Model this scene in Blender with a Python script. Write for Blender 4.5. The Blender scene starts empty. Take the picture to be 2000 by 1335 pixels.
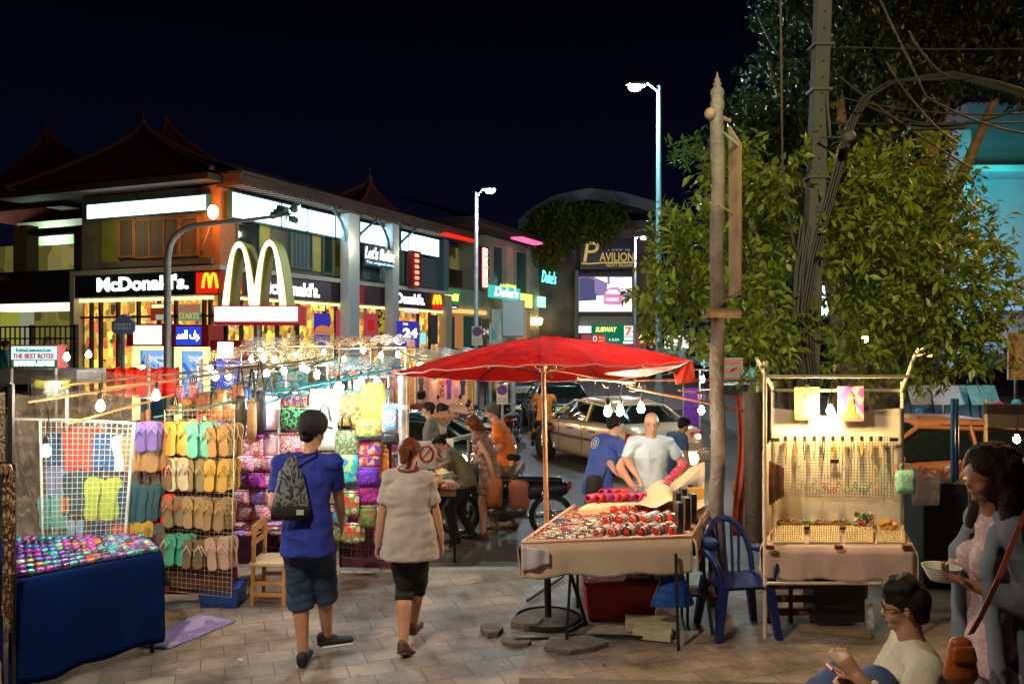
import bpy, bmesh, math, random
import numpy as np
from mathutils import Vector, Matrix, noise
PI = math.pi
random.seed(7)
V = Vector
scene = bpy.context.scene
C = scene.collection
F, CX, CY, H = 1660.0, 1000.0, 667.5, 2.35
ROAD = -0.2

def P(px, py, Y):
    """a point of the place at depth Y, measured off the photograph"""
    return V(((px - CX) / F * Y, Y, H - (py - CY) / F * Y))
def G(px, py, z=0.0):
    Y = (H - z) * F / (py - CY)
    return P(px, py, Y)
def lerp(a, b, t): return a + (b - a) * t

# ------------------------------------------------------------ materials
MATS = {}
def newmat(key):
    m = bpy.data.materials.new(key); m.use_nodes = True
    nt = m.node_tree; nt.nodes.clear()
    o = nt.nodes.new('ShaderNodeOutputMaterial')
    MATS[key] = m
    return m, nt, o
def nd(nt, t, **kw):
    n = nt.nodes.new('ShaderNode' + t)
    for k, v in kw.items():
        if k in n.inputs.keys(): n.inputs[k].default_value = v
        else: setattr(n, k, v)
    return n
def c4(c, s=1.0): return (c[0]*s, c[1]*s, c[2]*s, 1)
def M(key, col=(.5,.5,.5), rough=.6, metal=0, var=.25, scale=9, bump=.0, bscale=40, trans=0, spec=.5, alpha=1, coat=0, sss=0):
    if key in MATS: return MATS[key]
    m, nt, o = newmat(key)
    b = nd(nt, 'BsdfPrincipled'); b.inputs['Roughness'].default_value = rough; b.inputs['Metallic'].default_value = metal
    b.inputs['Specular IOR Level'].default_value = spec
    b.inputs['Coat Weight'].default_value = coat
    b.inputs['Alpha'].default_value = alpha
    b.inputs['Base Color'].default_value = c4(col)
    tc = nd(nt, 'TexCoord')
    if var > .061:
        n = nd(nt, 'TexNoise', Scale=scale, Detail=5.0, Roughness=.6); nt.links.new(tc.outputs['Object'], n.inputs['Vector'])
        r = nd(nt, 'MapRange'); r.inputs['From Min'].default_value = .3; r.inputs['From Max'].default_value = .7
        r.inputs['To Min'].default_value = 1-var; r.inputs['To Max'].default_value = 1+var*.6
        nt.links.new(n.outputs['Fac'], r.inputs['Value'])
        x = nd(nt, 'VectorMath', operation='SCALE'); x.inputs[0].default_value = col[:3]
        nt.links.new(r.outputs[0], x.inputs['Scale']); nt.links.new(x.outputs[0], b.inputs['Base Color'])
        r2 = nd(nt, 'MapRange'); r2.inputs['To Min'].default_value = max(0, rough-.12); r2.inputs['To Max'].default_value = min(1, rough+.12)
        nt.links.new(n.outputs['Fac'], r2.inputs['Value']); nt.links.new(r2.outputs[0], b.inputs['Roughness'])
    if bump > 0:
        n2 = nd(nt, 'TexNoise', Scale=bscale, Detail=4.0); nt.links.new(tc.outputs['Object'], n2.inputs['Vector'])
        bp = nd(nt, 'Bump', Strength=bump, Distance=.02); nt.links.new(n2.outputs['Fac'], bp.inputs['Height'])
        nt.links.new(bp.outputs[0], b.inputs['Normal'])
    if sss: b.inputs['Subsurface Weight'].default_value = sss; b.inputs['Subsurface Radius'].default_value = (.02,.008,.004)
    src = b.outputs[0]
    if trans > 0:
        t = nd(nt, 'BsdfTranslucent'); t.inputs['Color'].default_value = c4(col)
        mx = nd(nt, 'MixShader'); mx.inputs[0].default_value = trans
        nt.links.new(src, mx.inputs[1]); nt.links.new(t.outputs[0], mx.inputs[2]); src = mx.outputs[0]
    nt.links.new(src, o.inputs[0])
    return m
def E(key, col=(1,1,1), st=1.0, sample=True):
    if key in MATS: return MATS[key]
    m, nt, o = newmat(key)
    if st < 2.0: st *= .62
    e = nd(nt, 'Emission', Strength=st); e.inputs['Color'].default_value = c4(col)
    nt.links.new(e.outputs[0], o.inputs[0])
    if not sample: m.cycles.emission_sampling = 'NONE'
    return m
def ramp(nt, cols, interp='CONSTANT'):
    r = nd(nt, 'ValToRGB'); cr = r.color_ramp; cr.interpolation = interp
    n = len(cols)
    cr.elements[0].position = 0; cr.elements[0].color = c4(cols[0])
    cr.elements[1].position = 1/n if interp == 'CONSTANT' else 1; cr.elements[1].color = c4(cols[1])
    for i in range(2, n):
        e = cr.elements.new(i/n if interp == 'CONSTANT' else i/(n-1)); e.color = c4(cols[i])
    if interp != 'CONSTANT':
        for i, e in enumerate(sorted(cr.elements, key=lambda q: q.position)): e.color = c4(cols[i])
    return r
def pattern(key, cols, scale=30, kind='cell', rough=.7, emit=0):
    """printed or woven cloth: palette cells, stripes, florals"""
    if key in MATS: return MATS[key]
    m, nt, o = newmat(key)
    tc = nd(nt, 'TexCoord')
    r = ramp(nt, cols)
    if kind == 'cell':
        v = nd(nt, 'TexVoronoi', Scale=scale); nt.links.new(tc.outputs['Object'], v.inputs['Vector'])
        s = nd(nt, 'SeparateColor'); nt.links.new(v.outputs['Color'], s.inputs[0]); nt.links.new(s.outputs[0], r.inputs[0])
    elif kind == 'flower':
        v = nd(nt, 'TexVoronoi', Scale=scale); nt.links.new(tc.outputs['Object'], v.inputs['Vector'])
        n = nd(nt, 'TexNoise', Scale=scale*3); nt.links.new(tc.outputs['Object'], n.inputs['Vector'])
        a = nd(nt, 'Math', operation='MULTIPLY_ADD'); a.inputs[1].default_value = .5; nt.links.new(n.outputs['Fac'], a.inputs[0]); nt.links.new(v.outputs['Distance'], a.inputs[2])
        nt.links.new(a.outputs[0], r.inputs[0])
    elif kind == 'stripe':
        w = nd(nt, 'TexWave', Scale=scale, Distortion=1.0, wave_type='BANDS', bands_direction='Z'); nt.links.new(tc.outputs['Object'], w.inputs['Vector']); nt.links.new(w.outputs['Fac'], r.inputs[0])
    elif kind == 'vstripe':
        w = nd(nt, 'TexWave', Scale=scale, Distortion=.6, wave_type='BANDS', bands_direction='X'); nt.links.new(tc.outputs['Object'], w.inputs['Vector']); nt.links.new(w.outputs['Fac'], r.inputs[0])
    elif kind == 'ring':
        w = nd(nt, 'TexWave', Scale=scale, Distortion=.5, wave_type='RINGS', rings_direction='Y'); nt.links.new(tc.outputs['Object'], w.inputs['Vector']); nt.links.new(w.outputs['Fac'], r.inputs[0])
    elif kind == 'noise':
        n = nd(nt, 'TexNoise', Scale=scale, Detail=3.0, Distortion=1.5); nt.links.new(tc.outputs['Object'], n.inputs['Vector'])
        q = nd(nt, 'MapRange'); q.inputs['From Min'].default_value = .3; q.inputs['From Max'].default_value = .7
        nt.links.new(n.outputs['Fac'], q.inputs[0]); nt.links.new(q.outputs[0], r.inputs[0])
    if emit:
        e = nd(nt, 'Emission', Strength=emit*.62); nt.links.new(r.outputs[0], e.inputs[0]); nt.links.new(e.outputs[0], o.inputs[0]); m.cycles.emission_sampling = 'NONE'
        return m
    b = nd(nt, 'BsdfPrincipled', Roughness=rough); nt.links.new(r.outputs[0], b.inputs['Base Color'])
    n2 = nd(nt, 'TexNoise', Scale=60.0); nt.links.new(tc.outputs['Object'], n2.inputs['Vector'])
    bp = nd(nt, 'Bump', Strength=.3, Distance=.01); nt.links.new(n2.outputs['Fac'], bp.inputs['Height']); nt.links.new(bp.outputs[0], b.inputs['Normal'])
    nt.links.new(b.outputs[0], o.inputs[0])
    return m
def film(key, col=(.8,.85,.9), alpha=.35, rough=.25):
    """thin clear plastic: part glossy diffuse film, part transparent"""
    if key in MATS: return MATS[key]
    m, nt, o = newmat(key)
    b = nd(nt, 'BsdfPrincipled', Roughness=rough); b.inputs['Base Color'].default_value = c4(col)
    t = nd(nt, 'BsdfTransparent'); tl = nd(nt, 'BsdfTranslucent'); tl.inputs[0].default_value = c4(col)
    m1 = nd(nt, 'MixShader'); m1.inputs[0].default_value = .5
    nt.links.new(b.outputs[0], m1.inputs[1]); nt.links.new(tl.outputs[0], m1.inputs[2])
    tc = nd(nt, 'TexCoord'); n = nd(nt, 'TexNoise', Scale=5.0, Detail=4.0, Distortion=2.0); nt.links.new(tc.outputs['Object'], n.inputs['Vector'])
    mr = nd(nt, 'MapRange'); mr.inputs['From Min'].default_value = .35; mr.inputs['From Max'].default_value = .65; mr.inputs['To Min'].default_value = alpha*.5; mr.inputs['To Max'].default_value = min(1, alpha*1.6)
    nt.links.new(n.outputs['Fac'], mr.inputs[0])
    bp = nd(nt, 'Bump', Strength=.7, Distance=.03); nt.links.new(n.outputs['Fac'], bp.inputs['Height']); nt.links.new(bp.outputs[0], b.inputs['Normal'])
    m2 = nd(nt, 'MixShader'); nt.links.new(mr.outputs[0], m2.inputs[0]); nt.links.new(t.outputs[0], m2.inputs[1]); nt.links.new(m1.outputs[0], m2.inputs[2])
    nt.links.new(m2.outputs[0], o.inputs[0])
    return m

# ------------------------------------------------------------ mesh builder
def frame(d, hint=V((0,0,1))):
    d = d.normalized()
    if abs(d.dot(hint)) > .98: hint = V((1,0,0)) if abs(d.x) < .9 else V((0,1,0))
    s = d.cross(hint).normalized(); u = s.cross(d).normalized()
    return s, u
EACH = {'upright','steel_band','bumper','trim','pillar','wooden_rail','teal_rail','olive_panel','bolt_hole','cart_body','shaft','hook','grille','post'}
def explode(o):
    """every loose piece of the mesh becomes an object of its own beside it"""
    me = o.data; key = {}; par = list(range(len(me.vertices)))
    def find(i):
        while par[i] != i: par[i] = par[par[i]]; i = par[i]
        return i
    for v in me.vertices:
        k = (round(v.co.x,4), round(v.co.y,4), round(v.co.z,4))
        if k in key: par[find(v.index)] = find(key[k])
        else: key[k] = v.index
    for p in me.polygons:
        r = find(p.vertices[0])
        for q in p.vertices[1:]: par[find(q)] = r
    isl = {}
    for p in me.polygons: isl.setdefault(find(p.vertices[0]), []).append(p)
    if len(isl) < 2: return
    for n, ps in enumerate(isl.values()):
        mp = {}; fs = []; sm = []
        for p in ps: fs.append([mp.setdefault(i, len(mp)) for i in p.vertices]); sm.append(p.use_smooth)
        nm = bpy.data.meshes.new(o.name); nm.from_pydata([me.vertices[i].co[:] for i in mp], [], fs); nm.polygons.foreach_set('use_smooth', sm); nm.materials.append(me.materials[0]); nm.update()
        if n == 0: first = nm
        else: c = bpy.data.objects.new(o.name.split('.')[0], nm); C.objects.link(c); c.parent = o.parent; c.location = o.location
    o.data = first
class MB:
    def __init__(s): s.v = []; s.f = []; s.sm = []; s.mi = []; s.cur = 0
    def add(s, vs, fs, smooth=False):
        n = len(s.v); s.v += [tuple(p) for p in vs]
        for f in fs: s.f.append([i+n for i in f]); s.sm.append(smooth); s.mi.append(s.cur)
        return s
    def box(s, c, size, rot=None, axes=None):
        hx, hy, hz = size[0]/2, size[1]/2, size[2]/2
        pts = [V((x*hx, y*hy, z*hz)) for x in (-1,1) for y in (-1,1) for z in (-1,1)]
        if axes: pts = [axes[0]*p.x + axes[1]*p.y + axes[2]*p.z for p in pts]
        elif rot is not None:
            R = Matrix.Rotation(rot, 3, 'Z') if isinstance(rot, (int,float)) else rot
            pts = [R @ p for p in pts]
        c = V(c)
        return s.add([c+p for p in pts], [(0,1,3,2),(4,6,7,5),(0,4,5,1),(2,3,7,6),(0,2,6,4),(1,5,7,3)])
    def hexa(s, b, t):
        """four bottom points, four top points"""
        return s.add(list(b)+list(t), [(3,2,1,0),(4,5,6,7),(0,1,5,4),(1,2,6,5),(2,3,7,6),(3,0,4,7)])
    def bar(s, a, b, w, h=None, hint=V((0,0,1))):
        a = V(a); b = V(b); h = h or w
        sd, u = frame(b-a, hint); sd = sd*w/2; u = u*h/2
        return s.hexa([a-sd-u, a+sd-u, a+sd+u, a-sd+u], [b-sd-u, b+sd-u, b+sd+u, b-sd+u])
    def tube(s, pts, r, n=8, caps=True, closed=False):
        pts = [V(p) for p in pts]; m = len(pts); rs = r if isinstance(r, (list,tuple)) else [r]*m
        vs = []; u = None
        for i, p in enumerate(pts):
            if closed: d = pts[(i+1) % m] - pts[i-1]
            else: d = (pts[min(i+1,m-1)] - pts[max(i-1,0)])
            if d.length < 1e-9: d = V((0,0,1))
            d.normalize()
            if u is None: sd, u = frame(d)
            sd = d.cross(u);
            if sd.length < 1e-6: sd, u = frame(d)
            sd.normalize(); u = sd.cross(d).normalized()
            for k in range(n):
                a = 2*PI*k/n; vs.append(p + sd*math.cos(a)*rs[i] + u*math.sin(a)*rs[i])
        fs = []
        for i in range(m if closed else m-1):
            j = (i+1) % m
            for k in range(n): fs.append((i*n+k, i*n+(k+1)%n, j*n+(k+1)%n, j*n+k))
        s.add(vs, fs, True)
        if caps and not closed: s.add(vs[:n], [tuple(range(n))[::-1]]); s.add(vs[-n:], [tuple(range(n))])
        return s
    def lathe(s, base, prof, n=16, axis=V((0,0,1)), sx=1, caps=True):
        base = V(base); axis = V(axis).normalized(); sd, u = frame(axis)
        vs = []
        for (r, h) in prof:
            for k in range(n):
                a = 2*PI*k/n; vs.append(base + axis*h + sd*math.cos(a)*r*sx + u*math.sin(a)*r)
        fs = [(i*n+k, i*n+(k+1)%n, (i+1)*n+(k+1)%n, (i+1)*n+k) for i in range(len(prof)-1) for k in range(n)]
        s.add(vs, fs, True)
        if caps:
            if prof[0][0] > 1e-4: s.add(vs[:n], [tuple(range(n))[::-1]])
            if prof[-1][0] > 1e-4: s.add(vs[-n:], [tuple(range(n))])
        return s
    def ball(s, c, r, n=10, m=7, scale=(1,1,1)):
        c = V(c); vs = []; 
        for i in range(m+1):
            t = PI*i/m
            for k in range(n):
                a = 2*PI*k/n; vs.append(c + V((math.sin(t)*math.cos(a)*r*scale[0], math.sin(t)*math.sin(a)*r*scale[1], math.cos(t)*r*scale[2])))
        return s.add(vs, [(i*n+k, (i+1)*n+k, (i+1)*n+(k+1)%n, i*n+(k+1)%n) for i in range(m) for k in range(n)], True)
    def quad(s, a, b, c, d): return s.add([a,b,c,d], [(0,1,2,3)])
    def prism(s, pts, d):
        """polygon pts extruded along d"""
        n = len(pts); pts = [V(p) for p in pts]; d = V(d)
        return s.add(pts + [p+d for p in pts], [tuple(range(n))[::-1], tuple(range(n, 2*n))] + [(i, (i+1)%n, n+(i+1)%n, n+i) for i in range(n)])
    def strip(s, a, b, d):
        """ribbon between rows a and b, thickness d"""
        n = len(a)
        for i in range(n-1):
            s.hexa([a[i], a[i+1], b[i+1], b[i]], [a[i]+d, a[i+1]+d, b[i+1]+d, b[i]+d])
        return s
    def grid(s, fn, nu, nv, smooth=True, th=0):
        vs = [V(fn(i/nu, j/nv)) for j in range(nv+1) for i in range(nu+1)]
        fs = [(j*(nu+1)+i, j*(nu+1)+i+1, (j+1)*(nu+1)+i+1, (j+1)*(nu+1)+i) for j in range(nv) for i in range(nu)]
        s.add(vs, fs, smooth)
        if th:
            w = nu+1
            nrm = (vs[1]-vs[0]).cross(vs[w]-vs[0])
            if nrm.length < 1e-9: nrm = (vs[-1]-vs[-2]).cross(vs[-1]-vs[-1-w])
            nrm = nrm.normalized()*th
            s.add([v-nrm for v in vs], [f[::-1] for f in fs], smooth)
        return s
    def mesh(s, name, mat, off=V((0,0,0))):
        me = bpy.data.meshes.new(name)
        me.from_pydata([(x-off[0], y-off[1], z-off[2]) for x,y,z in s.v], [], s.f)
        me.polygons.foreach_set('use_smooth', s.sm)
        mats = mat if isinstance(mat, (list,tuple)) else [mat]
        for m in mats: me.materials.append(m)
        if len(mats) > 1: me.polygons.foreach_set('material_index', s.mi)
        me.update()
        return me
    def build(s, name, mat, parent=None, bevel=0, subs=0, loc=None, solid=0):
        off = root_loc(parent) if parent else (V(loc) if loc is not None else V((0,0,0)))
        o = bpy.data.objects.new(name, s.mesh(name, mat, off)); C.objects.link(o)
        if parent: o.parent = parent
        elif loc is not None: o.location = loc
        if name in EACH: explode(o)
        if bevel:
            m = o.modifiers.new('b', 'BEVEL'); m.width = bevel; m.segments = 2; m.limit_method = 'ANGLE'
        if solid: m = o.modifiers.new('t', 'SOLIDIFY'); m.thickness = solid
        if subs: m = o.modifiers.new('s', 'SUBSURF'); m.levels = subs; m.render_levels = subs
        return o
def root_loc(p):
    r = V((0,0,0))
    while p is not None: r = r + p.location; p = p.parent
    return r
LABELS = {}
def tag(o, label=None, cat=None, group=None, kind=None):
    if label: o['label'] = label
    if cat: o['category'] = cat
    if group: o['group'] = group
    if kind: o['kind'] = kind
    return o
def T(name, label, cat, loc=(0,0,0), group=None, rz=0):
    o = bpy.data.objects.new(name, None); C.objects.link(o); o.location = loc; o.rotation_euler = (0,0,rz); o.empty_display_size = .1
    return tag(o, label, cat, group)
def kids(o): return [c for c in o.children]
def dup(o, parent=None, loc=None, rz=None, label=None, scale=None):
    c = o.copy(); C.objects.link(c)
    if parent: c.parent = parent
    for ch in list(o.children): dup(ch, c)
    if loc is not None: c.location = loc
    if rz is not None: c.rotation_euler = (0,0,rz)
    if scale is not None: c.scale = (scale,)*3 if isinstance(scale, (int,float)) else scale
    if label: c['label'] = label
    return c
def struct(o): o['kind'] = 'structure'; return o

# ------------------------------------------------------------ lettering
def text_data(s, extrude=.01, bold=0, shear=0, spacing=1.0):
    cu = bpy.data.curves.new('t', 'FONT'); cu.body = s; cu.extrude = extrude; cu.offset = bold; cu.shear = shear; cu.space_character = spacing; cu.resolution_u = 3
    cu.align_x = 'CENTER'
    o = bpy.data.objects.new('t', cu); C.objects.link(o)
    dg = bpy.context.evaluated_depsgraph_get()
    me = bpy.data.meshes.new_from_object(o.evaluated_get(dg))
    bpy.data.objects.remove(o); bpy.data.curves.remove(cu)
    return me
def letters(s, center, right, up, height, width, mat, parent, name='lettering', depth=.02, bold=0, shear=0, spacing=1.0):
    me = text_data(s, .5, bold, shear, spacing)
    n = len(me.vertices)
    if n == 0: return None
    co = np.zeros(n*3, dtype=np.float32); me.vertices.foreach_get('co', co); co = co.reshape(-1,3)
    mn, mx = co.min(0), co.max(0)
    right = V(right).normalized(); up = V(up).normalized(); nrm = right.cross(up)
    x = (co[:,0]-(mn[0]+mx[0])/2)/max(mx[0]-mn[0],1e-6)*width
    y = (co[:,1]-(mn[1]+mx[1])/2)/max(mx[1]-mn[1],1e-6)*height
    z = (co[:,2]-mn[2])/max(mx[2]-mn[2],1e-6)*depth
    off = V(center) - root_loc(parent)
    out = np.outer(x, right) + np.outer(y, up) + np.outer(z, nrm) + np.array(off)
    me.vertices.foreach_set('co', out.astype(np.float32).ravel()); me.materials.clear(); me.materials.append(mat); me.update()
    o = bpy.data.objects.new(name, me); C.objects.link(o); o.parent = parent
    return o

def scribble(center, right, up, height, width, mat, parent, rows=1, name='lettering', depth=.01):
    """lettering too small to read in the place: rows of short strokes"""
    right = V(right).normalized(); up = V(up).normalized(); nrm = right.cross(up); m = MB(); c = V(center); rh = height/rows
    for j in range(rows):
        n = max(4, int(width/(rh*.62))); y0 = (rows-1)/2*rh - j*rh; w_ = width/n; tk = rh*.13
        for i in range(n):
            if random.random() < .1: continue
            x = -width/2 + (i+.5)*w_; h = rh*.66
            q = lambda dx, dy: c + right*(x+dx) + up*(y0+dy) + nrm*random.uniform(.001,.003)
            m.bar(q(-w_*.25,-h/2), q(-w_*.25+random.choice((0,.15))*w_,h/2), tk, depth, hint=up if abs(up.z) < .5 else nrm)
            k = random.randrange(3)
            m.bar(q(-w_*.3,(k-1)*h*.4), q(w_*.3,(k-1)*h*.4), tk, depth, hint=nrm)
            if random.random() < .6: m.bar(q(w_*.25,-h*.45), q(w_*.25,h*random.choice((0,.45))), tk, depth, hint=nrm)
    return m.build(name, mat, parent)
class Face:
    """a vertical wall plane; u runs to the viewer's right, n points towards the viewer's side"""
    def __init__(s, O, r):
        s.O = V(O); s.r = V(r).normalized(); s.up = V((0,0,1)); s.n = s.r.cross(s.up).normalized()
    def uv(s, px, py, w=0):
        d = P(px, py, 1.0) - V((0,0,H)); o = V((0,0,H))
        t = ((s.O + s.n*w) - o).dot(s.n)/d.dot(s.n)
        q = o + d*t - s.O
        return q.dot(s.r), q.z
    def pt(s, u, v, w=0): return V((s.O.x, s.O.y, 0)) + s.r*u + s.up*v + s.n*w
    def px(s, px, py, w=0):
        u, v = s.uv(px, py, w); return s.pt(u, v, w)
    def box(s, mb, u0, u1, v0, v1, w0, w1):
        return mb.hexa([s.pt(u0,v0,w1), s.pt(u1,v0,w1), s.pt(u1,v0,w0), s.pt(u0,v0,w0)], [s.pt(u0,v1,w1), s.pt(u1,v1,w1), s.pt(u1,v1,w0), s.pt(u0,v1,w0)])
    def rect(s, mb, x0, y0, x1, y1, w0, w1):
        """box over the picture rectangle x0..x1, with heights taken at its middle"""
        xm = (x0+x1)/2
        u0 = s.uv(x0, y0, w1)[0]; u1 = s.uv(x1, y0, w1)[0]; v1 = s.uv(xm, y0, w1)[1]; v0 = s.uv(xm, y1, w1)[1]
        s.box(mb, u0, u1, v0, v1, w0, w1); return (u0, u1, v0, v1)
    def scrib(s, x0, y0, x1, y1, w, mat, parent, rows=1):
        u0, _ = s.uv(x0, (y0+y1)/2, w); u1, _ = s.uv(x1, (y0+y1)/2, w); xm = (x0+x1)/2; vt = s.uv(xm, y0, w)[1]; vb = s.uv(xm, y1, w)[1]
        return scribble(s.pt((u0+u1)/2, (vt+vb)/2, w), s.r, s.up, vt-vb, u1-u0, mat, parent, rows, depth=.03)
    def write(s, t, x0, y0, x1, y1, w, mat, parent, **kw):
        u0, v0 = s.uv(x0, (y0+y1)/2, w); u1, _ = s.uv(x1, (y0+y1)/2, w); xm = (x0+x1)/2
        vt = s.uv(xm, y0, w)[1]; vb = s.uv(xm, y1, w)[1]
        return letters(t, s.pt((u0+u1)/2, (vt+vb)/2, w), s.r, s.up, vt-vb, u1-u0, mat, parent, **kw)

def wire(mb, a, b, sag=.1, r=.006, n=10, wob=0):
    a = V(a); b = V(b); pts = []
    for i in range(n+1):
        t = i/n; p = a.lerp(b, t); p.z -= sag*4*t*(1-t)
        if wob and 0 < i < n: p += V((random.uniform(-wob,wob), random.uniform(-wob,wob), random.uniform(-wob,wob)))
        pts.append(p)
    return mb.tube(pts, r, 5)
def pillow(w, h, t, n=8, rnd=.25, taper=0):
    m = MB()
    for sg in (-1,1):
        def fn(u, v, sg=sg):
            x = (u-.5); z = (v-.5); e = (1-abs(2*x)**4)*(1-abs(2*z)**4); r_ = 1-rnd*(abs(2*x)**6)*(abs(2*z)**3)*.25
            return V((x*w*r_*(1-taper*z), sg*t*.5*max(0,e)**.5+.004*math.sin(u*17+z*9), z*h*(1-rnd*.1*abs(2*x)**4)))
        m.grid((lambda u,v: fn(u,v)) if sg < 0 else (lambda u,v: fn(1-u,v)), n, n)
    return m
def plastic_chair(label, loc, rz, mat, name='plastic_chair'):
    t = T(name, label, 'chair', loc, None, rz)
    def put(m_, nm, **k): o = bpy.data.objects.new(nm, m_.mesh(nm, mat)); C.objects.link(o); o.parent = t; return o
    for sx_ in (-1,1):
        for sy_ in (-1,1): m = MB(); m.hexa([V((sx_*.25-.025,sy_*.24-.025,0)),V((sx_*.25+.025,sy_*.24-.025,0)),V((sx_*.25+.025,sy_*.24+.025,0)),V((sx_*.25-.025,sy_*.24+.025,0))],[V((sx_*.19-.035,sy_*.19-.03,.41)),V((sx_*.19+.035,sy_*.19-.03,.41)),V((sx_*.19+.035,sy_*.19+.03,.41)),V((sx_*.19-.035,sy_*.19+.03,.41))]); put(m,'leg')
    m = MB(); m.grid(lambda u,v: V(((u-.5)*.45,(v-.5)*.44,.43-.02*math.sin(PI*u)*math.sin(PI*v)-.015*(1-v)**3)),10,10,th=.02); o = put(m,'seat')
    m = MB()
    ar = [V((.22*math.cos(a), .20+.09*max(0,math.sin(a)), .44+.42*math.sin(a)**.8 if math.sin(a)>0 else .44)) for a in np.linspace(0,PI,17)]
    m.tube(ar,[.026]*17,8)
    for k in range(5): x = -.13+.065*k; m.bar((x*.8,.205,.43),(x,.285-.02*abs(k-2)*.5,.44+.40*(1-(x/.24)**2)**.5),.034,.012,hint=V((1,0,0)))
    put(m,'backrest')
    for sx_ in (-1,1): m = MB(); m.tube([(sx_*.22,.20,.62),(sx_*.26,.05,.645),(sx_*.26,-.17,.63),(sx_*.235,-.22,.56),(sx_*.21,-.20,.42)],[.022,.026,.026,.022,.02],8); put(m,'armrest')
    return t
# ------------------------------------------------------------ people: continuous voxel-fused bodies
def el(mb, p0, p1, a0, a1, b0=None, b1=None, side=None, n=14, rings=5, cap=1):
    """rounded tapered limb with elliptical section (a along side, b across)"""
    p0 = V(p0); p1 = V(p1); d = p1-p0; L = d.length
    if L < 1e-5: d = V((0,0,1)); L = 1e-5
    d.normalize(); b0 = b0 or a0; b1 = b1 or a1
    if side is None: sd, u = frame(d)
    else:
        sd = V(side) - d*V(side).dot(d); sd.normalize(); u = sd.cross(d)
    vs = []; rows = []
    for i in range(4): t = PI/2*(i/4); rows.append((-math.cos(t), math.sin(t), 0))
    for i in range(rings+1): rows.append((0, 1, i/rings))
    for i in range(1,5): t = PI/2*(i/4); rows.append((math.sin(t), math.cos(t), 1))
    for (e, sc, t) in rows:
        a = a0+(a1-a0)*t; b = b0+(b1-b0)*t; c = p0 + d*(L*t) + d*(e*min(a,b)*(cap if e > 0 else 1)); sc = max(sc, .02)
        for k in range(n):
            q = 2*PI*k/n; vs.append(c + sd*math.cos(q)*a*sc + u*math.sin(q)*b*sc)
    m = len(rows)
    mb.add(vs, [(i*n+k, i*n+(k+1)%n, (i+1)*n+(k+1)%n, (i+1)*n+k) for i in range(m-1) for k in range(n)] + [tuple(range(n))[::-1], tuple(range((m-1)*n, m*n))], True)
def fuse(mb, name, mat, parent, voxel=.009, smooth=3, fold=0, fscale=9, bias=.3):
    """join the pieces of mb into one continuous skin"""
    me = mb.mesh('tmp', mat)
    o = bpy.data.objects.new('tmp', me); C.objects.link(o)
    r = o.modifiers.new('r', 'REMESH'); r.mode = 'VOXEL'; r.voxel_size = voxel; r.use_smooth_shade = True
    if smooth: s = o.modifiers.new('s', 'SMOOTH'); s.iterations = smooth; s.factor = .6
    dg = bpy.context.evaluated_depsgraph_get()
    nm = bpy.data.meshes.new_from_object(o.evaluated_get(dg)); nm.name = name
    bpy.data.objects.remove(o); bpy.data.meshes.remove(me)
    off = root_loc(parent) if parent else V((0,0,0))
    nv = len(nm.vertices)
    if fold:
        seed = V((random.random()*50,)*3); ca = np.zeros(nv*3, dtype=np.float32); nm.vertices.foreach_get('co', ca); na = np.array([tuple(n.vector) for n in nm.vertex_normals], dtype=np.float32); ca = ca.reshape(-1,3)
        N_ = noise.noise; out = np.zeros(nv, dtype=np.float32)
        for k_ in range(nv):
            x, y, z = float(ca[k_,0]), float(ca[k_,1]), float(ca[k_,2]); q = V((x*fscale, y*fscale, z*fscale*.45)) + seed
            h = N_(q) + .5*N_(q*2.3); h2 = abs(N_(V((x*4+z*7, y*4, z*12-x*5))+seed))
            out[k_] = fold*(h*.8 - h2*1.1 + bias)
        nm.vertices.foreach_set('co', (ca + na*out[:,None]).astype(np.float32).ravel())
    co = np.zeros(nv*3, dtype=np.float32); nm.vertices.foreach_get('co', co); co = co.reshape(-1,3) - np.array(off, dtype=np.float32)
    nm.vertices.foreach_set('co', co.ravel()); nm.materials.clear(); nm.materials.append(mat)
    nm.polygons.foreach_set('use_smooth', [True]*len(nm.polygons)); nm.update()
    ob = bpy.data.objects.new(name, nm); C.objects.link(ob)
    if parent: ob.parent = parent
    return ob
def ik(a, b, l1, l2, hint):
    a = V(a); b = V(b); d = b-a; L = d.length
    mxl = (l1+l2)*.999
    if L > mxl: b = a + d.normalized()*mxl; L = mxl; d = b-a
    x = (l1*l1 - l2*l2 + L*L)/(2*L); h = math.sqrt(max(0, l1*l1-x*x)); dn = d.normalized()
    hv = V(hint) - dn*V(hint).dot(dn)
    if hv.length < 1e-6: hv = V((0,1,0))
    return a + dn*x + hv.normalized()*h, b
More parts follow.
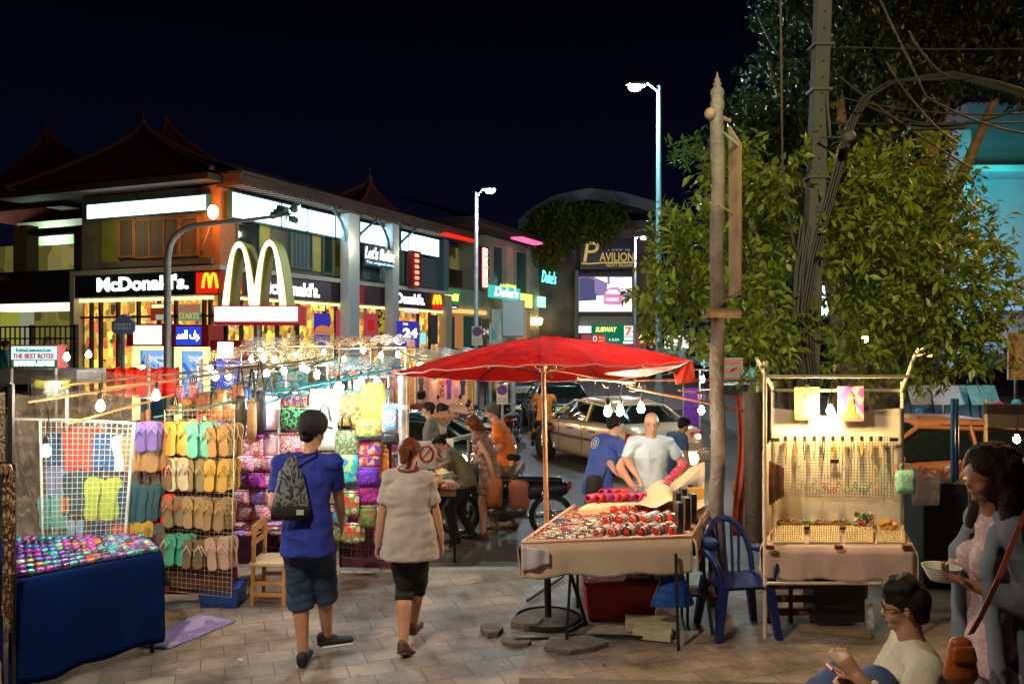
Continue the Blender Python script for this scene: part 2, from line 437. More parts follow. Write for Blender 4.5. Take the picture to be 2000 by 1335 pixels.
def hand(mb, wrist, d, palm_n, side, s=1, curl=.5):
    """d: direction of the hand, palm_n: out of the palm, side: +1 thumb on the d x palm_n side"""
    d = V(d).normalized(); n = V(palm_n) - d*V(palm_n).dot(d); n.normalize(); t = d.cross(n)*side
    w = V(wrist); pc = w + d*.045*s
    el(mb, w, w + d*.085*s, .026*s, .040*s, .019*s, .014*s, side=t, n=12)
    for i, (o, L) in enumerate(((.030,.070),(.010,.078),(-.010,.073),(-.029,.058))):
        p = w + d*(.088 - abs(i-1)*.004)*s + t*o*s; dd = d + t*o*1.5; dd.normalize()
        a = 0; seg = (.45,.32,.25); rr = (.0092,.0086,.0078,.007)
        for k in range(3):
            a += curl*(.55+.15*i*.5)*(1 if k else .7)
            q = p + (dd*math.cos(a) + n*math.sin(a))*L*seg[k]*s
            el(mb, p, q, rr[k]*s, rr[k+1]*s, n=8, rings=1); p = q
    p = w + d*.022*s + t*.026*s; q = p + (d*.55 + t*.75 + n*.35).normalized()*.038*s
    el(mb, p, q, .012*s, .010*s, n=8, rings=1); r = q + (d*.85 + t*.2 + n*(.3+curl*.5)).normalized()*.032*s
    el(mb, q, r, .0098*s, .0078*s, n=8, rings=1)
def head_mesh(mb, hc, f, u, s=1, fem=False):
    """hc centre of the skull, f where the face looks, u up the head"""
    f = V(f).normalized(); u = V(u) - f*V(u).dot(f); u.normalize(); r = f.cross(u)
    def q(a, b, c): return hc + (f*a + r*b + u*c)*s
    el(mb, q(-.022,0,.022), q(.018,0,.024), .072*s, .068*s, .084*s, .080*s, side=r)      # cranium
    el(mb, q(.012,0,.0), q(.040,0,-.07), .064*s, .036*s, .070*s, .030*s, side=r)          # face to chin
    el(mb, q(-.015,0,-.02), q(.035,0,-.078), .060*s, .030*s, .05*s, .028*s, side=r)
    el(mb, q(.05,-.024,-.035), q(.05,.024,-.035), .026*s, .026*s)                       # cheeks / muzzle
    el(mb, q(.071,0,.012), q(.088,0,-.024), .008*s, .0125*s)                             # nose
    el(mb, q(.080,-.010,-.028), q(.080,.010,-.028), .0075*s, .0075*s)
    el(mb, q(.068,-.034,.025), q(.074,0,.024), .010*s, .009*s); el(mb, q(.068,.034,.025), q(.074,0,.024), .010*s, .009*s)   # brow
    el(mb, q(.072,-.017,-.050), q(.076,.0,-.049), .0065*s, .0075*s); el(mb, q(.072,.017,-.050), q(.076,0,-.049), .0065*s, .0075*s)   # upper lip
    el(mb, q(.071,-.014,-.058), q(.071,.014,-.058), .0065*s, .0065*s)
    el(mb, q(.058,0,-.083), q(.06,0,-.083), .018*s, .017*s)                              # chin
    for sg in (-1, 1): el(mb, q(-.008,sg*.072,.012), q(-.002,sg*.074,-.022), .016*s, .010*s, .007*s, .006*s, side=f)
def eyes(hc, f, u, s, root, dark=(.02,.012,.008)):
    f = V(f).normalized(); u = V(u) - f*V(u).dot(f); u.normalize(); r = f.cross(u)
    for sg in (-1, 1):
        c = hc + (f*.0605 + r*.031*sg + u*.003)*s
        m = MB(); m.ball(c, .0118*s, scale=(1,1,.8)); o = m.build('eye', M('eye_white', (.42,.38,.35), .2, var=0), root)
        m = MB(); m.ball(c + f*.0060*s, .0068*s); m.build('iris', M('iris', dark, .1, var=0), o)
        m = MB(); m.tube([hc + (f*a + r*b*sg + u*c2)*s for a,b,c2 in ((.078,.014,.030),(.078,.030,.035),(.066,.046,.030))], .0028*s, 5); m.build('eyebrow', M('brow', (.02,.012,.008), .8), root)
    m = MB(); m.tube([hc + (f*a + r*b + u*c2)*s for a,b,c2 in ((.068,-.022,-.053),(.0795,-.01,-.0545),(.082,0,-.054),(.0795,.01,-.0545),(.068,.022,-.053))], .0026*s, 5)
    m.build('mouth', M('lips', (.30,.08,.06), .5), root)

def person(label, base, yaw, ht=1.72, fem=False, lean=0, drop=0, side_lean=0, feet=None, hands=None, look=None, skin=None, top=None, sleeve=.6, hem=.08, loose=.018,
           bottom=None, blen=1.0, shoes=None, hair=None, hair_style='short', voxel=.010, curl=.5, bulk=1.0, neckline=0, elbow_hint=None, palm=None, knee_hint=None, face=True, seat=None, extra_hair=None, footdir=None, long_sleeve=False, head_tilt=0, bottom_loose=.012, pelvis=None, toe=None):
    s = ht/1.75
    base = V(base); fwd = V((math.sin(yaw), math.cos(yaw), 0)); rt = V((fwd.y, -fwd.x, 0)); up = V((0,0,1))
    root = T('person', label, 'person', base)
    if pelvis is None: pelvis = base + up*(.95*s - drop)
    pelvis = V(pelvis)
    sp = (up*math.cos(lean) + fwd*math.sin(lean)); sp = (sp + rt*side_lean).normalized()
    tf = (fwd*math.cos(lean) - up*math.sin(lean))
    waist = pelvis + (up*.6 + sp*.4).normalized()*.15*s; chest = waist + sp*.20*s; nb = chest + sp*.16*s
    shw = (.148 if fem else .178)*s; hw = .09*s
    L, R_ = -1, 1
    sh = {k: nb - sp*.045*s + rt*k*shw for k in (L, R_)}
    hp = {k: pelvis - up*.02*s + rt*k*hw for k in (L, R_)}
    lk = V(look).normalized() if look is not None else (tf*.9+fwd*.3).normalized()
    neck = nb + (sp*.8+lk*.25).normalized()*.075*s
    hu = (up*.75 + sp*.5 + rt*head_tilt).normalized()
    hc = neck + hu*.095*s + lk*.025*s
    if feet is None: feet = (base + rt*(-.10*s), base + rt*.10*s)
    if hands is None: hands = (None, None)
    kn, an, elb, wr = {}, {}, {}, {}
    for i, k in ((0, L), (1, R_)):
        ft = V(feet[i]); a = ft + up*.085*s
        kh = knee_hint[i] if knee_hint else fwd
        kn[k], an[k] = ik(hp[k], a, .44*s, .42*s, kh)
        h = hands[i]
        if h is None: h = sh[k] - up*.53*s + rt*k*.08 + fwd*.06
        eh = elbow_hint[i] if elbow_hint else (-fwd*.8 + rt*k*.4 - up*.2)
        elb[k], wr[k] = ik(sh[k], V(h), .285*s, .255*s, eh)
    b = bulk; w = 1.0 if not fem else .92; hipf = 1.0 if not fem else 1.08
    def torso(mb, inf, lo=0):
        el(mb, pelvis + up*(lo-.03)*s, waist, (.155*hipf*b)*s+inf, (.135*w*b)*s+inf, (.105*b)*s+inf, (.095*b)*s+inf, side=rt)
        el(mb, waist, chest, (.135*w*b)*s+inf, (.158*w*b)*s+inf, (.095*b)*s+inf, (.108*b)*s+inf, side=rt)
        el(mb, chest, nb - sp*.07*s, (.158*w*b)*s+inf, (.145*w)*s+inf, (.108*b)*s+inf, .075*s+inf, side=rt)
        for k in (L, R_): el(mb, nb - sp*.03*s, sh[k], .055*s+inf, .052*s+inf)
        if fem:
            for k in (L, R_): el(mb, chest + tf*.07*s + rt*k*.06*s, chest + tf*.085*s + rt*k*.065*s - sp*.02, .06*s+inf, .055*s+inf)
    m = MB(); torso(m, 0)
    el(m, nb - sp*.02, neck + lk*.01, .058*s*(.9 if fem else 1), .052*s*(.88 if fem else 1)); el(m, neck, hc, .05*s, .05*s)
    head_mesh(m, hc, lk, hu, s*.98, fem)
    for i, k in ((0, L), (1, R_)):
        aw = (.88 if fem else 1)*(.5+.5*b)
        el(m, sh[k], elb[k], .052*s*aw, .040*s*aw); mid = elb[k].lerp(wr[k], .3)
        el(m, elb[k], mid, .040*s*aw, .041*s*aw); el(m, mid, wr[k], .041*s*aw, .027*s*aw)
        hd = (wr[k] - elb[k]).normalized(); pn = palm[i] if palm and palm[i] is not None else -rt*k
        tn = fwd if palm is None or palm[i] is None else None
        sd = 1 if hd.cross(V(pn)).dot(fwd if abs(hd.dot(fwd)) < .8 else up) > 0 else -1
        hand(m, wr[k] - hd*.005, hd, pn, sd, s*(.93 if fem else 1), curl)
        lw = (.5+.5*b)
        el(m, hp[k]-rt*k*.012, kn[k], .076*s*lw*hipf, .058*s*lw); mk = kn[k].lerp(an[k], .32)
        cb = (kn[k]-an[k]).normalized(); bk = -(fwd - cb*fwd.dot(cb)).normalized()
        el(m, kn[k], mk + bk*.014*s, .056*s*lw, .060*s*lw); el(m, mk + bk*.014*s, an[k], .058*s*lw, .036*s)
        td = V(toe[i]) if toe and toe[i] is not None else fwd
        ft = an[k] - up*.045*s - td*.03*s
        el(m, ft - up*.005*s, ft + td*.17*s - up*.012*s, .034*s, .036*s, .034*s, .020*s, side=td.cross(up))
        el(m, an[k], ft, .036*s, .036*s)
    body = fuse(m, 'body', skin or M('skin', (.42,.20,.12), .5, var=.12, sss=0), root, voxel, 2)
    if top is not None:
        m = MB(); torso(m, loose, .05 if hem < .11 else 0)
        if hem: el(m, waist, pelvis - up*(hem)*s, (.142*b)*s+loose, (.172*hipf*b)*s+loose*1.2, (.100*b)*s+loose, (.122*b)*s+loose*1.2, side=rt, cap=.08)
        if sleeve > 0:
            for k in (L, R_):
                if sleeve <= 1:
                    e = sh[k].lerp(elb[k], sleeve); el(m, sh[k], e, .052*s+loose*.5, (.048)*s+loose*.75, cap=.1)
                else:
                    el(m, sh[k], elb[k], .055*s+loose*.8, .043*s+loose*.8); e = elb[k].lerp(wr[k], sleeve-1); el(m, elb[k], e, .043*s+loose*.8, .034*s+loose*.7, cap=.1)
        fuse(m, 'top' if fem else 'shirt', top, root, voxel, 3, fold=.013, fscale=9)
    if bottom is not None:
        m = MB(); inf = bottom_loose
        el(m, pelvis - up*.07*s, pelvis + up*.03*s, (.158*hipf*b)*s+inf*.5, (.148*hipf*b)*s+.004, (.110*b)*s+inf*.5, (.100*b)*s+.004, side=rt, cap=.3)
        for k in (L, R_):
            lw = (.5+.5*b)
            if blen <= 1: e = hp[k].lerp(kn[k], blen); el(m, hp[k].lerp(e,.12)-rt*k*.008, e, .082*s*lw*hipf+inf*.5, .070*s*lw+inf*1.5, cap=.08)
            else:
                el(m, hp[k].lerp(kn[k],.08)-rt*k*.008, kn[k], .082*s*lw*hipf+inf*.5, .064*s*lw+inf); e = kn[k].lerp(an[k], min(blen-1, .97)); el(m, kn[k], e, .064*s*lw+inf, (.045 if blen > 1.6 else .058)*s*lw+inf*1.2, cap=.1)
        fuse(m, 'skirt' if False else ('shorts' if blen < 1.3 else 'trousers'), bottom, root, voxel, 2, fold=.010, fscale=10)
    if shoes is not None:
        for i, k in ((0, L), (1, R_)):
            m = MB(); td = V(toe[i]) if toe and toe[i] is not None else fwd
            tdn = td.normalized(); sdv = tdn.cross(V((0,0,1))).normalized(); upf = sdv.cross(tdn)
            ft = an[k] - up*.045*s - tdn*.035*s
            el(m, ft, ft + tdn*.20*s - upf*.006, .040*s, .044*s, .040*s, .026*s, side=sdv); el(m, ft + upf*.03*s, ft + tdn*.08*s + upf*.01, .042*s, .036*s)
            sh_o = fuse(m, 'shoe', shoes[0], root, .008, 2)
            m = MB(); el(m, ft - upf*.034*s, ft + tdn*.205*s - upf*.031*s, .043*s, .047*s, .013*s, .011*s, side=sdv); fuse(m, 'sole', shoes[1], sh_o, .008, 1)
    if face: eyes(hc, lk, hu, s*.98, root)
    info = dict(root=root, hc=hc, lk=lk, hu=hu, s=s, sh=sh, wr=wr, elb=elb, nb=nb, pelvis=pelvis, sp=sp, rt=rt, fwd=fwd, chest=chest, waist=waist, kn=kn, an=an, tf=tf, neck=neck)
    if hair is not None:
        f = lk; u = (hu - f*hu.dot(f)).normalized(); r = f.cross(u)
        def q(a, b2, c): return hc + (f*a + r*b2 + u*c)*s
        m = MB()
        el(m, q(-.034,0,.034), q(.012,0,.044), .076*s, .070*s, .082*s, .070*s, side=r)
        el(m, q(-.045,0,.0), q(-.05,0,-.03), .070*s, .055*s, .05*s, .04*s, side=r)
        for sg in (-1,1): el(m, q(-.02,sg*.052,.02), q(.0,sg*.058,.0), .028*s, .018*s)
        if extra_hair: extra_hair(m, q, s)
        ho = fuse(m, 'hair', hair, root, .009, 1, fold=.009, fscale=26, bias=.7)
    return info
HAIR_B = M('hair_black', (.009,.007,.006), .6, var=.4, scale=60, bump=.3, bscale=160, spec=.15)
HAIR_R = M('hair_auburn', (.13,.04,.012), .6, var=.5, scale=60, bump=.5, bscale=160, spec=.2)
HAIR_G = M('hair_grey', (.10,.08,.06), .6, var=.5, scale=60, bump=.8, bscale=160)
SK_L = M('skin_light', (.50,.26,.17), .5, var=.12)
SK_T = M('skin_tan', (.36,.19,.11), .5, var=.12)
# ------------------------------------------------------------ people
rad = math.radians
JEAN = M('denim', (.02,.05,.12), .8, var=.3, scale=14, bump=.4, bscale=200); BLUET = M('royal_tee', (.012,.03,.33), .8, var=.12, bump=.3, bscale=200); BLK_ = M('black_knit', (.008,.008,.010), .8, var=.2)
WHT_T = M('heather_tee', (.40,.375,.36), .85, var=.14, scale=5, bump=.3, bscale=180)
# tourist man
Ym = 6.1; bx = P(600,0,Ym).x
i1 = person('man with black cap, royal blue shirt and denim shorts seen from behind, small backpack', (bx,Ym,0), rad(-4), 1.83, lean=.02, bulk=1.0,
  feet=(G(590,1302)+V((0,.03,0)), G(640,1272)), hands=(P(572,990,5.95)+V((0,.26,0)), P(662,1035,6.3)+V((0,.12,0))), elbow_hint=(V((-.6,-1,-.2)),V((.45,-1,-.2))), look=(.62,.78,-.08), skin=SK_L, top=BLUET, sleeve=.72, hem=.15, loose=.016,
  bottom=JEAN, blen=1.26, bottom_loose=.030, shoes=(M('shoe_black',(.012,.012,.014),.7),M('sole_white',(.6,.6,.6),.6)), hair=HAIR_B, toe=(V((-.05,1,0)).normalized(),V((.93,.36,0)).normalized()), palm=(V((0,0,1)),V((-1,0,.3))), voxel=.009)
hc,lk,hu,s = i1['hc'],i1['lk'],i1['hu'],i1['s']; r_ = lk.cross(hu).normalized()
m = MB(); el(m, hc+hu*.055*s-lk*.02, hc+hu*.060*s+lk*.015, .096*s,.094*s,.105*s,.100*s, side=r_); CAP = M('cap_black',(.010,.012,.018),.8); cpo = fuse(m,'cap',CAP,i1['root'],.008,2)
m = MB(); m.grid(lambda u,v: hc+hu*(.052-.012*v-.014*(2*u-1)**2)+lk*(.075+.085*v*(1-.5*(2*u-1)**2))+r_*(.155*(u-.5)), 10, 6, th=.006); m.build('brim', CAP, cpo)
m = MB(); pv,ch,rt_,up_ = i1['pelvis'],i1['chest'],i1['rt'],V((0,0,1)); bc = ch - i1['fwd']*.17 - rt_*.085
el(m, bc-up_*.17, bc+up_*.08, .135,.085,.06,.045, side=rt_); el(m, bc+up_*.05, bc+up_*.17-rt_*-.01, .09,.035,.045,.03, side=rt_)
bkm = pattern('zebra_pack',[(.012,.014,.02),(.15,.17,.20),(.012,.014,.02),(.11,.13,.16)],10,'noise'); pk = T('backpack','small black and white patterned drawstring backpack worn by the man in blue','backpack',bc); fuse(m,'body',bkm,pk,.009,3)
m = MB(); el(m, bc-up_*.19-rt_*.0, bc-up_*.165, .137,.137,.064,.064, side=rt_); bb = fuse(m,'base_panel',BLK_,pk,.009,2); m = MB(); m.box(bc-up_*.185+rt_*.075-i1['fwd']*.064,(.05,.006,.035)); m.build('patch', M('patch_grey',(.4,.4,.4),.7), pk)
for sg in (-1,1): m = MB(); sh_ = i1['nb']+rt_*sg*.10-V((0,0,.0))-rt_*.03; m.tube([bc+up_*.17, sh_+up_*.035-i1['fwd']*.09, sh_+up_*.045, sh_+i1['fwd']*.10-up_*.05],.008,6); m.build('strap', BLK_, pk)
# woman in pale T-shirt
Yw = 6.35; bx = P(800,0,Yw).x
def ponytail(m, q, s): el(m,q(-.08,0,.06),q(-.125,0,.0),.036*s,.045*s); el(m,q(-.125,0,.0),q(-.115,0,-.09),.045*s,.022*s)
i2 = person('woman in pale T-shirt and black knee leggings walking away with hair tied up', (bx,Yw,0), rad(6), 1.64, True, lean=.04, bulk=1.18, side_lean=-.03,
  feet=(G(786,1290)+V((.0,.06,.03)), G(806,1250)+V((.0,.0,.01))), hands=(P(733,1085,6.42),P(866,1075,6.45)), elbow_hint=(V((-1,-.5,0)),V((1,-.5,0))), look=(.30,.9,-.32), skin=SK_L, top=WHT_T, sleeve=.72, hem=.16, loose=.022,
  bottom=BLK_, blen=1.22, bottom_loose=.012, shoes=(M('sandal_brown',(.10,.05,.03),.6),M('sole_brown',(.14,.08,.05),.8)), hair=HAIR_R, extra_hair=ponytail, toe=(V((.28,.86,-.42)).normalized(),V((.2,1,0)).normalized()), voxel=.009)
m = MB(); nb = i2['nb']; m.tube([nb+V((.075*math.cos(a),.055*math.sin(a)-.01,.035+.012*math.sin(a))) for a in np.linspace(0,2*PI,17)[:-1]],.011,6,closed=True); m.build('collar', M('collar_red',(.15,.02,.02),.7), i2['root'])
def inround(label, px, Y, yaw, ht, **k): return person(label, (P(px,0,Y).x, Y, k.pop('z',ROAD)), rad(yaw), ht, **k)
# bending woman in khaki, woman in print dress, man in orange
i3 = inround('woman in khaki shirt and black trousers bending over the goods table', 912, 10.75, -78, 1.58, fem=True, lean=.75, drop=.06, feet=(G(890,1062,ROAD)+V((0,.0,0)),G(922,1056,ROAD)+V((0,.1,0))), hands=(P(862,908,10.2),P(868,900,10.7)), look=(-.8,-.1,-.6), skin=SK_T, top=M('khaki',(.13,.11,.06),.85,var=.15), sleeve=.95, hem=.08, bottom=M('black_trousers',(.012,.014,.018),.8), blen=1.95, shoes=(BLK_,MATS['sole_brown']), hair=HAIR_B, extra_hair=lambda m,q,s: (el(m,q(-.07,0,.03),q(-.13,0,.03),.05*s,.03*s)), face=True, voxel=.011)
i4 = inround('red haired woman in dark floral top leaning beside the man in orange', 958, 11.0, -72, 1.66, fem=True, lean=.42, feet=(G(944,1052,ROAD),G(966,1040,ROAD)), hands=(P(962,925,10.8),P(930,900,10.7)), look=(-.8,-.25,-.45), skin=SK_L, top=pattern('dress_print',[(.04,.04,.02),(.3,.25,.15),(.25,.03,.05),(.08,.1,.04)],26,'noise'), sleeve=0, hem=.22, bottom=pattern('skirt_print',[(.25,.2,.12),(.12,.1,.06),(.35,.28,.18)],24,'noise'), blen=.7, bottom_loose=.02, shoes=(MATS['sandal_brown'],MATS['sole_brown']), hair=HAIR_R, extra_hair=lambda m,q,s: (el(m,q(-.03,.0,-.02),q(-.05,0,-.09),.10*s,.075*s),el(m,q(.02,.06,0),q(0,.07,-.07),.03*s,.03*s),el(m,q(.02,-.06,0),q(0,-.07,-.07),.03*s,.03*s)), voxel=.011)
i5 = inround('grey haired man in orange T-shirt and khaki shorts with waist pouch', 990, 11.5, -82, 1.76, lean=.30, bulk=1.1, feet=(G(982,1026,ROAD),G(1003,1034,ROAD)), hands=(P(950,900,11.2),P(1006,925,11.2)), look=(-.9,-.2,-.3), skin=SK_L, top=M('orange_tee',(.62,.14,.01),.8,var=.12), sleeve=.85, hem=.06, bottom=M('khaki_shorts',(.22,.17,.09),.8), blen=.95, bottom_loose=.028, shoes=(MATS['sandal_brown'],MATS['sole_brown']), hair=HAIR_G, voxel=.011)
m = MB(); pv = i5['pelvis']; el(m, pv+V((.04,-.17,.06)), pv+V((.14,-.12,.05)), .05,.05); fuse(m,'waist_pouch',BLK_,i5['root'],.01,2)
for (c_,w_,h_,mt,lab) in ((P(966,962,10.7),.20,.36,M('bag_orange',(.50,.16,.05),.6,trans=.3),'orange cloth bag held by the woman in the floral top'),(P(1014,962,11.0),.28,.42,pattern('p_pinkstripe',[(.55,.16,.10),(.6,.3,.22),(.5,.12,.08)],12,'vstripe'),'rose striped bag held by the man in orange')):
    m = pillow(w_,h_,.14); o = m.build('carried_bag', mt); o.location = c_; tag(o, lab, 'bag'); m = MB(); m.tube([(-.06,0,h_*.45),(0,0,h_*.45+.10),(.06,0,h_*.45)],.008,5); q = bpy.data.objects.new('strap', m.mesh('strap', BLK_ if w_>.25 else mt)); C.objects.link(q); q.parent = o
i6 = inround('man in grey jacket facing left behind the red ringed barrier', 842, 12.2, -85, 1.70, hands=(None,None), look=(-1,-.1,-.08), skin=SK_T, top=M('grey_shirt',(.10,.095,.10),.8), sleeve=1.7, hem=.1, bottom=BLK_, blen=1.95, shoes=(BLK_,BLK_), hair=HAIR_B, voxel=.012)
Yr_ = 13.0; sx_ = P(868,0,Yr_).x
i7 = person('scooter rider in white T-shirt reaching for the handlebar', (sx_,Yr_,ROAD), rad(120), 1.72, lean=.15, pelvis=V((sx_-.15,Yr_+.2,.64)), feet=(V((sx_+.1,Yr_-.25,.05)),V((sx_-.1,Yr_+.0,.05))), knee_hint=(V((1,-.3,.6)),V((1,-.3,.6))), hands=(P(893,805,12.6),P(880,812,12.9)), look=(.7,-.3,-.2), skin=SK_T, top=WHT_T, sleeve=.6, hem=.04, bottom=JEAN, blen=1.9, shoes=(BLK_,BLK_), hair=HAIR_B, voxel=.012)
i7b = inround('dark red clad passer-by behind the scooter rider', 822, 15.5, 20, 1.68, skin=SK_T, top=M('maroon_tee',(.14,.02,.03),.8), sleeve=.6, bottom=BLK_, blen=1.95, shoes=(BLK_,BLK_), hair=HAIR_B, voxel=.014)
Yv = 19.0; sx_ = P(1063,0,Yv).x
i8 = person('motorbike rider in orange vest seen beside the umbrella pole', (sx_,Yv,ROAD), rad(4), 1.72, pelvis=V((sx_,Yv-.1,.66)), lean=.1, feet=(V((sx_-.25,Yv+.3,.0)),V((sx_+.25,Yv+.3,.0))), knee_hint=(V((-.2,1,.6)),V((.2,1,.6))), hands=(V((sx_-.3,Yv+.5,.95)),V((sx_+.3,Yv+.5,.95))), skin=SK_T, top=M('orange_vest',(.65,.20,.02),.6), sleeve=.6, hem=.05, bottom=BLK_, blen=1.9, shoes=(BLK_,BLK_), hair=HAIR_B, voxel=.014, face=False)
# customer in blue and bald stall keeper
i9 = person('customer in blue T-shirt with back print reaching over the pink bangles', (P(1166,0,8.55).x,8.55,0), rad(58), 1.68, lean=.38, feet=(V((P(1150,0,8.6).x,8.75,0)),V((P(1165,0,8.4).x,8.4,0))), hands=(P(1212,938,8.2),P(1246,932,8.0)), elbow_hint=(V((0,0,-1)),V((0,-.3,-1))), look=(.85,.25,-.42), skin=SK_L, top=M('blue_tee',(.03,.07,.30),.8,var=.15), sleeve=.8, hem=.10, loose=.016, bottom=JEAN, blen=1.9, shoes=(BLK_,BLK_), hair=HAIR_B, voxel=.009, bulk=1.08)
bc = i9['chest'].lerp(i9['nb'],.35)-i9['tf']*.150; ru = i9['rt']; 
m = MB()
m.tube([bc+ru*(.055*math.cos(a))+i9['sp']*(.055*math.sin(a)) for a in np.linspace(0,2*PI,19)[:-1]],.005,4,closed=True); m.tube([bc+ru*(.02*math.cos(a))+i9['sp']*(.03*math.sin(a)) for a in np.linspace(0,2*PI,9)[:-1]],.008,4,closed=True); m.build('back_print', M('print_white',(.5,.5,.55),.7), i9['root'])
m = MB(); m.tube([i9['pelvis']+V((.02,-.20,.03)), i9['nb']+V((.10,-.02,.02))],.010,6); bg_ = T('sling_pouch','black sling pouch worn at the hip of the customer in blue','bag',i9['pelvis']+V((-.02,-.20,.02))); m.build('strap', BLK_, bg_); m = MB(); c_ = i9['pelvis']+V((-.05,-.20,.02)); el(m,c_-V((0,0,.09)),c_+V((0,0,.07)),.10,.09,.05,.045,side=V((1,.4,0))); fuse(m,'body',BLK_,bg_,.009,2)
i10 = person('bald stall keeper with glasses in pale blue T-shirt facing the camera', (P(1270,0,8.35).x,8.35,0), rad(176), 1.69, lean=.06, bulk=1.12, hands=(P(1318,945,8.2),P(1236,950,8.15)), elbow_hint=(V((1,.5,-.3)),V((-1,.5,-.3))), look=(.03,-1,-.22), skin=SK_L, top=M('pale_blue_tee',(.45,.56,.66),.8,var=.08), sleeve=.62, hem=.10, loose=.016, bottom=JEAN, blen=1.9, shoes=(BLK_,BLK_), voxel=.008)
def specs(i, mt, rr=.019):
    hc,f,u,s = i['hc'],V(i['lk']).normalized(),i['hu'],i['s']; u=(u-f*u.dot(f)).normalized(); r_=f.cross(u); g = T('spectacles','thin framed spectacles on the face of '+i['spec'],'glasses',hc+f*.08)
    for sg in (-1,1):
        m = MB(); m.tube([hc+(f*.083+r_*(.031*sg+rr*1.25*math.cos(a))+u*(.003+rr*.85*math.sin(a)))*s for a in np.linspace(0,2*PI,15)[:-1]],.0022,4,closed=True); m.tube([hc+(f*.08+r_*sg*.055+u*.008)*s, hc+(f*-.01+r_*sg*.078+u*.008)*s],.0022,4); m.build('lens_frame', mt, g)
    m = MB(); m.tube([hc+(f*.086+r_*-.009+u*.006)*s,hc+(f*.086+r_*.009+u*.006)*s],.0022,4); m.build('bridge', mt, g)
i10['spec'] = 'the bald stall keeper'; specs(i10, BLK_)
# curly haired woman with the bowl
Yc = 3.08; zb = .385; bx = P(1962,0,Yc).x
def curls(m, q, s):
    random.seed(19); m_side = (q(0,1,0)-q(0,0,0)).normalized()
    el(m,q(-.045,0,.040),q(-.006,0,.046),.090*s,.078*s,.090*s,.080*s,side=m_side)
    for sg in (-1,1): el(m,q(.01,sg*.06,.06),q(-.02,sg*.088,-.06),.022*s,.026*s); el(m,q(-.02,sg*.088,-.06),q(.02,sg*.10,-.26),.032*s,.026*s)
    for k in range(46):
        a = random.uniform(-1.9,1.9); z0_ = random.uniform(-.02,.06); x_ = -.03-.06*math.cos(a*.8); y_ = .085*math.sin(a); L_ = random.uniform(.16,.30)
        p = [q(x_+random.uniform(-.01,.01)+(.02 if abs(a)>1.4 else 0), y_, z0_), q(x_-.015+random.uniform(-.015,.015), y_*1.08, z0_-L_*.4), q(x_-.015+random.uniform(-.02,.03), y_*1.15+random.uniform(-.012,.012), z0_-L_*.8), q(x_-.005+random.uniform(-.03,.04), y_*1.05, z0_-L_*1.15)]
        for j in range(3): el(m, p[j], p[j+1], (.022-.003*j)*s, (.020-.005*j)*s, n=8, rings=1)
    el(m,q(-.05,0,.03),q(-.07,0,-.16),.085*s,.07*s,.10*s,.09*s)
HAIR_C = M('hair_brown', (.018,.006,.004), .55, var=.6, scale=50, bump=.5, bscale=120, spec=.2)
i11 = person('smiling woman with long curly dark hair in grey blue cardigan holding a white bowl', (bx,Yc,zb), rad(-86), 1.60, fem=True, lean=.05, bulk=1.0, hands=(P(1900,1142,2.98),P(1893,1092,3.22)), elbow_hint=(V((.5,-.4,-1)),V((.5,.4,-1))), palm=(V((0,0,1)),V((0,-.2,-1))), look=(-.97,-.16,-.12), skin=M('skin_warm',(.36,.17,.10),.42,var=.1,sss=.1), top=pattern('blouse_pink',[(.45,.31,.31),(.50,.37,.36),(.40,.26,.28)],90,'cell'), sleeve=0, hem=.10, loose=.006, bottom=BLK_, blen=1.95, shoes=(BLK_,BLK_), hair=HAIR_C, hair_style='long', extra_hair=curls, voxel=.0065, curl=.8)
s = i11['s']; CARD = M('cardigan', (.13,.16,.21), .9, var=.12, scale=30, bump=.15, bscale=300)
m = MB(); ch,nb,pv,wa,rt_,tf = i11['chest'],i11['nb'],i11['pelvis'],i11['waist'],i11['rt'],i11['tf']; bkv = -tf*.040
el(m, nb-V((0,0,.06))+bkv, ch+bkv, .160,.178,.095,.118, side=rt_); el(m, ch+bkv, wa+bkv, .178,.172,.118,.118, side=rt_); el(m, wa+bkv, pv+bkv-V((0,0,.16)), .170,.200,.118,.135, side=rt_, cap=.1)
for k in (-1,1):
    el(m, i11['sh'][k], i11['elb'][k], .062,.056); el(m, i11['elb'][k], i11['elb'][k].lerp(i11['wr'][k],.72), .055,.046); el(m, nb+rt_*k*.03, i11['sh'][k], .05,.062)
    el(m, nb+rt_*k*.08+tf*.05-V((0,0,.03)), ch+rt_*k*.115+tf*.105, .035,.045,.02,.02, side=rt_); el(m, ch+rt_*k*.115+tf*.105, pv+rt_*k*.15+tf*.085-V((0,0,.14)), .045,.05,.02,.025, side=rt_, cap=.2)
fuse(m, 'cardigan', CARD, i11['root'], .0075, 3, fold=.008, fscale=9)
t = T('food_bowl', 'white ribbed disposable bowl held by the curly haired woman', 'bowl', P(1838,1128,3.1)); c_ = P(1840,1132,3.1)
m = MB(); m.lathe(c_, [(.0,0),(.042,0),(.046,.006),(.066,.05),(.070,.052),(.064,.050),(.044,.010),(0,.006)], 26, caps=False)
for k in range(4): m.lathe(c_+V((0,0,.014+.009*k)),[(.050+.0045*k,0),(.052+.0045*k,.002),(.050+.0045*k,.004)],26,caps=False)
m.build('bowl', M('bowl_white',(.55,.55,.48),.5), t)
m = MB(); sp_ = [P(2010,975,3.02),P(1985,1030,2.88),P(1945,1130,2.80),P(1910,1205,2.80),P(1890,1240,2.86)]; m.strip(sp_,[q_+V((.022,0,.006)) for q_ in sp_],V((0,.004,0)))
OB = T('shoulder_bag', 'small orange brown leather shoulder bag hanging in front of the curly haired woman', 'bag', P(1876,1262,2.9)); OL = M('leather_orange',(.36,.09,.02),.4,var=.25,scale=20)
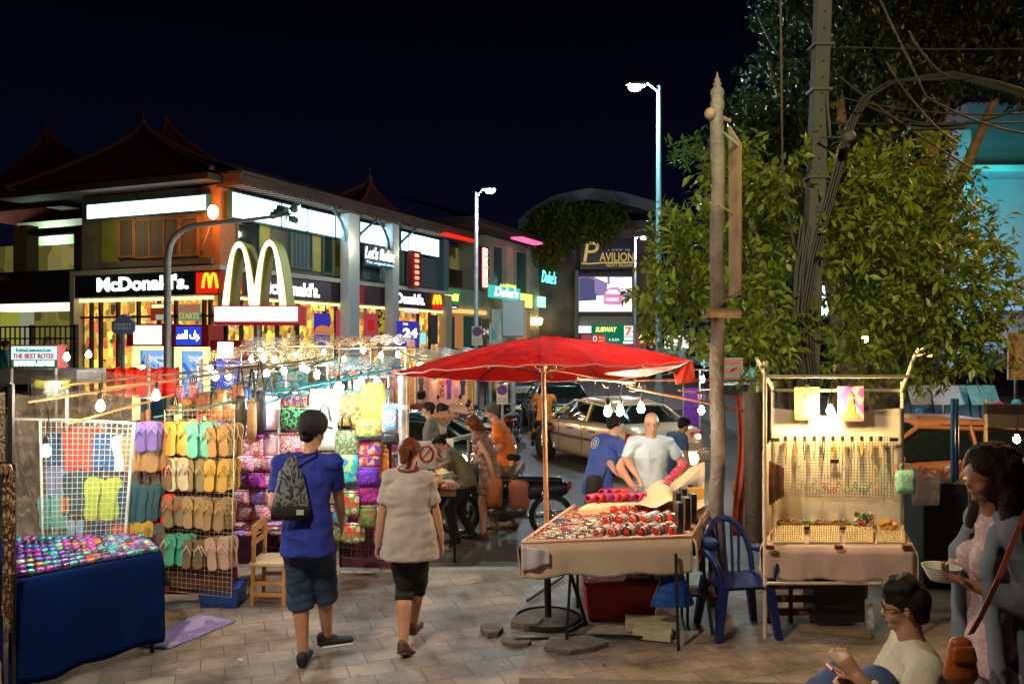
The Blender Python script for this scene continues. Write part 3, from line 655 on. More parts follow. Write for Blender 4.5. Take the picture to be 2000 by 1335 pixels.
m.build('strap', M('strap_red',(.28,.06,.03),.5), OB); m = MB(); c_ = P(1876,1285,2.9); el(m, c_+V((0,0,-.055)), c_+V((0,0,.05)), .062,.040,.035,.026, side=V((1,0,.0))); bd = fuse(m,'body',OL,OB,.006,2); m = MB(); el(m, c_+V((0,-.030,.0)), c_+V((0,-.022,.045)), .046,.038,.008,.012, side=V((1,0,0)), cap=.5); fuse(m,'flap',OL,bd,.005,2)
# seated man
SK_S = M('skin_seated',(.34,.18,.11),.45,var=.1)
i12 = person('seated man with glasses and black hair in white shirt and jeans', (1.69,3.6,0), rad(-76), 1.72, lean=-.03, pelvis=V((1.70,3.61,.56)), feet=(V((1.19,3.44,.60)),V((1.13,3.78,.54))), knee_hint=(V((-.2,0,1)),V((-.2,0,1))), hands=(P(1676,1322,3.36),P(1658,1330,3.6)), elbow_hint=(V((.3,-.5,-1)),V((.3,.5,-1))), look=(-.93,.28,-.10), skin=SK_S, top=M('white_shirt',(.40,.38,.31),.8,var=.065,bump=.2,bscale=150), sleeve=1.8, hem=.05, loose=.022, bottom=M('jeans_blue',(.03,.06,.16),.8,var=.3,scale=12), blen=1.9, shoes=(BLK_,BLK_), hair=HAIR_B, extra_hair=lambda m,q,s:(el(m,q(.045,0,.085),q(-.02,0,.10),.070*s,.085*s,.034*s,.04*s),el(m,q(-.05,0,.05),q(-.05,0,-.03),.080*s,.058*s,.055*s,.040*s)), voxel=.0075, curl=.9, bulk=1.12)
i12['spec'] = 'the seated man'; specs(i12, BLK_)
m = MB(); m.box(P(1640,1312,3.46),(.10,.07,.015),rot=Matrix.Rotation(.5,3,'Y')); tag(m.build('phone', M('phone_red',(.3,.03,.02),.3), loc=P(1640,1312,3.46), bevel=.004), 'dark red phone in the hands of the seated man', 'phone')
ch_ = plastic_chair('cream plastic garden chair under the seated man', (1.73,3.61,.09), 0, M('chair_cream',(.45,.40,.28),.45))
ch_.rotation_euler.z = rad(76)
# small people further off
def far(label, px, Y, yaw, ht, tc_, bc_, z=ROAD, fem=False, hair=HAIR_B, vox=.016, eh=None, **k): return person(label, (P(px,0,Y).x,Y,z), rad(yaw), ht, fem, skin=SK_T, top=tc_, sleeve=.6, bottom=bc_, blen=1.9, shoes=(BLK_,BLK_), hair=hair, voxel=vox, extra_hair=eh, face=False, **k)
longh = lambda m,q,s: el(m,q(-.05,0,.02),q(-.08,0,-.24),.075*s,.06*s)
far('woman in white top with long dark hair behind the plastic roof at the left', 177, 12.5, -20, 1.62, WHT_T, BLK_, fem=True, eh=longh)
far('person in blue beside the bulb rail, partly hidden by the stall keeper', 1302, 11.5, 70, 1.60, M('denim_shirt',(.04,.08,.2),.8), JEAN, lean=.5)
far('person with pink scarf in pale clothes on the plaza at the right', 1946, 13.8, 160, 1.60, pattern('blouse_far',[(.5,.1,.12),(.5,.45,.4)],9,'noise'), BLK_, hair=M('scarf_pink',(.45,.04,.12),.8))
far('person in light blue headscarf at the right edge of the plaza', 1985, 14.0, 200, 1.62, M('far_pink',(.45,.2,.18),.8), BLK_, hair=M('scarf_blue',(.03,.25,.5),.8))
far('dark haired person bending among the easel boards', 1808, 15.8, 40, 1.60, M('far_blue',(.03,.15,.35),.8), BLK_, lean=.6)
far('person in teal on the terrace steps at the left edge', 8, 20, 40, 1.7, M('far_teal',(.02,.3,.35),.8), BLK_, z=.7)
# ------------------------------------------------------------ camera, world
cam_d = bpy.data.cameras.new('camera'); cam = bpy.data.objects.new('camera', cam_d); C.objects.link(cam)
cam.location = (0,0,H); cam.rotation_euler = (PI/2,0,0); cam_d.sensor_width = 36; cam_d.lens = F/2000*36; cam_d.clip_end = 600; cam_d.clip_start = .05
scene.camera = cam
scene.view_settings.view_transform = 'Standard'; scene.view_settings.look = 'None'; scene.view_settings.exposure = .85; scene.view_settings.gamma = 1
scene.cycles.use_denoising = True
try: scene.cycles.denoiser = 'OPENIMAGEDENOISE'
except Exception: pass
scene.cycles.use_light_tree = True; scene.cycles.sample_clamp_indirect = 4; scene.cycles.max_bounces = 6; scene.cycles.diffuse_bounces = 3; scene.cycles.transparent_max_bounces = 12
scene.cycles.caustics_reflective = False; scene.cycles.caustics_refractive = False
w = bpy.data.worlds.new('World'); scene.world = w; w.use_nodes = True; nt = w.node_tree; nt.nodes.clear()
wo = nt.nodes.new('ShaderNodeOutputWorld'); bg = nt.nodes.new('ShaderNodeBackground'); tc = nt.nodes.new('ShaderNodeTexCoord')
sx = nt.nodes.new('ShaderNodeSeparateXYZ'); nt.links.new(tc.outputs['Generated'], sx.inputs[0])
rp = nt.nodes.new('ShaderNodeValToRGB'); cr = rp.color_ramp
cr.elements[0].position = .0; cr.elements[0].color = (.0035,.0045,.014,1)
cr.elements[1].position = .36; cr.elements[1].color = (.0006,.0007,.0026,1)
e = cr.elements.new(.12); e.color = (.0020,.0026,.0105,1)
e = cr.elements.new(.22); e.color = (.0012,.0016,.0065,1)
nt.links.new(sx.outputs[2], rp.inputs[0])
# the town's glow on the haze behind the photographer
gl = nt.nodes.new('ShaderNodeMapRange'); gl.inputs['From Min'].default_value = .1; gl.inputs['From Max'].default_value = -.9; gl.inputs['To Min'].default_value = 0; gl.inputs['To Max'].default_value = .04
nt.links.new(sx.outputs[1], gl.inputs[0])
mx = nt.nodes.new('ShaderNodeVectorMath'); mx.operation = 'MULTIPLY_ADD'; mx.inputs[1].default_value = (1,.72,.5)
nt.links.new(gl.outputs[0], mx.inputs[0]); nt.links.new(rp.outputs[0], mx.inputs[2]); nt.links.new(mx.outputs[0], bg.inputs[0]); bg.inputs[1].default_value = .5
nt.links.new(bg.outputs[0], wo.inputs[0])

# ------------------------------------------------------------ ground
def road_mat():
    m, nt, o = newmat('asphalt'); b = nd(nt, 'BsdfPrincipled'); tc = nd(nt, 'TexCoord')
    n = nd(nt, 'TexNoise', Scale=.7, Detail=6.0); n2 = nd(nt, 'TexNoise', Scale=90.0, Detail=2.0)
    nt.links.new(tc.outputs['Object'], n.inputs[0]); nt.links.new(tc.outputs['Object'], n2.inputs[0])
    r = ramp(nt, [(.035,.033,.032),(.075,.070,.066),(.05,.047,.044)], 'LINEAR'); nt.links.new(n.outputs['Fac'], r.inputs[0])
    nt.links.new(r.outputs[0], b.inputs['Base Color'])
    rr = nd(nt, 'MapRange'); rr.inputs['To Min'].default_value = .35; rr.inputs['To Max'].default_value = .75; nt.links.new(n.outputs['Fac'], rr.inputs[0]); nt.links.new(rr.outputs[0], b.inputs['Roughness'])
    bp = nd(nt, 'Bump', Strength=.5, Distance=.008); nt.links.new(n2.outputs['Fac'], bp.inputs['Height']); nt.links.new(bp.outputs[0], b.inputs['Normal'])
    nt.links.new(b.outputs[0], o.inputs[0]); return m
def tile_mat():
    m, nt, o = newmat('paving'); b = nd(nt, 'BsdfPrincipled'); tc = nd(nt, 'TexCoord')
    mp = nd(nt, 'Mapping'); mp.inputs['Rotation'].default_value = (0,0,math.radians(-20)); nt.links.new(tc.outputs['Object'], mp.inputs[0])
    dn = nd(nt, 'TexNoise', Scale=3.0); nt.links.new(tc.outputs['Object'], dn.inputs[0])
    ad = nd(nt, 'VectorMath', operation='MULTIPLY_ADD'); ad.inputs[1].default_value = (.03,.03,0); nt.links.new(dn.outputs['Color'], ad.inputs[0]); nt.links.new(mp.outputs[0], ad.inputs[2])
    br = nd(nt, 'TexBrick', Scale=1.0); br.offset = .5; br.inputs['Mortar Size'].default_value = .005; br.inputs['Brick Width'].default_value = .33; br.inputs['Row Height'].default_value = .24
    br.inputs['Color1'].default_value = (.215,.18,.15,1); br.inputs['Color2'].default_value = (.29,.245,.205,1); br.inputs['Mortar'].default_value = (.12,.10,.085,1); br.inputs['Mortar Smooth'].default_value = .3; br.inputs['Bias'].default_value = -.1
    nt.links.new(ad.outputs[0], br.inputs[0])
    n = nd(nt, 'TexNoise', Scale=1.6, Detail=8.0, Roughness=.65); nt.links.new(tc.outputs['Object'], n.inputs[0])
    st = nd(nt, 'MapRange'); st.inputs['From Min'].default_value = .35; st.inputs['From Max'].default_value = .62; st.inputs['To Min'].default_value = .26; st.inputs['To Max'].default_value = 1.1; nt.links.new(n.outputs['Fac'], st.inputs[0])
    sp = nd(nt, 'TexVoronoi', Scale=9.0); nt.links.new(tc.outputs['Object'], sp.inputs[0])
    ss = nd(nt, 'MapRange'); ss.inputs['From Min'].default_value = .03; ss.inputs['From Max'].default_value = .10; ss.inputs['To Min'].default_value = .55; nt.links.new(sp.outputs['Distance'], ss.inputs[0])
    v = nd(nt, 'VectorMath', operation='SCALE'); nt.links.new(br.outputs[0], v.inputs[0]); nt.links.new(st.outputs[0], v.inputs['Scale'])
    v2 = nd(nt, 'VectorMath', operation='SCALE'); nt.links.new(v.outputs[0], v2.inputs[0]); nt.links.new(ss.outputs[0], v2.inputs['Scale'])
    nt.links.new(v2.outputs[0], b.inputs['Base Color'])
    rr = nd(nt, 'MapRange'); rr.inputs['To Min'].default_value = .38; rr.inputs['To Max'].default_value = .8; nt.links.new(n.outputs['Fac'], rr.inputs[0]); nt.links.new(rr.outputs[0], b.inputs['Roughness'])
    n3 = nd(nt, 'TexNoise', Scale=45.0, Detail=4.0); nt.links.new(tc.outputs['Object'], n3.inputs[0])
    h = nd(nt, 'Math', operation='MULTIPLY_ADD'); h.inputs[1].default_value = .25; nt.links.new(n3.outputs['Fac'], h.inputs[0])
    iv = nd(nt, 'Math', operation='SUBTRACT'); iv.inputs[0].default_value = 1; nt.links.new(br.outputs['Fac'], iv.inputs[1]); nt.links.new(iv.outputs[0], h.inputs[2])
    bp = nd(nt, 'Bump', Strength=.6, Distance=.012); nt.links.new(h.outputs[0], bp.inputs['Height']); nt.links.new(bp.outputs[0], b.inputs['Normal'])
    nt.links.new(b.outputs[0], o.inputs[0]); return m
m = MB(); m.grid(lambda u, v: V((-300+600*u, -60+660*v, ROAD)), 20, 20, False); struct(m.build('road', road_mat()))
KE = 8.78
PAVE = tile_mat()
m = MB(); m.prism([(-14,-4,-.15),(9,-4,-.15),(9,KE+.2,-.15),(1.2,KE,-.15),(-14,KE-.2,-.15)], (0,0,.15)); m.v = [tuple(q) for q in m.v]; struct(m.build('pavement', PAVE))
m = MB(); m.prism([(-14,KE-.2,ROAD-.02),(1.2,KE,ROAD-.02),(9,KE+.2,ROAD-.02),(9,KE+.38,ROAD-.02),(1.2,KE+.18,ROAD-.02),(-14,KE-.02,ROAD-.02)], (0,0,.215)); struct(m.build('kerb', M('kerb_stone', (.24,.23,.21), .8, bump=.6), bevel=.02))
# smooth concrete apron across the near edge of the pavement and dirt round the stall feet
m = MB(); m.grid(lambda u, v: V((.05+(4.8)*u, lerp(5.35+.35*math.sin(u*9)*.12-.5*u, 5.95-.22*u, v), .004)), 30, 3, False); struct(m.build('gutter_strip', M('wet_concrete', (.10,.085,.068), .7, var=.5, scale=4, bump=.9, bscale=26)))
m = MB(); m.grid(lambda u, v: V((-1.6+7.6*u, lerp(4.2, 5.32-.5*max(0,u-.21)*1.25+.04*math.sin(u*9), v), .004)), 30, 3, False); struct(m.build('concrete_apron', M('apron', (.22,.16,.115), .75, var=.35, scale=5, bump=.7, bscale=90)))
m = MB(); m.hexa([(.9,.9,-.1),(6,.9,-.1),(6,3.62,-.1),(.9,3.62,-.1)], [(.9,.9,.36),(6,.9,.36),(6,3.62,.36),(.9,3.62,.36)]); struct(m.build('step', M('step_stone', (.2,.18,.16), .8, bump=.4), bevel=.01))
m = MB(); m.box((-14,34,-.12),(60,8,.16),rot=math.radians(0)); struct(m.build('far_pavement', M('far_paving', (.16,.14,.13), .7, var=.4, scale=2)))
m = MB(); m.box((17,26,-.12),(22,22,.15)); struct(m.build('plaza', M('plaza_paving', (.15,.14,.13), .6, var=.4, scale=2)))
# loose broken slabs and a manhole ring under the front of the table
for i, (px, py, sx, sy) in enumerate([(1010,1256,.28,.10),(1120,1262,.5,.2),(960,1235,.22,.14),(1030,1220,.3,.16)]):
    g = G(px, py); m = MB(); n = 7; pts = [g + V((math.cos(2*PI*k/n)*sx*.5*random.uniform(.7,1.1), math.sin(2*PI*k/n)*sy*random.uniform(.6,1.1), 0)) for k in range(n)]
    m.prism(pts, (0,0,.03+.01*i)); o = m.build('broken_slab', M('slab', (.12,.10,.085), .85, var=.5, scale=12, bump=1), bevel=.006)
    tag(o, ['small dark flat slab left of the iron rods under the bracelet table','wide cracked slab lying behind the rods under the bracelet table','chipped paving piece farthest left on the pavement by the umbrella base','grey slab piece beside the foot of the red umbrella pole'][i], 'slab', 'broken slabs round the umbrella base')

# ------------------------------------------------------------ buildings
WHITE_BOX = E('lightbox_white', (.62,.92,1), 2.6); PALE = E('lightbox_edge', (.25,.75,.9), 1.1)
DARK = M('dark_metal', (.02,.02,.022), .5, var=.3)
ROOF = M('clay_roof', (.10,.012,.006), .8, var=.5, scale=3, bump=1, bscale=30)
EAVE = M('eave_wood', (.09,.042,.025), .6, var=.4, scale=3)
CREAM = M('cream_wall', (.55,.48,.36), .8, var=.2, scale=2, bump=.2)
OLIVE = M('olive_panel', (.40,.38,.07), .6, var=.25, scale=2)
GREYW = M('grey_wall', (.30,.27,.15), .7, var=.3, scale=2)
TERRA = M('terracotta', (.45,.18,.08), .7, var=.25, scale=2)
LEDGE = M('white_ledge', (.62,.58,.52), .6, var=.2)
SIGNB = M('sign_black', (.012,.015,.018), .4, var=.2); SIGNP = M('sign_plum', (.03,.02,.03), .4, var=.2)
LET = E('letter_white', (.95,1,1), 2.2); LRED = E('sign_red', (1,.02,.01), .75, False); LYEL = E('letter_yellow', (1,.62,.02), 1.4)
GLASS = M('dark_glass', (.02,.03,.035), .12, var=.2, scale=1, spec=.9)
def shop_mat(key, cols, st, scale=1.1):
    m, nt, o = newmat(key); tc = nd(nt, 'TexCoord'); mp = nd(nt, 'Mapping'); mp.inputs['Scale'].default_value = (1.3,1.3,1.0); nt.links.new(tc.outputs['Object'], mp.inputs[0])
    v = nd(nt, 'TexVoronoi', Scale=scale, distance='CHEBYCHEV'); nt.links.new(mp.outputs[0], v.inputs[0]); s = nd(nt, 'SeparateColor'); nt.links.new(v.outputs['Color'], s.inputs[0])
    r = ramp(nt, cols, 'LINEAR'); nt.links.new(s.outputs[0], r.inputs[0]); e = nd(nt, 'Emission', Strength=st*.62)
    nt.links.new(r.outputs[0], e.inputs[0]); nt.links.new(e.outputs[0], o.inputs[0]); return m
SHOP = shop_mat('lit_shop_interior', [(.02,.012,.01),(.40,.24,.03),(.05,.03,.02),(.60,.42,.06),(.25,.03,.02),(.35,.12,.02),(.08,.05,.15)], 2.6, 3.2)
SHOP2 = shop_mat('lit_hall_interior', [(.05,.035,.01),(.30,.26,.05),(.02,.02,.01),(.35,.28,.10),(.12,.08,.03)], .6, .8)
FL = Face((-10.99,32,0), (.92,-.392,0)); FR = Face((-10.99,32,0), (.392,.92,0))
B = T('corner_restaurant', 'two storey corner restaurant with white light boxes under its eaves', 'building', (-10.99,32,ROAD))
# walls: left wing and right wing, thick
uL = FL.uv(160, 500)[0]; uR = FR.uv(866, 500)[0]
m = MB(); m.hexa([FL.pt(uL,ROAD), FL.pt(0,ROAD), FL.pt(0,ROAD)+V((-1.2,6,0)), FL.pt(uL,ROAD,-6)], [FL.pt(uL,8.6), FL.pt(0,8.6), FL.pt(0,8.6)+V((-1.2,6,0)), FL.pt(uL,8.6,-6)]); wl = m.build('wall', GREYW, B)
m = MB(); FR.box(m, 0.02, uR, ROAD, 8.55, -6, -.02); m.build('wall', M('plum_wall', (.16,.15,.13), .7, var=.3, scale=2), B)
# light boxes
def arch_mark(face, x0, y0, x1, y1, w, mat, parent):
    m = MB(); c0 = (x0+x1)/2; q_ = (x1-x0)/4; N = 12
    for sg in (-1,1):
        pts = [face.px(c0+sg*q_+q_*math.copysign(abs(t)**.6, t), y0+(y1-y0)*abs(t)**1.5, w) for t in [k/N*2-1 for k in range(N+1)]]
        m.tube(pts, .055 if x1-x0 > 18 else .075, 6)
    return m.build('arch_mark', mat, parent)
def lightbox(face, x0, x1, ya, yb, w=.5):
    """top edge from ya at x0 to yb at x1 is level in the place: height taken from the middle"""
    xm = (x0+x1)/2; m = MB(); face.rect(m, x0, ya, x1, yb, w-.25, w); o = m.build('light_box', M('box_frame', (.03,.12,.16), .4, var=.1), B)
    m = MB(); face.rect(m, x0+2, ya+3, x1-2, yb-3, w+.003, w+.02); m.build('lit_panel', WHITE_BOX, o)
lightbox(FL, 168, 403, 388, 421, .55)
uu = FR.uv(640, 430, .5)
for x0, x1 in ((453,549),(551,600),(602,654),(656,679),(704,729),(731,760),(784,797),(799,857)):
    v1 = 8.03; v0 = 6.98
    u0 = FR.uv(x0, 430, .5)[0]; u1 = FR.uv(x1, 430, .5)[0]
    m = MB(); FR.box(m, u0, u1, v0, v1, .25, .5); o = m.build('light_box', MATS['box_frame'], B)
    m = MB(); FR.box(m, u0+.03, u1-.03, v0+.07, v1-.07, .503, .52); m.build('lit_panel', WHITE_BOX, o)
# eaves and roofs
m = MB(); FR.box(m, -.4, uR+1.6, 8.25, 8.5, -2, 1.3); FR.box(m, -.5, uR+1.8, 8.5, 8.62, -2, 1.45); ev = m.build('eave', EAVE, B)
m = MB()
for k in range(60): u = -.3 + k*(uR+1.8)/60; FR.box(m, u, u+.09, 8.12, 8.25, .1, 1.35)
m.build('rafter', EAVE, ev)
m = MB(); FL.box(m, uL-3.6, .5, 8.25, 8.5, -2, 1.2); m.build('eave', M('eave_dark', (.05,.03,.025), .7), B)
def hip(name, base, apex, parent, seg=7, mat=ROOF, flare=1.28):
    """concave pyramid roof: four base corners and an apex"""
    m = MB(); apex = V(apex); rows = []
    for i in range(seg+1):
        t = i/seg; k = (1-t)**flare; rows.append([apex.lerp(V(b), 1) * 0 + V((apex.x + (b[0]-apex.x)*k, apex.y + (b[1]-apex.y)*k, b[2] + (apex.z-b[2])*t)) for b in base])
    for i in range(seg):
        for j in range(len(base)):
            a, b = rows[i][j], rows[i][(j+1)%len(base)]; c, d = rows[i+1][(j+1)%len(base)], rows[i+1][j]; m.quad(a, b, c, d)
    o = m.build(name, mat, parent); m = MB()
    for j in range(len(base)): m.tube([rows[i][j]+V((0,0,.06)) for i in range(seg+1)], .10, 5)
    m.lathe(apex - V((0,0,.15)), [(.18,0),(.12,.2),(.16,.3),(.05,.45),(.02,.8)], 8); m.build('ridge', M('ridge_tile', (.13,.018,.009), .8), o); return o
hip('roof', [FL.pt(-9.6,8.5,1.6), FL.pt(.9,8.5,1.4), FL.pt(0,8.5,-7), FL.pt(-9.6,8.5,-7.4)], P(280,246,38), B)
hip('roof', [V((-19,41,8.5)), V((-9.5,41,8.5)), V((-9,50,8.5)), V((-19,50,8.5))], P(325,240,46), B)
m = MB(); a = FR.pt(-.5,8.6,1.4); b = FR.pt(uR+1.7,8.6,1.4); c = FR.pt(uR-1,10.4,-4); d = FR.pt(3,10.4,-4); m.grid(lambda u,v: a.lerp(b,u).lerp(d.lerp(c,u),v), 24, 3); m.build('roof', M('dark_roof', (.05,.02,.015), .85, var=.4), B)
hip('roof', [FR.pt(9.4,8.9,0), FR.pt(13.4,8.9,0), FR.pt(13.4,8.9,-5), FR.pt(9.4,8.9,-5)], P(722,352,45), B, flare=1.5)
# upper storey left wing
def panel(face, x0, y0, x1, y1, w0, w1, mat, name, parent=None, **k):
    m = MB(); face.rect(m, x0, y0, x1, y1, w0, w1); return m.build(name, mat, parent or B, **k)
def window(face, x0, y0, x1, y1, nm, pane, frame_m, w=.03, parent=None, bars=0):
    f = MB(); 
    u0, v1 = face.uv(x0, y0, w); u1, _ = face.uv(x1, y0, w); xm = (x0+x1)/2; v1 = face.uv(xm, y0, w)[1]; v0 = face.uv(xm, y1, w)[1]; t = .07
    face.box(f, u0, u1, v0-t, v0, w, w+.1); face.box(f, u0, u1, v1, v1+t, w, w+.1); face.box(f, u0-t, u0, v0-t, v1+t, w, w+.1); face.box(f, u1, u1+t, v0-t, v1+t, w, w+.1)
    for k in range(bars): q = u0 + (u1-u0)*(k+1)/(bars+1); face.box(f, q-.03, q+.03, v0, v1, w, w+.09)
    o = f.build(nm, frame_m, parent or B); m = MB(); face.box(m, u0, u1, v0, v1, w, w+.04); m.build('pane', pane, o); return o
WARMWIN = pattern('curtain_warm', [(.10,.07,.05),(.16,.12,.09),(.12,.08,.055),(.20,.15,.11)], 3.0, 'vstripe'); TEALWIN = pattern('curtain_teal', [(.04,.09,.09),(.08,.15,.15),(.05,.10,.12),(.12,.20,.20)], 3.0, 'vstripe')
LOUV = pattern('louvre', [(.16,.10,.05),(.30,.20,.10)], 9.0, 'stripe')
panel(FL, 198, 428, 231, 512, .0, .05, OLIVE, 'olive_panel'); panel(FL, 389, 420, 411, 508, .0, .05, M('orange_panel', (.5,.3,.04), .6), 'olive_panel')
for x0, x1, n in ((236,262,0),(268,349,2)): window(FL, x0, 430, x1, 500, 'window', WARMWIN, TERRA, bars=n)
window(FL, 354, 428, 386, 497, 'window', LOUV, TERRA)
panel(FL, 190, 508, 412, 519, .0, .35, M('sill_grey', (.18,.14,.12), .7), 'sill')
m = MB(); m.hexa([FL.pt(-.75,4.9,.12), FL.pt(.1,4.9,.12), FR.pt(.9,4.9,.05), FL.pt(-.75,4.9,-.5)], [FL.pt(-.75,8.3,.12), FL.pt(.1,8.3,.12), FR.pt(.9,8.3,.05), FL.pt(-.75,8.3,-.5)]); m.build('corner_pillar', TERRA, B)
# upper storey right wing
for x0, x1, y0, y1 in ((446,459,425,515),(505,527,433,520),(609,627,452,530),(648,680,458,540)): panel(FR, x0, y0, x1, y1, 0, .05, OLIVE, 'olive_panel')
for x0, x1, y0, y1, p in ((462,502,428,517,GLASS),(567,606,444,522,TEALWIN),(630,646,455,532,GLASS),(708,762,470,545,TEALWIN),(786,850,497,556,TEALWIN)): window(FR, x0, y0, x1, y1, 'window', p, M('window_frame_grey', (.10,.16,.17), .5), bars=1 if x1-x0 > 45 else 0)
# ledges, sign bands
m = MB(); FL.box(m, uL-.1, .45, 5.02, 5.2, -.1, .5); m.build('ledge', LEDGE, B); m = MB(); FL.box(m, uL-.12, uL+.12, ROAD, 5.02, -.1, .48); m.build('corner_post', LEDGE, B)
m = MB(); FR.box(m, .3, uR+.3, 5.02, 5.2, -.1, .5); m.build('ledge', LEDGE, B)
u1 = FL.uv(382, 550, .45)[0]; u2 = FL.uv(432, 550, .45)[0]
def band(face, u0, u1, mat, nm='sign_band', w=.45): m = MB(); face.box(m, u0, u1, 4.12, 4.98, w-.3, w); return m.build(nm, mat, B)
s1 = band(FL, uL+.13, u1-.002, SIGNB); FL.write("McDonald's.", 190, 538, 368, 567, .455, LET, s1, bold=.03)
s2 = band(FL, u1, .35, M('red_board', (.6,.01,.008), .5), w=.453)
m = MB(); FL.box(m, u1+.03, .3, 4.16, 4.94, .456, .462); m.build('lit_face', LRED, s2); arch_mark(FL, 396, 534, 424, 562, .5, LYEL, s2)
q = lambda x: FR.uv(x, 560, .45)[0]
s3 = band(FR, .3, q(475), MATS['red_board'], w=.452); m = MB(); FR.box(m, .5, q(472), 4.16, 4.94, .455, .462); m.build('lit_face', LRED, s3); arch_mark(FR, 447, 543, 469, 573, .5, LYEL, s3)
s4 = band(FR, q(475)+.003, q(682), SIGNP); FR.write("McDonald's.", 511, 549, 624, 577, .455, LET, s4, bold=.03)
s5 = band(FR, q(703), q(711), MATS['red_board']); s6 = band(FR, q(711)+.003, q(843), SIGNP, w=.452); FR.write("McDonald's.", 757, 572, 829, 593, .457, LET, s6, bold=.03)
s7 = band(FR, q(843)+.003, q(864), MATS['red_board']); m = MB(); FR.box(m, q(844), q(863), 4.16, 4.94, .455, .462); m.build('lit_face', LRED, s7); arch_mark(FR, 847, 577, 861, 594, .5, LYEL, s7)
# ground floor: shopfront with warm hall behind
m = MB(); FL.box(m, uL+.2, -.1, .2, 4.1, .02, .04); m.build('shop_window', SHOP, B); m = MB(); FR.box(m, .4, uR-.2, .2, 4.1, .02, .04); m.build('shop_window', SHOP, B)
m = MB()
for x in (180,198,232,272,312,345,400,412): u = FL.uv(x, 640, .1)[0]; FL.box(m, u-.05, u+.05, ROAD, 4.1, .05, .2)
FL.box(m, uL, .2, 3.3, 3.38, .05, .18); m.build('shop_frame', DARK, B)
m = MB()
for x in (440,470,505,540,580,632,655,695,740,776,815,838): u = FR.uv(x, 640, .1)[0]; FR.box(m, u-.05, u+.05, ROAD, 4.1, .05, .2)
m.build('shop_frame', DARK, B)
m = MB(); FL.box(m, uL+.2, -.2, 3.95, 4.08, .1, .3); m.build('strip_lamp', E('strip_warm', (1,.85,.35), 1.6), B)
m = MB(); FR.box(m, .5, uR-.4, 3.98, 4.08, .1, .3); m.build('strip_lamp', MATS['strip_warm'], B)
# window posters
def poster(face, x0, y0, x1, y1, mat, w=.24, nm='poster', par=None): return panel(face, x0, y0, x1, y1, w-.03, w, mat, nm, par)
PINK = E('poster_pink', (.75,.10,.14), .45, False); BLU = E('poster_blue', (.05,.04,.45), .8, False)
p = poster(FL, 294, 592, 330, 626, E('poster_wine', (.35,.05,.02), .5, False)); m = MB(); FL.rect(m, 304, 614, 319, 624, .25, .28); m.build('box_print', E('pale_mint', (.5,.6,.5), .6, False), p); m = MB(); FL.rect(m, 296, 594, 328, 601, .25, .28); m.build('lit_edge', E('pale_gold', (1,.8,.4), 1.2, False), p)
p = poster(FL, 348, 594, 390, 626, E('poster_mint', (.20,.42,.30), .5, False)); FL.write('HAPPEN', 350, 596, 388, 608, .26, E('poster_red', (.8,.05,.01), .8, False), p); FL.write('STARTS', 350, 611, 388, 623, .26, E('poster_gold', (.8,.5,.05), .8, False), p)
p = poster(FR, 614, 612, 645, 672, BLU)
m = MB(); c = FR.px(629, 648, .27); m.lathe(c, [(.0,.30),(.35,.22),(.5,.05),(.52,0)], 14, axis=V((0,0,1))); m.lathe(c - V((0,0,.12)), [(.55,0),(.55,.09)], 14); m.build('burger_print', E('bun', (.8,.28,.06), .7, False), p)
FR.write('McCafé', 607, 592, 634, 606, .3, E('script_yellow', (1,.8,.1), 2, False), B, shear=.3)
p = poster(FR, 657, 608, 693, 670, PINK); m = MB(); a = FR.px(676, 665, .27); m.lathe(a, [(.28,0),(.42,.85),(.46,.87),(.3,1.05),(.12,1.3),(0,1.4)], 12); m.build('cup_print', E('cup', (.9,.35,.35), .9, False), p)
p = poster(FR, 711, 612, 738, 672, PINK); m = MB(); FR.rect(m, 719, 625, 731, 645, .27, .3); m.build('drink_print', E('wine2', (.5,.02,.02), .8, False), p)
p = poster(FR, 740, 608, 760, 674, pattern('poster_leopard', [(.5,.4,.05),(.4,.3,.04),(.06,.03,.01),(.55,.45,.08)], 7, 'cell', emit=.7))
FR.write('24', 670, 594, 682, 607, .3, E('white_dim', (.7,.6,.6), .8, False), B)
p = panel(FR, 784, 627, 819, 676, 1.0, 1.25, BLU, 'hanging_sign'); FR.write('24', 787, 641, 815, 659, 1.26, LET, p, bold=.03); FR.write('hours', 794, 662, 809, 667, 1.26, E('script_w', (.8,.8,1), 1.2, False), p); arch_mark(FR, 796, 668, 808, 675, 1.27, E('m_orange', (1,.3,.1), 1, False), p); FR.scrib(787, 629, 799, 636, 1.27, MATS['script_w'], p)
p = poster(FR, 790, 601, 818, 611, E('pink_lit', (.9,.5,.7), 1.2, False)); p = poster(FR, 822, 650, 832, 672, E('tealcase', (.3,.8,.8), 1, False)); poster(FR, 842, 615, 855, 672, M('poster_dark', (.05,.08,.12), .5))
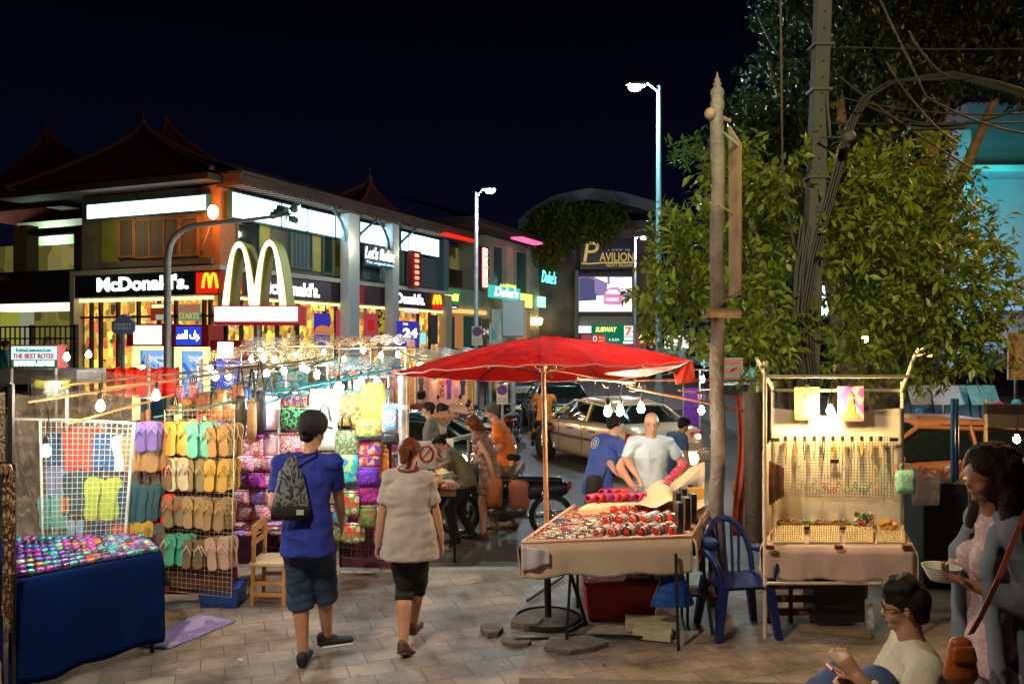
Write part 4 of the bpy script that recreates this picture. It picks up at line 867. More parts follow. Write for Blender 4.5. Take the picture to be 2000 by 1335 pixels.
# big round-edged columns carrying the eave
for x0, x1, yt in ((682,703,421),(768,780,434)):
    w_ = 1.0; u0 = FR.uv(x0, 600, w_)[0]; u1 = FR.uv(x1, 600, w_)[0]; m = MB(); FR.box(m, u0, u1, ROAD, 8.2, w_-.5, w_); m.build('column', M('column_white', (.55,.6,.62), .6, var=.15), B, bevel=.04)
    m = MB(); um = (u0+u1)/2
    for sg in (-1,1): m.tube([FR.pt(um+sg*.25,6.6,w_-.2), FR.pt(um+sg*.6,7.3,w_-.1), FR.pt(um+sg*1.1,7.7,w_), FR.pt(um+sg*1.9,8.2,w_+.1)], .07, 5)
    m.build('bracket', M('bracket_teal', (.03,.16,.2), .5), B)
u0 = FR.uv(858, 600, .4)[0]; m = MB(); FR.box(m, uR-.6, uR+.1, ROAD, 4.98, -.2, .5); m.build('column', CREAM, B); m = MB(); FR.box(m, uR-.6, uR, 5.2, 8.2, -.2, .35); m.build('column', M('teal_end', (.08,.2,.22), .6), B)
# neon vertical sign, script sign
n1 = panel(FR, 805, 490, 823, 561, .6, .85, M('neon_back', (.12,.008,.008), .5), 'neon_sign')
E('neon_red', (1,.10,.06), 4.0); random.seed(1)
for k in range(6): FR.scrib(811, 494+k*11, 818, 503+k*11, .88, MATS['neon_red'], n1)
g = panel(FR, 712, 483, 771, 522, .95, .97, M('script_backing', (.02,.03,.06), .4), 'script_sign'); FR.write("Let's Relax", 713, 485, 771, 508, 1.0, LET, g, bold=.01, shear=.25); FR.write('The original since', 715, 512, 769, 519, 1.0, E('cyan_small', (.4,.8,1), 1.6), g)
# corner lamp
m = MB(); c = FL.px(416, 414, .9); m.ball(c, .20, scale=(1,.8,1.3)); lo = m.build('wall_lamp', E('sodium', (1,.42,.08), 30), B)
def lamp(loc, power, col, r=.1, parent=None, name='lamp_light', spot=None, aim=None):
    l = bpy.data.lights.new(name, 'SPOT' if spot else 'POINT'); l.energy = power; l.color = col; l.shadow_soft_size = r
    o = bpy.data.objects.new(name, l); C.objects.link(o); o.location = V(loc) - (root_loc(parent) if parent else V((0,0,0)))
    if spot: l.spot_size = math.radians(spot); l.spot_blend = .6; o.rotation_euler = V(aim).to_track_quat('-Z', 'Y').to_euler()
    if parent: o.parent = parent
    return o
lamp(c + FL.n*.5, 38, (1,.36,.08), .15, B)
for q_,w_ in ((2.5,26),(7,26),(12,26)): lamp(FR.pt(q_,6.75,1.5), w_, (1,.95,.6), .1, B)  # added lamps without fittings, they brighten the right wing's upper wall
lamp(FL.pt(-4,6.75,1.4), 22, (1,.9,.5), .1, B)  # added lamp without fitting, brightens the left wing's upper wall
m = MB(); m.tube([FL.px(411,440,.3), FL.px(400,470,1.2), FL.px(392,488,1.2)], .03, 5); m.tube([FL.px(392,466,.3), FL.px(400,470,1.0)], .03, 5); m.build('bracket', TERRA, B)

# golden double arch on a pole
A = T('arch_sign', 'pair of tall glowing yellow arches on a white lit plinth carried by a grey pole', 'sign', P(497,667,22) * 1)
A.location = V((P(497,667,22).x, 22, ROAD)); FA = Face((0,22,0), (1,0,0))
def arch(xc, y0, w, nm):
    def half(t, o): return 36*t**.38 if o else 19*max(0, (t-.085)/.915)**.42
    N = 26; out = []; Hh = 142
    def pos(x, y, ww): return P(x, y, 22) + V((0, -ww, 0))
    fr = MB(); ts = [ (i/N)**1.8 for i in range(N+1)]
    for sg in (-1, 1):
        for i in range(N):
            t0, t1 = ts[i], ts[i+1]
            a0, a1 = xc+sg*half(t0,1), xc+sg*half(t1,1)
            i0, i1 = xc+sg*half(t0,0), xc+sg*half(t1,0)
            yo0, yo1 = y0+t0*Hh, y0+t1*Hh
            qd = [pos(a0,yo0,w), pos(a1,yo1,w), pos(i1,yo1,w), pos(i0,yo0,w)]
            if sg > 0: qd = qd[::-1]
            fr.hexa([q_ + V((0,.8,0)) for q_ in qd], qd) if sg < 0 else fr.hexa([q_ + V((0,.8,0)) for q_ in qd], qd)
    o = fr.build('arch', M('arch_side', (.42,.40,.02), .5, var=.1), A)
    fc = MB()
    for sg in (-1, 1):
        for i in range(N):
            t0, t1 = ts[i], ts[i+1]; k = 2.2
            def lim(t, o_): return half(t, o_)
            a0, a1 = lim(t0,1), lim(t1,1); b0, b1 = lim(t0,0), lim(t1,0)
            a0 = max(a0-k, 0); a1 = max(a1-k, 0); b0 = min(b0+k, a0) if b0 else 0; b1 = min(b1+k, a1) if b1 else 0
            yy0 = y0+t0*Hh+k*(1-t0); yy1 = y0+t1*Hh+k*(1-t1)
            qd = [pos(xc+sg*a0,yy0,w+.02), pos(xc+sg*a1,yy1,w+.02), pos(xc+sg*b1,yy1,w+.02), pos(xc+sg*b0,yy0,w+.02)]
            if sg > 0: qd = qd[::-1]
            fc.quad(*qd)
    fc.build('lit_face', E('arch_white', (1,.97,.72), 2.6), o)
arch(467, 470, .0, 'a'); arch(526.5, 467, .006, 'b')
m = MB(); FA.rect(m, 417, 596, 583, 634, -.8, .05); pl = m.build('plinth', M('plinth_red', (.75,.01,.015), .5), A); m = MB(); FA.rect(m, 419.5, 599, 580.5, 627, .055, .075); m.build('lit_face', E('plinth_white', (1,.86,.84), 2.2), pl)
m = MB(); m.tube([V((P(497,0,22).x,22.3,ROAD)), V((P(497,0,22).x,22.3,2.9))], .11, 10); m.build('pole', M('galv', (.35,.35,.36), .4, metal=.5), A)

# kiosks in front of the corner building
def kiosk(x0, x1, ytop, Y, label, body, top, write=None, glow=None, wm=None):
    K = T('cash_kiosk', label, 'kiosk', V((P((x0+x1)/2,0,Y).x, Y, -.04))); f = Face((0,Y,0),(1,0,0))
    u0 = f.uv(x0,0)[0]; u1 = f.uv(x1,0)[0]; v1 = f.uv(0,ytop)[1]; vs = v1-(v1+.2)*.22
    m = MB(); f.box(m, u0, u1, -.04, vs, -1.2, -.3); m.build('cabinet', M('kiosk_blue', (.02,.08,.3), .4), K)
    m = MB(); f.box(m, u0+.15, u1-.15, .6, vs-.12, -.29, -.27); m.build('glass_panel', glow, K)
    m = MB(); f.box(m, u0, u0+.12, -.04, vs, -.3, 0); f.box(m, u1-.12, u1, -.04, vs, -.3, 0); f.box(m, u0+.12, u1-.12, vs-.12, vs, -.3, -.01); m.build('lit_frame', body, K)
    m = MB(); f.box(m, u0-.1, u1+.1, vs, v1, -1.2, .15); hd = m.build('header', M('kiosk_red', (.5,.01,.01), .5), K)
    m = MB(); f.box(m, u0+.12, u1-.12, vs+.06, v1-.06, .153, .17); m.build('lit_face', top, hd)
    if write: letters(write, f.pt((u0+u1)/2, (vs+v1)/2, .18), f.r, f.up, (v1-vs)*.5, (u1-u0)*.7, wm or LET, hd, bold=.02)
    return K
GLOWB = pattern('kiosk_glass', [(.05,.2,.7),(.25,.5,.9),(.7,.8,1),(.1,.3,.8)], 1.2, 'noise', emit=.9); YB = E('yellow_tube', (1,.85,.3), 1.6)
kiosk(258, 327, 632, 26, 'cash machine kiosk with plain glowing white header, left of its twin', YB, E('header_white', (1,.85,.9), 2.0), glow=GLOWB)
kiosk(340, 404, 634, 26, 'cash machine kiosk with blue header in white script between red ends', YB, E('header_blue', (.02,.05,.6), 1.2), '\uFEE4\uFECC\uFEDF\uFE8D \uFED1\uFEAE', glow=GLOWB)
K = kiosk(421, 467, 664, 24.5, 'small blue lit vending kiosk below the glowing arch sign', E('blue_tube', (.1,.15,1), 1.2), E('header_bw', (.75,.8,1), 2.4), glow=pattern('vend_glass', [(.05,.05,.6),(.2,.2,.9),(.5,.6,1),(.05,.02,.4),(.4,.1,.7)], 3, 'noise', emit=.9))

# left restaurant with balcony
L_ = T('balcony_restaurant', 'dark restaurant with open upper balcony and glowing eave strip at the left edge', 'building', (-22,36,ROAD)); FB = Face(FL.pt(uL-.3,0,-1.5), (.92,-.392,0))
bL = FB.uv(-60, 500)[0]; bR = FB.uv(159, 500)[0]; TEALW = M('balcony_wall', (.42,.45,.36), .8, var=.2, scale=1)
m = MB(); FB.box(m, bL, bR, ROAD, 3.0, -4, -3); m.build('wall', TEALW, L_); m = MB(); FB.box(m, bL, bR, 4.4, 8.2, -3.2, -2.4); m.build('wall', TEALW, L_)
def bp_(x0,y0,x1,y1,w0,w1,mat,nm,par=None): m = MB(); FB.rect(m,x0,y0,x1,y1,w0,w1); return m.build(nm, mat, par or L_)
bp_(-60,548,159,592,-2.4,.3,M('slab_dark',(.03,.02,.02),.7),'floor_slab'); bp_(-60,592,158,604,-2.2,.1,E('eave_strip',(.95,.9,.6),1.5),'eave_strip')
for x in (52,158,-40): bp_(x-25 if x==52 else x-14, 440, x, 548, -.6, 0, M('col_tan',(.22,.17,.10),.7),'column')
bp_(60,478,155,545,-2.38,-2.36,SHOP2,'window'); bp_(-30,482,25,545,-2.38,-2.36,SHOP2,'window'); bp_(56,444,156,456,-.3,.2,M('awning',(.02,.02,.025),.6),'awning')
m = MB()
for k in range(60): u = bL+(bR-bL)*k/60; FB.box(m,u,u+.05,4.45,5.4,.1,.16)
FB.box(m,bL,bR,5.4,5.5,.08,.2); m.build('balustrade', DARK, L_)
bp_(0,608,38,690,-2.9,-2.88,E('pane_olive',(.35,.35,.05),.7),'window'); bp_(66,608,150,700,-2.9,-2.88,SHOP2,'window'); bp_(38,605,64,700,-2.95,-2.8,E('pale_pillar',(.45,.5,.3),.5),'pillar')  # pillar is no lamp; the light falling on it is put in as emission
lamp(FB.pt((bL+bR)/2-1, 7.4, -1.2), 160, (.75,1,.8), .3, L_); lamp(FB.pt(bR-3, 3.4, -1.0), 40, (1,.9,.6), .3, L_)
hip('roof', [FB.pt(bL,8.1,1), FB.pt(bR+.2,8.1,1), FB.pt(bR,8.1,-8), FB.pt(bL,8.1,-8)], P(90,258,42), L_)
m = MB()
for k in range(34):
    u = lerp(bL+2.5, bR+4.5, k/34); FB.box(m, u, u+.04, 1.9, 2.9, 4.0, 4.05)
for v in (2.0,2.45,2.9): FB.box(m, bL+2.5, bR+4.6, v, v+.06, 3.98, 4.07)
for k in range(5): u = lerp(bL+2.5, bR+4.5, k/4); FB.box(m, u-.06, u+.06, ROAD, 3.0, 3.95, 4.1)
tag(m.build('terrace_railing', DARK, loc=(0,0,0)), 'dark iron terrace railing in front of the balcony restaurant', 'railing')

# arcade beyond
D = T('arcade_building', 'cream two storey shopping arcade with pink lit eaves and red neon upright', 'building', (-2,55,ROAD))
def dp(x0,y0,x1,y1,w0,w1,mat,nm,par=None): m = MB(); FR.rect(m,x0,y0,x1,y1,w0,w1); return m.build(nm, mat, par or D)
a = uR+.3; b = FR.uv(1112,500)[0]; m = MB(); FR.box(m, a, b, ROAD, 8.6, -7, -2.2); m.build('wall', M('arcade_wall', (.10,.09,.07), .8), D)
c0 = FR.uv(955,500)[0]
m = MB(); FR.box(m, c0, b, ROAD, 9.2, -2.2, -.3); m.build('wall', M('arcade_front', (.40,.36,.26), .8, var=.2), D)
dp(862,565,955,640,-.6,-.3,CREAM,'parapet'); dp(866,530,955,562,-2.0,-1.9,M('balcony_brown',(.10,.05,.03),.7),'balcony_front'); m = MB(); FR.box(m,a,c0,5.9,8.4,-2.18,-2.14); m.build('window', SHOP2, D)
for x0,x1,y0,y1 in ((962,986,484,560),(1006,1030,494,572),(1056,1084,497,575)): window(FR,x0,y0,x1,y1,'window',M('teal_glass',(.03,.10,.10),.2,var=.3,scale=.5),M('cream_frame',(.5,.46,.34),.7),-.28,D)
for x0,x1 in ((956,961),(989,1002),(1036,1053),(1086,1092)): dp(x0,482,x1,700,-.3,.1,CREAM,'column')
m = MB(); FR.box(m,a,b+1.5,9.2,9.5,-3,1.8); m.grid(lambda u,v: FR.pt(lerp(a,b+1.5,u),9.5,1.9).lerp(FR.pt(lerp(a+1,b,u),11.5,-5),v),10,2); m.build('roof', M('arcade_roof',(.06,.025,.02),.8), D)
for x0,x1 in ((976,1020),(1060,1096)): u0 = FR.uv(x0,480)[0]; u1 = FR.uv(x1,480)[0]; m = MB(); FR.box(m,u0,u1,9.08,9.2,.8,1.6); m.build('eave_lamp', E('pink_tube',(1,.12,.3),1.6), D)
m = MB(); FR.box(m, uR-2.5, uR+1.4, 8.13,8.24,1.0,1.5); m.build('eave_lamp', E('red_tube',(1,.02,.01),1.3), B)
nn = dp(941,481,955,564,.6,.8,M('neon_red_back',(.3,.02,.02),.5),'neon_upright')
m = MB(); FR.rect(m, 945, 485, 952, 560, .82, .88); m.build('neon_tube', E('neon_hot', (1,.45,.35), 3.5), nn)
for k in range(7): FR.scrib(944, 486+k*10.6, 953, 495+k*10.6, .9, MATS['neon_red'], nn)
sb = dp(868,566,898,592,.2,.35,E('sign_green',(.01,.25,.06),.9,False),'shop_sign'); FR.write('SUBWAY', 869, 573, 896, 587, .36, E('yellow_green',(.9,.95,.1),2,False), sb, bold=.03)
sb2 = dp(868,595,894,603,.2,.35,DARK,'shop_sign'); FR.scrib(869, 597, 892, 602, .37, E('lilac',(.8,.6,1),1.2,False), sb2)
dk = dp(962,560,1016,583,1.6,1.9,E('teal_lit',(.05,.55,.5),1.1,False),'shop_sign'); FR.write("Duke's", 966, 562, 1012, 580, 1.95, LET, dk, bold=.02, shear=.2)
m = MB(); FR.rect(m, 990, 556, 1008, 561, 1.7, 1.8)
for k in range(4): m.prism([FR.px(975+k*5,561,1.85), FR.px(980+k*5,561,1.85), FR.px(977.5+k*5,554,1.85)], FR.n*.05)
m.build('crest', E('crest_green',(.8,.8,.1),1.4,False), dk)
FR.write("Duke's", 1058, 529, 1086, 553, 2.0, E('neon_cyan',(.1,.9,.85),2.6), D, shear=.3)
dp(1019,574,1040,600,.3,.5,E('yellow_box',(.75,.9,.15),1.4,False),'lit_board'); dp(1054,579,1066,600,.3,.5,E('mint_box',(.5,.95,.7),1.2,False),'lit_board'); dp(988,575,1016,584,.3,.5,MATS['yellow_box'],'lit_board')
dp(958,604,985,690,-.28,-.2,shop_mat('arcade_shop',[(.3,.25,.2),(.05,.2,.2),(.5,.4,.3),(.1,.05,.05)],.8,1.5),'shop_window'); dp(1004,604,1034,690,-.28,-.2,E('warm_door',(.5,.25,.08),.7,False),'door')
for i,(x,y) in enumerate(((1043,628),(1055,628),(1081,630),(1091,630))):
    m = MB(); cc = FR.px(x,y,.35); m.lathe(cc,[(.05,-.25),(.16,-.1),(.2,.2),(.05,.3)],8); m.build('wall_lantern', E('lantern',(1,.7,.3),6), D)
# shop fronts in the recess
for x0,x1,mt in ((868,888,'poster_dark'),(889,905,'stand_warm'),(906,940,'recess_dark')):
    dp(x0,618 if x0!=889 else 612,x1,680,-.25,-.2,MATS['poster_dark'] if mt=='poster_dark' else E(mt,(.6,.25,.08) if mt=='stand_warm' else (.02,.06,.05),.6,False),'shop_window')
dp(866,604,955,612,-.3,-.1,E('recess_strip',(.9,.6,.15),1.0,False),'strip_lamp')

# pavilion hall
Fp = Face((0,62,0),(1,0,0)); Q = T('pavilion_hall', 'tall dark weathered hall with arched roof, gold lettered board and big video screen', 'building', (8,62,ROAD))
def qp(x0,y0,x1,y1,w0,w1,mat,nm,par=None,**k): m = MB(); Fp.rect(m,x0,y0,x1,y1,w0,w1); return m.build(nm, mat, par or Q, **k)
STAIN = M('stained_concrete', (.20,.18,.15), .9, var=.8, scale=.35, bump=1, bscale=3)
qp(1050,430,1292,715,-12,-.5,STAIN,'wall'); qp(1066,398,1205,470,-10,-1.5,STAIN,'upper_wall')
m = MB(); pts = [P(1012,430,66),P(1040,405,66),P(1085,380,66),P(1150,367,66),P(1215,375,66),P(1270,390,66),P(1330,410,66)]
m.strip([p for p in pts],[p-V((0,0,.9)) for p in pts],V((0,14,0))); m.build('arched_roof', M('roof_sheet',(.26,.29,.33),.7,var=.3,scale=.3), Q)
m = MB()
for k in range(9): x = 1072+k*15; Fp.rect(m,x,402,x+7,428,-1.49,-1.3)
m.build('louvre_slat', M('slat_grey',(.16,.15,.15),.8), Q)
for x in (1262,1275,1252): qp(x,560,x+5,700,-.5,-.1,STAIN,'pilaster')
pb = qp(1133,466,1239,526,.6,1.0,M('board_navy',(.006,.006,.03),.4,var=.1),'name_board')
GOLD = E('gold_letters',(.55,.38,.10),.9); Fp.write('P', 1139, 472, 1170, 511, 1.05, GOLD, pb, shear=.15); Fp.write('AVILION', 1171, 493, 1238, 510, 1.04, GOLD, pb, bold=.01); Fp.write('NIGHT BAZAAR', 1184, 514, 1236, 521, 1.02, GOLD, pb); Fp.scrib(1187, 485, 1232, 491, 1.04, E('silver',(.5,.45,.4),.5,False), pb)
m = MB(); m.tube([Fp.px(x,y,1.03) for x,y in ((1136,514),(1150,515),(1175,513),(1237,512))], .05, 5); m.build('flourish', GOLD, pb)
vf = qp(1129,534,1237,616,.3,.9,M('screen_case',(.07,.06,.06),.6),'video_screen'); qp(1124,528,1130,715,.2,1.0,M('gantry',(.25,.24,.26),.6),'gantry_post'); qp(1237,528,1244,715,.2,1.0,MATS['gantry'],'gantry_post')
qp(1131,541,1234,608,.92,.96,E('screen_white',(1,.92,1),1.7),'picture',vf)
def sc(pts, mat, w): m = MB(); m.prism([Fp.px(x,y,w) for x,y in pts][::-1], Fp.n*.02); m.build('picture_patch', mat, vf)
SV = E('scr_violet',(.28,.22,.45),.9,False); SP = E('scr_pink',(.75,.25,.45),1.0,False); SD = E('scr_dark',(.10,.10,.22),.8,False)
sc([(1131,541),(1160,541),(1186,552),(1186,576),(1131,580)],SV,.97); sc([(1131,543),(1150,542),(1161,547),(1162,576),(1131,584)],SD,.985); sc([(1186,541),(1191,541),(1191,556),(1186,554)],SV,1.01); sc([(1131,575),(1165,573),(1165,586),(1131,588)],SD,1.0); sc([(1200,541),(1214,541),(1212,560),(1202,562)],E('scr_lav',(.75,.7,.95),1.2,False),.97)
sc([(1178,577),(1184,566),(1192,561),(1208,561),(1214,568),(1218,577),(1217,590),(1210,595),(1180,594)],SP,.975); sc([(1183,573),(1189,566),(1205,566),(1211,574)],E('scr_cream',(1,.8,.8),1.6,False),1.0); sc([(1183,581),(1208,581),(1208,588),(1183,588)],E('scr_rose',(1,.6,.7),1.3,False),1.003); sc([(1214,571),(1230,569),(1230,581),(1218,582)],SV,.98)
qp(1131,616,1237,634,.2,.6,M('pale_fascia',(.45,.42,.36),.8),'fascia')
ad = qp(1156,634,1243,672,.6,.8,E('ad_green',(.004,.22,.10),.7,False),'ad_board')
Fp.write('SUBWAY', 1163, 638, 1205, 648, .82, E('ad_yel',(.95,.9,.2),1.5,False), ad, bold=.03, shear=.2)
qp(1128,636,1155,650,.6,.8,E('ad_white',(.8,.9,.85),1.1,False),'ad_board')
s_ = qp(1219,636,1237,664,.82,.86,MATS['ad_white'],'sign_face',ad); Fp.write('7', 1221, 638, 1235, 655, .88, E('ad_seven',(.8,.12,.02),1.2,False), s_, bold=.04); Fp.write('ELEVEN', 1220, 655, 1236, 660, .89, MATS['ad_green'], s_)
r_ = qp(1157,653,1183,670,.82,.86,E('ad_red',(.65,.03,.05),.8,False),'sign_face',ad); Fp.scrib(1169, 656, 1182, 668, .88, E('ad_salmon',(.9,.5,.35),1,False), r_, 2); m = MB(); cc = Fp.px(1162,661,.9); m.tube([cc+V((.12*math.cos(k_*.5),0,.17*math.sin(k_*.5))) for k_ in range(12)],.03,5,closed=True); m.build('ring_mark', MATS['ad_white'], r_); qp(1136,653,1155,668,.6,.8,E('ad_rose',(.5,.10,.12),.6,False),'ad_board')
Fp.scrib(1189, 659, 1211, 667, .84, MATS['ad_white'], ad); qp(1217,666,1241,671,.82,.85,MATS['ad_white'],'sign_face',ad)
rs = qp(1245,647,1287,673,1.0,1.2,MATS['ad_red'],'ad_board'); Fp.write('sansa', 1247, 650, 1285, 660, 1.22, LET, rs, bold=.04); qp(1250,664,1280,669,1.21,1.23,E('ad_orange',(.9,.6,.2),1,False),'sign_face',rs)
qp(1300,655,1345,680,.2,.6,E('far_white',(.8,.9,.8),1.2,False),'ad_board'); qp(1128,673,1340,715,-.4,-.2,shop_mat('hall_shop',[(.01,.03,.02),(.2,.3,.25),(.02,.02,.03),(.3,.5,.4),(.05,.1,.2)],.6,.5),'shop_front')

# teal lit building at the right
W = T('teal_lit_building', 'pale building at the right edge with fluted white pillar and turquoise lit wall', 'building', (17,30,ROAD)); Fw = Face((0,31,0),(1,0,0))
def wp(x0,y0,x1,y1,w0,w1,mat,nm,par=None,**k): m = MB(); Fw.rect(m,x0,y0,x1,y1,w0,w1); return m.build(nm, mat, par or W, **k)
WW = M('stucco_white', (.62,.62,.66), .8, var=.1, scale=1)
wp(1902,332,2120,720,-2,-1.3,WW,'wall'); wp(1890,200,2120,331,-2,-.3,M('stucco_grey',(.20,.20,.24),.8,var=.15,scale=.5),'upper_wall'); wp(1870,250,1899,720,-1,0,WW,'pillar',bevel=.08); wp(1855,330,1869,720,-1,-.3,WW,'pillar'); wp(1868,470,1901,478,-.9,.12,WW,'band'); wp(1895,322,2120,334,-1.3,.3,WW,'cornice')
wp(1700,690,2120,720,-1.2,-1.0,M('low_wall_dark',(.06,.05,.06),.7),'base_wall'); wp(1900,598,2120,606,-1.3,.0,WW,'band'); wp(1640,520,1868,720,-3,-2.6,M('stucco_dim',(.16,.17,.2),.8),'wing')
lamp(P(1950,480,28.2), 150, (.0,.75,1.0), .4, W); lamp(P(1985,350,29.5), 50, (.0,.9,.7), .3, W); lamp(P(1980,585,29.6), 45, (.15,.4,1), .3, W); lamp(P(1885,600,28.6), 35, (.6,.55,1), .3, W)
m = MB()
for (x,y,r) in ((1603,572,.22),(1615,590,.18),(1598,592,.12),(1612,606,.15),(1622,560,.1)): m.lathe(P(x,y,24),[(r,0),(r,.05)],12,axis=V((0,1,0)))
tag(m.build('glowing_sign', E('glow_cyan',(.6,.95,1),4), loc=(0,0,0)), 'cyan white glowing disc sign seen through the tree right of the utility pole', 'sign')
m = MB()
for k in range(6): m.tube([P(1762+k*9,690,20), P(1765+k*9,680-(k%3)*5,20), P(1769+k*9,690,20)], .025, 5)
m.tube([P(1760,691,20),P(1820,694,20)],.03,5); tag(m.build('neon_crown', E('neon_orange',(1,.35,.1),4), loc=(0,0,0)), 'small orange neon zigzag sign glimpsed under the tree crown', 'sign')
# ------------------------------------------------------------ street furniture
GALV = M('galvanised', (.33,.34,.36), .45, metal=.4, var=.3, scale=6)
def streetlamp(px, ytop, hx, hy, Y, label, col, power, em, paint=None):
    t = T('street_lamp', label, 'street lamp', (P(px,0,Y).x, Y, ROAD), 'street lamps along the road')
    top = P(px, ytop, Y); hd = P(hx, hy, Y-.3)
    m = MB(); m.tube([V((top.x,Y,ROAD)), V((top.x,Y,ROAD+1.4)), V((top.x,Y,ROAD+1.45)), top], [.13,.12,.085,.06], 10); m.lathe((top.x,Y,ROAD), [(.22,0),(.22,.06),(.14,.1)], 10); m.build('pole', paint or GALV, t)
    m = MB(); m.tube([top - V((0,0,.15)), top.lerp(hd,.5)+V((0,0,.10)), hd + V((0,0,.1))], .035, 6); m.build('arm', GALV, t)
    m = MB(); d = (hd-top); d.z = 0; d.normalize(); el(m, hd - d*.26 + V((0,0,.08)), hd + d*.2 + V((0,0,.05)), .10, .08, .05, .04); h = m.build('lamp_head', GALV, t)
    m = MB(); m.ball(hd + V((0,0,-.02)), .14, scale=(1.2,1,.62)); m.build('lamp_glass', E('lamp_'+label[:9].strip().replace(' ','_'), col, em), h)
    lamp(hd - V((0,0,.55)), power, col, .15, t); return t
streetlamp(930, 376, 957, 372, 30, 'slim grey street lamp with white light between arcade and corner restaurant', (.8,.88,1), 500, 30)
streetlamp(1287, 168, 1240, 170, 21.5, 'tallest street lamp with cyan tinged light left of the big tree', (.62,1,.95), 800, 25, M('bluegrey_paint', (.10,.20,.25), .5))
streetlamp(1240, 462, 1257, 464, 45, 'far street lamp in front of the gold lettered board', (.95,.85,1), 500, 30)
t = streetlamp(-900, -500, -300, -520, 3.6, 'warm street lamp', (1,.80,.56), 10, 20); t['label'] = 'warm street lamp standing left of the frame above the blue cloth table'
lamp(V((-2.2,1.8,5.6)), 760, (1,.80,.56), .18, t, spot=98, aim=(.8,4.9,-5.6))
lamp(V((1.2,.3,7.0)), 3400, (1,.93,.48), .18, t, spot=42, aim=(3.4,11.1,-2.6))  # added spot without a lamp head, brightens the tree from behind the camera
t = streetlamp(2260, -90, 2180, -80, 13, 'sodium lamp', (1,.45,.12), 420, 20); t['label'] = 'orange sodium street lamp beyond the right edge among the dark crown'
# arched camera mast
t = T('camera_mast', 'grey mast with long curved arm carrying a cluster of cameras', 'camera mast', (P(327,0,20).x,20,ROAD))
m = MB(); pts = [V((P(327,0,20).x,20,ROAD)), P(327,700,20), P(327,520,20)] + [P(x,y,20) for x,y in ((328,500),(332,480),(341,463),(356,450),(378,441),(420,435),(480,430),(548,421))]
m.tube(pts, [.085,.085,.08,.078,.074,.07,.066,.062,.055,.045,.04], 10); m.build('mast', M('mast_grey',(.38,.38,.42),.4,metal=.4), t)
random.seed(3)
for k in range(7):
    a = P(536+k*8+random.uniform(-3,3), 404+random.uniform(0,26), 20+random.uniform(-.2,.2)); d = V((random.uniform(-1,1),-.9,-.25)).normalized()
    m = MB(); m.bar(a, a+d*.4, .13, .12); m.tube([a, a+V((0,.02,.12)), P(548,420,20)], .014, 5); m.lathe(a+d*.4,[(.06,0),(.07,.04),(.04,.042)],10,axis=d); m.build('camera', M('camera_teal',(.10,.22,.24),.4), t)
m = MB()
for k in range(10): a = P(535+random.uniform(0,55), 400+random.uniform(0,32), 20); wire(m, a, P(560,418,20), .08, .01, 6)
m.build('cable', DARK, t)
# blue street name sign
Y = 15; t = T('street_name_sign', 'small ornate blue street name plate on a thin post', 'street sign', (P(240,0,Y).x,Y,ROAD))
m = MB(); m.tube([V((P(240,0,Y).x,Y,ROAD)), P(240,618,Y)], .035, 8); m.build('post', M('post_blue',(.05,.08,.14),.5), t)
m = MB(); pts = [P(x,y,Y-.06) for x,y in ((218,628),(224,626),(228,619),(240,613),(252,619),(256,626),(263,628),(263,645),(256,652),(224,652),(218,645))][::-1]; m.prism(pts,(0,.05,0)); pn = m.build('plate', M('plate_blue',(.05,.09,.22),.5,var=.1), t)
scribble(P(240,637,Y-.075), (1,0,0), (0,0,1), .13, .30, M('plate_letter',(.4,.4,.42),.5), pn, 2)
# no parking plates
def noparking(px, py, Y, wpx, label):
    s = wpx/F*Y; c = P(px, py, Y); t = T('no_parking_sign', label, 'road sign', (c.x, Y, ROAD), 'no parking plates')
    m = MB(); m.tube([(c.x,Y+.05,ROAD),(c.x,Y+.05,c.z+s*.3)], .03, 8); m.build('post', GALV, t)
    m = MB(); m.box(c - V((0,0,s*.35)), (s,.02,s*1.75)); b = m.build('plate', M('plate_white',(.62,.58,.50),.5,var=.1), t)
    m = MB(); cc = c + V((0,-.014,s*.05)); m.lathe(cc,[(s*.47,0),(s*.47,.006)],24,axis=V((0,-1,0))); m.build('red_ring', M('sign_red_p',(.5,.01,.02),.4), b)
    m = MB(); m.lathe(cc+V((0,-.008,0)),[(s*.38,0),(s*.38,.006)],24,axis=V((0,-1,0))); m.build('blue_disc', M('sign_blue_p',(.01,.03,.35),.4), b)
    m = MB(); m.bar(cc+V((-s*.28,-.02,s*.28)),cc+V((s*.28,-.02,-s*.28)),.006,s*.10,hint=V((0,1,0))); m.build('slash', MATS['sign_red_p'], b)
    scribble(c-V((0,.013,s*.85)), (1,0,0), (0,0,1), s*.5, s*.8, M('ink',(.03,.03,.03),.6), b, 3, depth=.003)
noparking(932, 648, 25, 21, 'no parking plate on the street lamp pole above the umbrella'); f_ = Face((0,24,0),(1,0,0)); bd_ = T('dark_board', 'small dark board with white 24 beside the no parking plate', 'board', (P(948,0,24).x,24,ROAD)); m = MB(); f_.rect(m,941,622,956,662,-.05,0); pn_ = m.build('panel', SIGNB, bd_); f_.write('24', 943, 642, 955, 653, .01, E('dim_white',(.7,.7,.65),.8,False), pn_, bold=.02); m = MB(); m.tube([(P(948,0,24).x,24,ROAD),P(948,662,24)],.03,6); m.build('stand', DARK, bd_)
noparking(981, 762, 17.5, 22, 'no parking plate standing on the road below the umbrella rim')
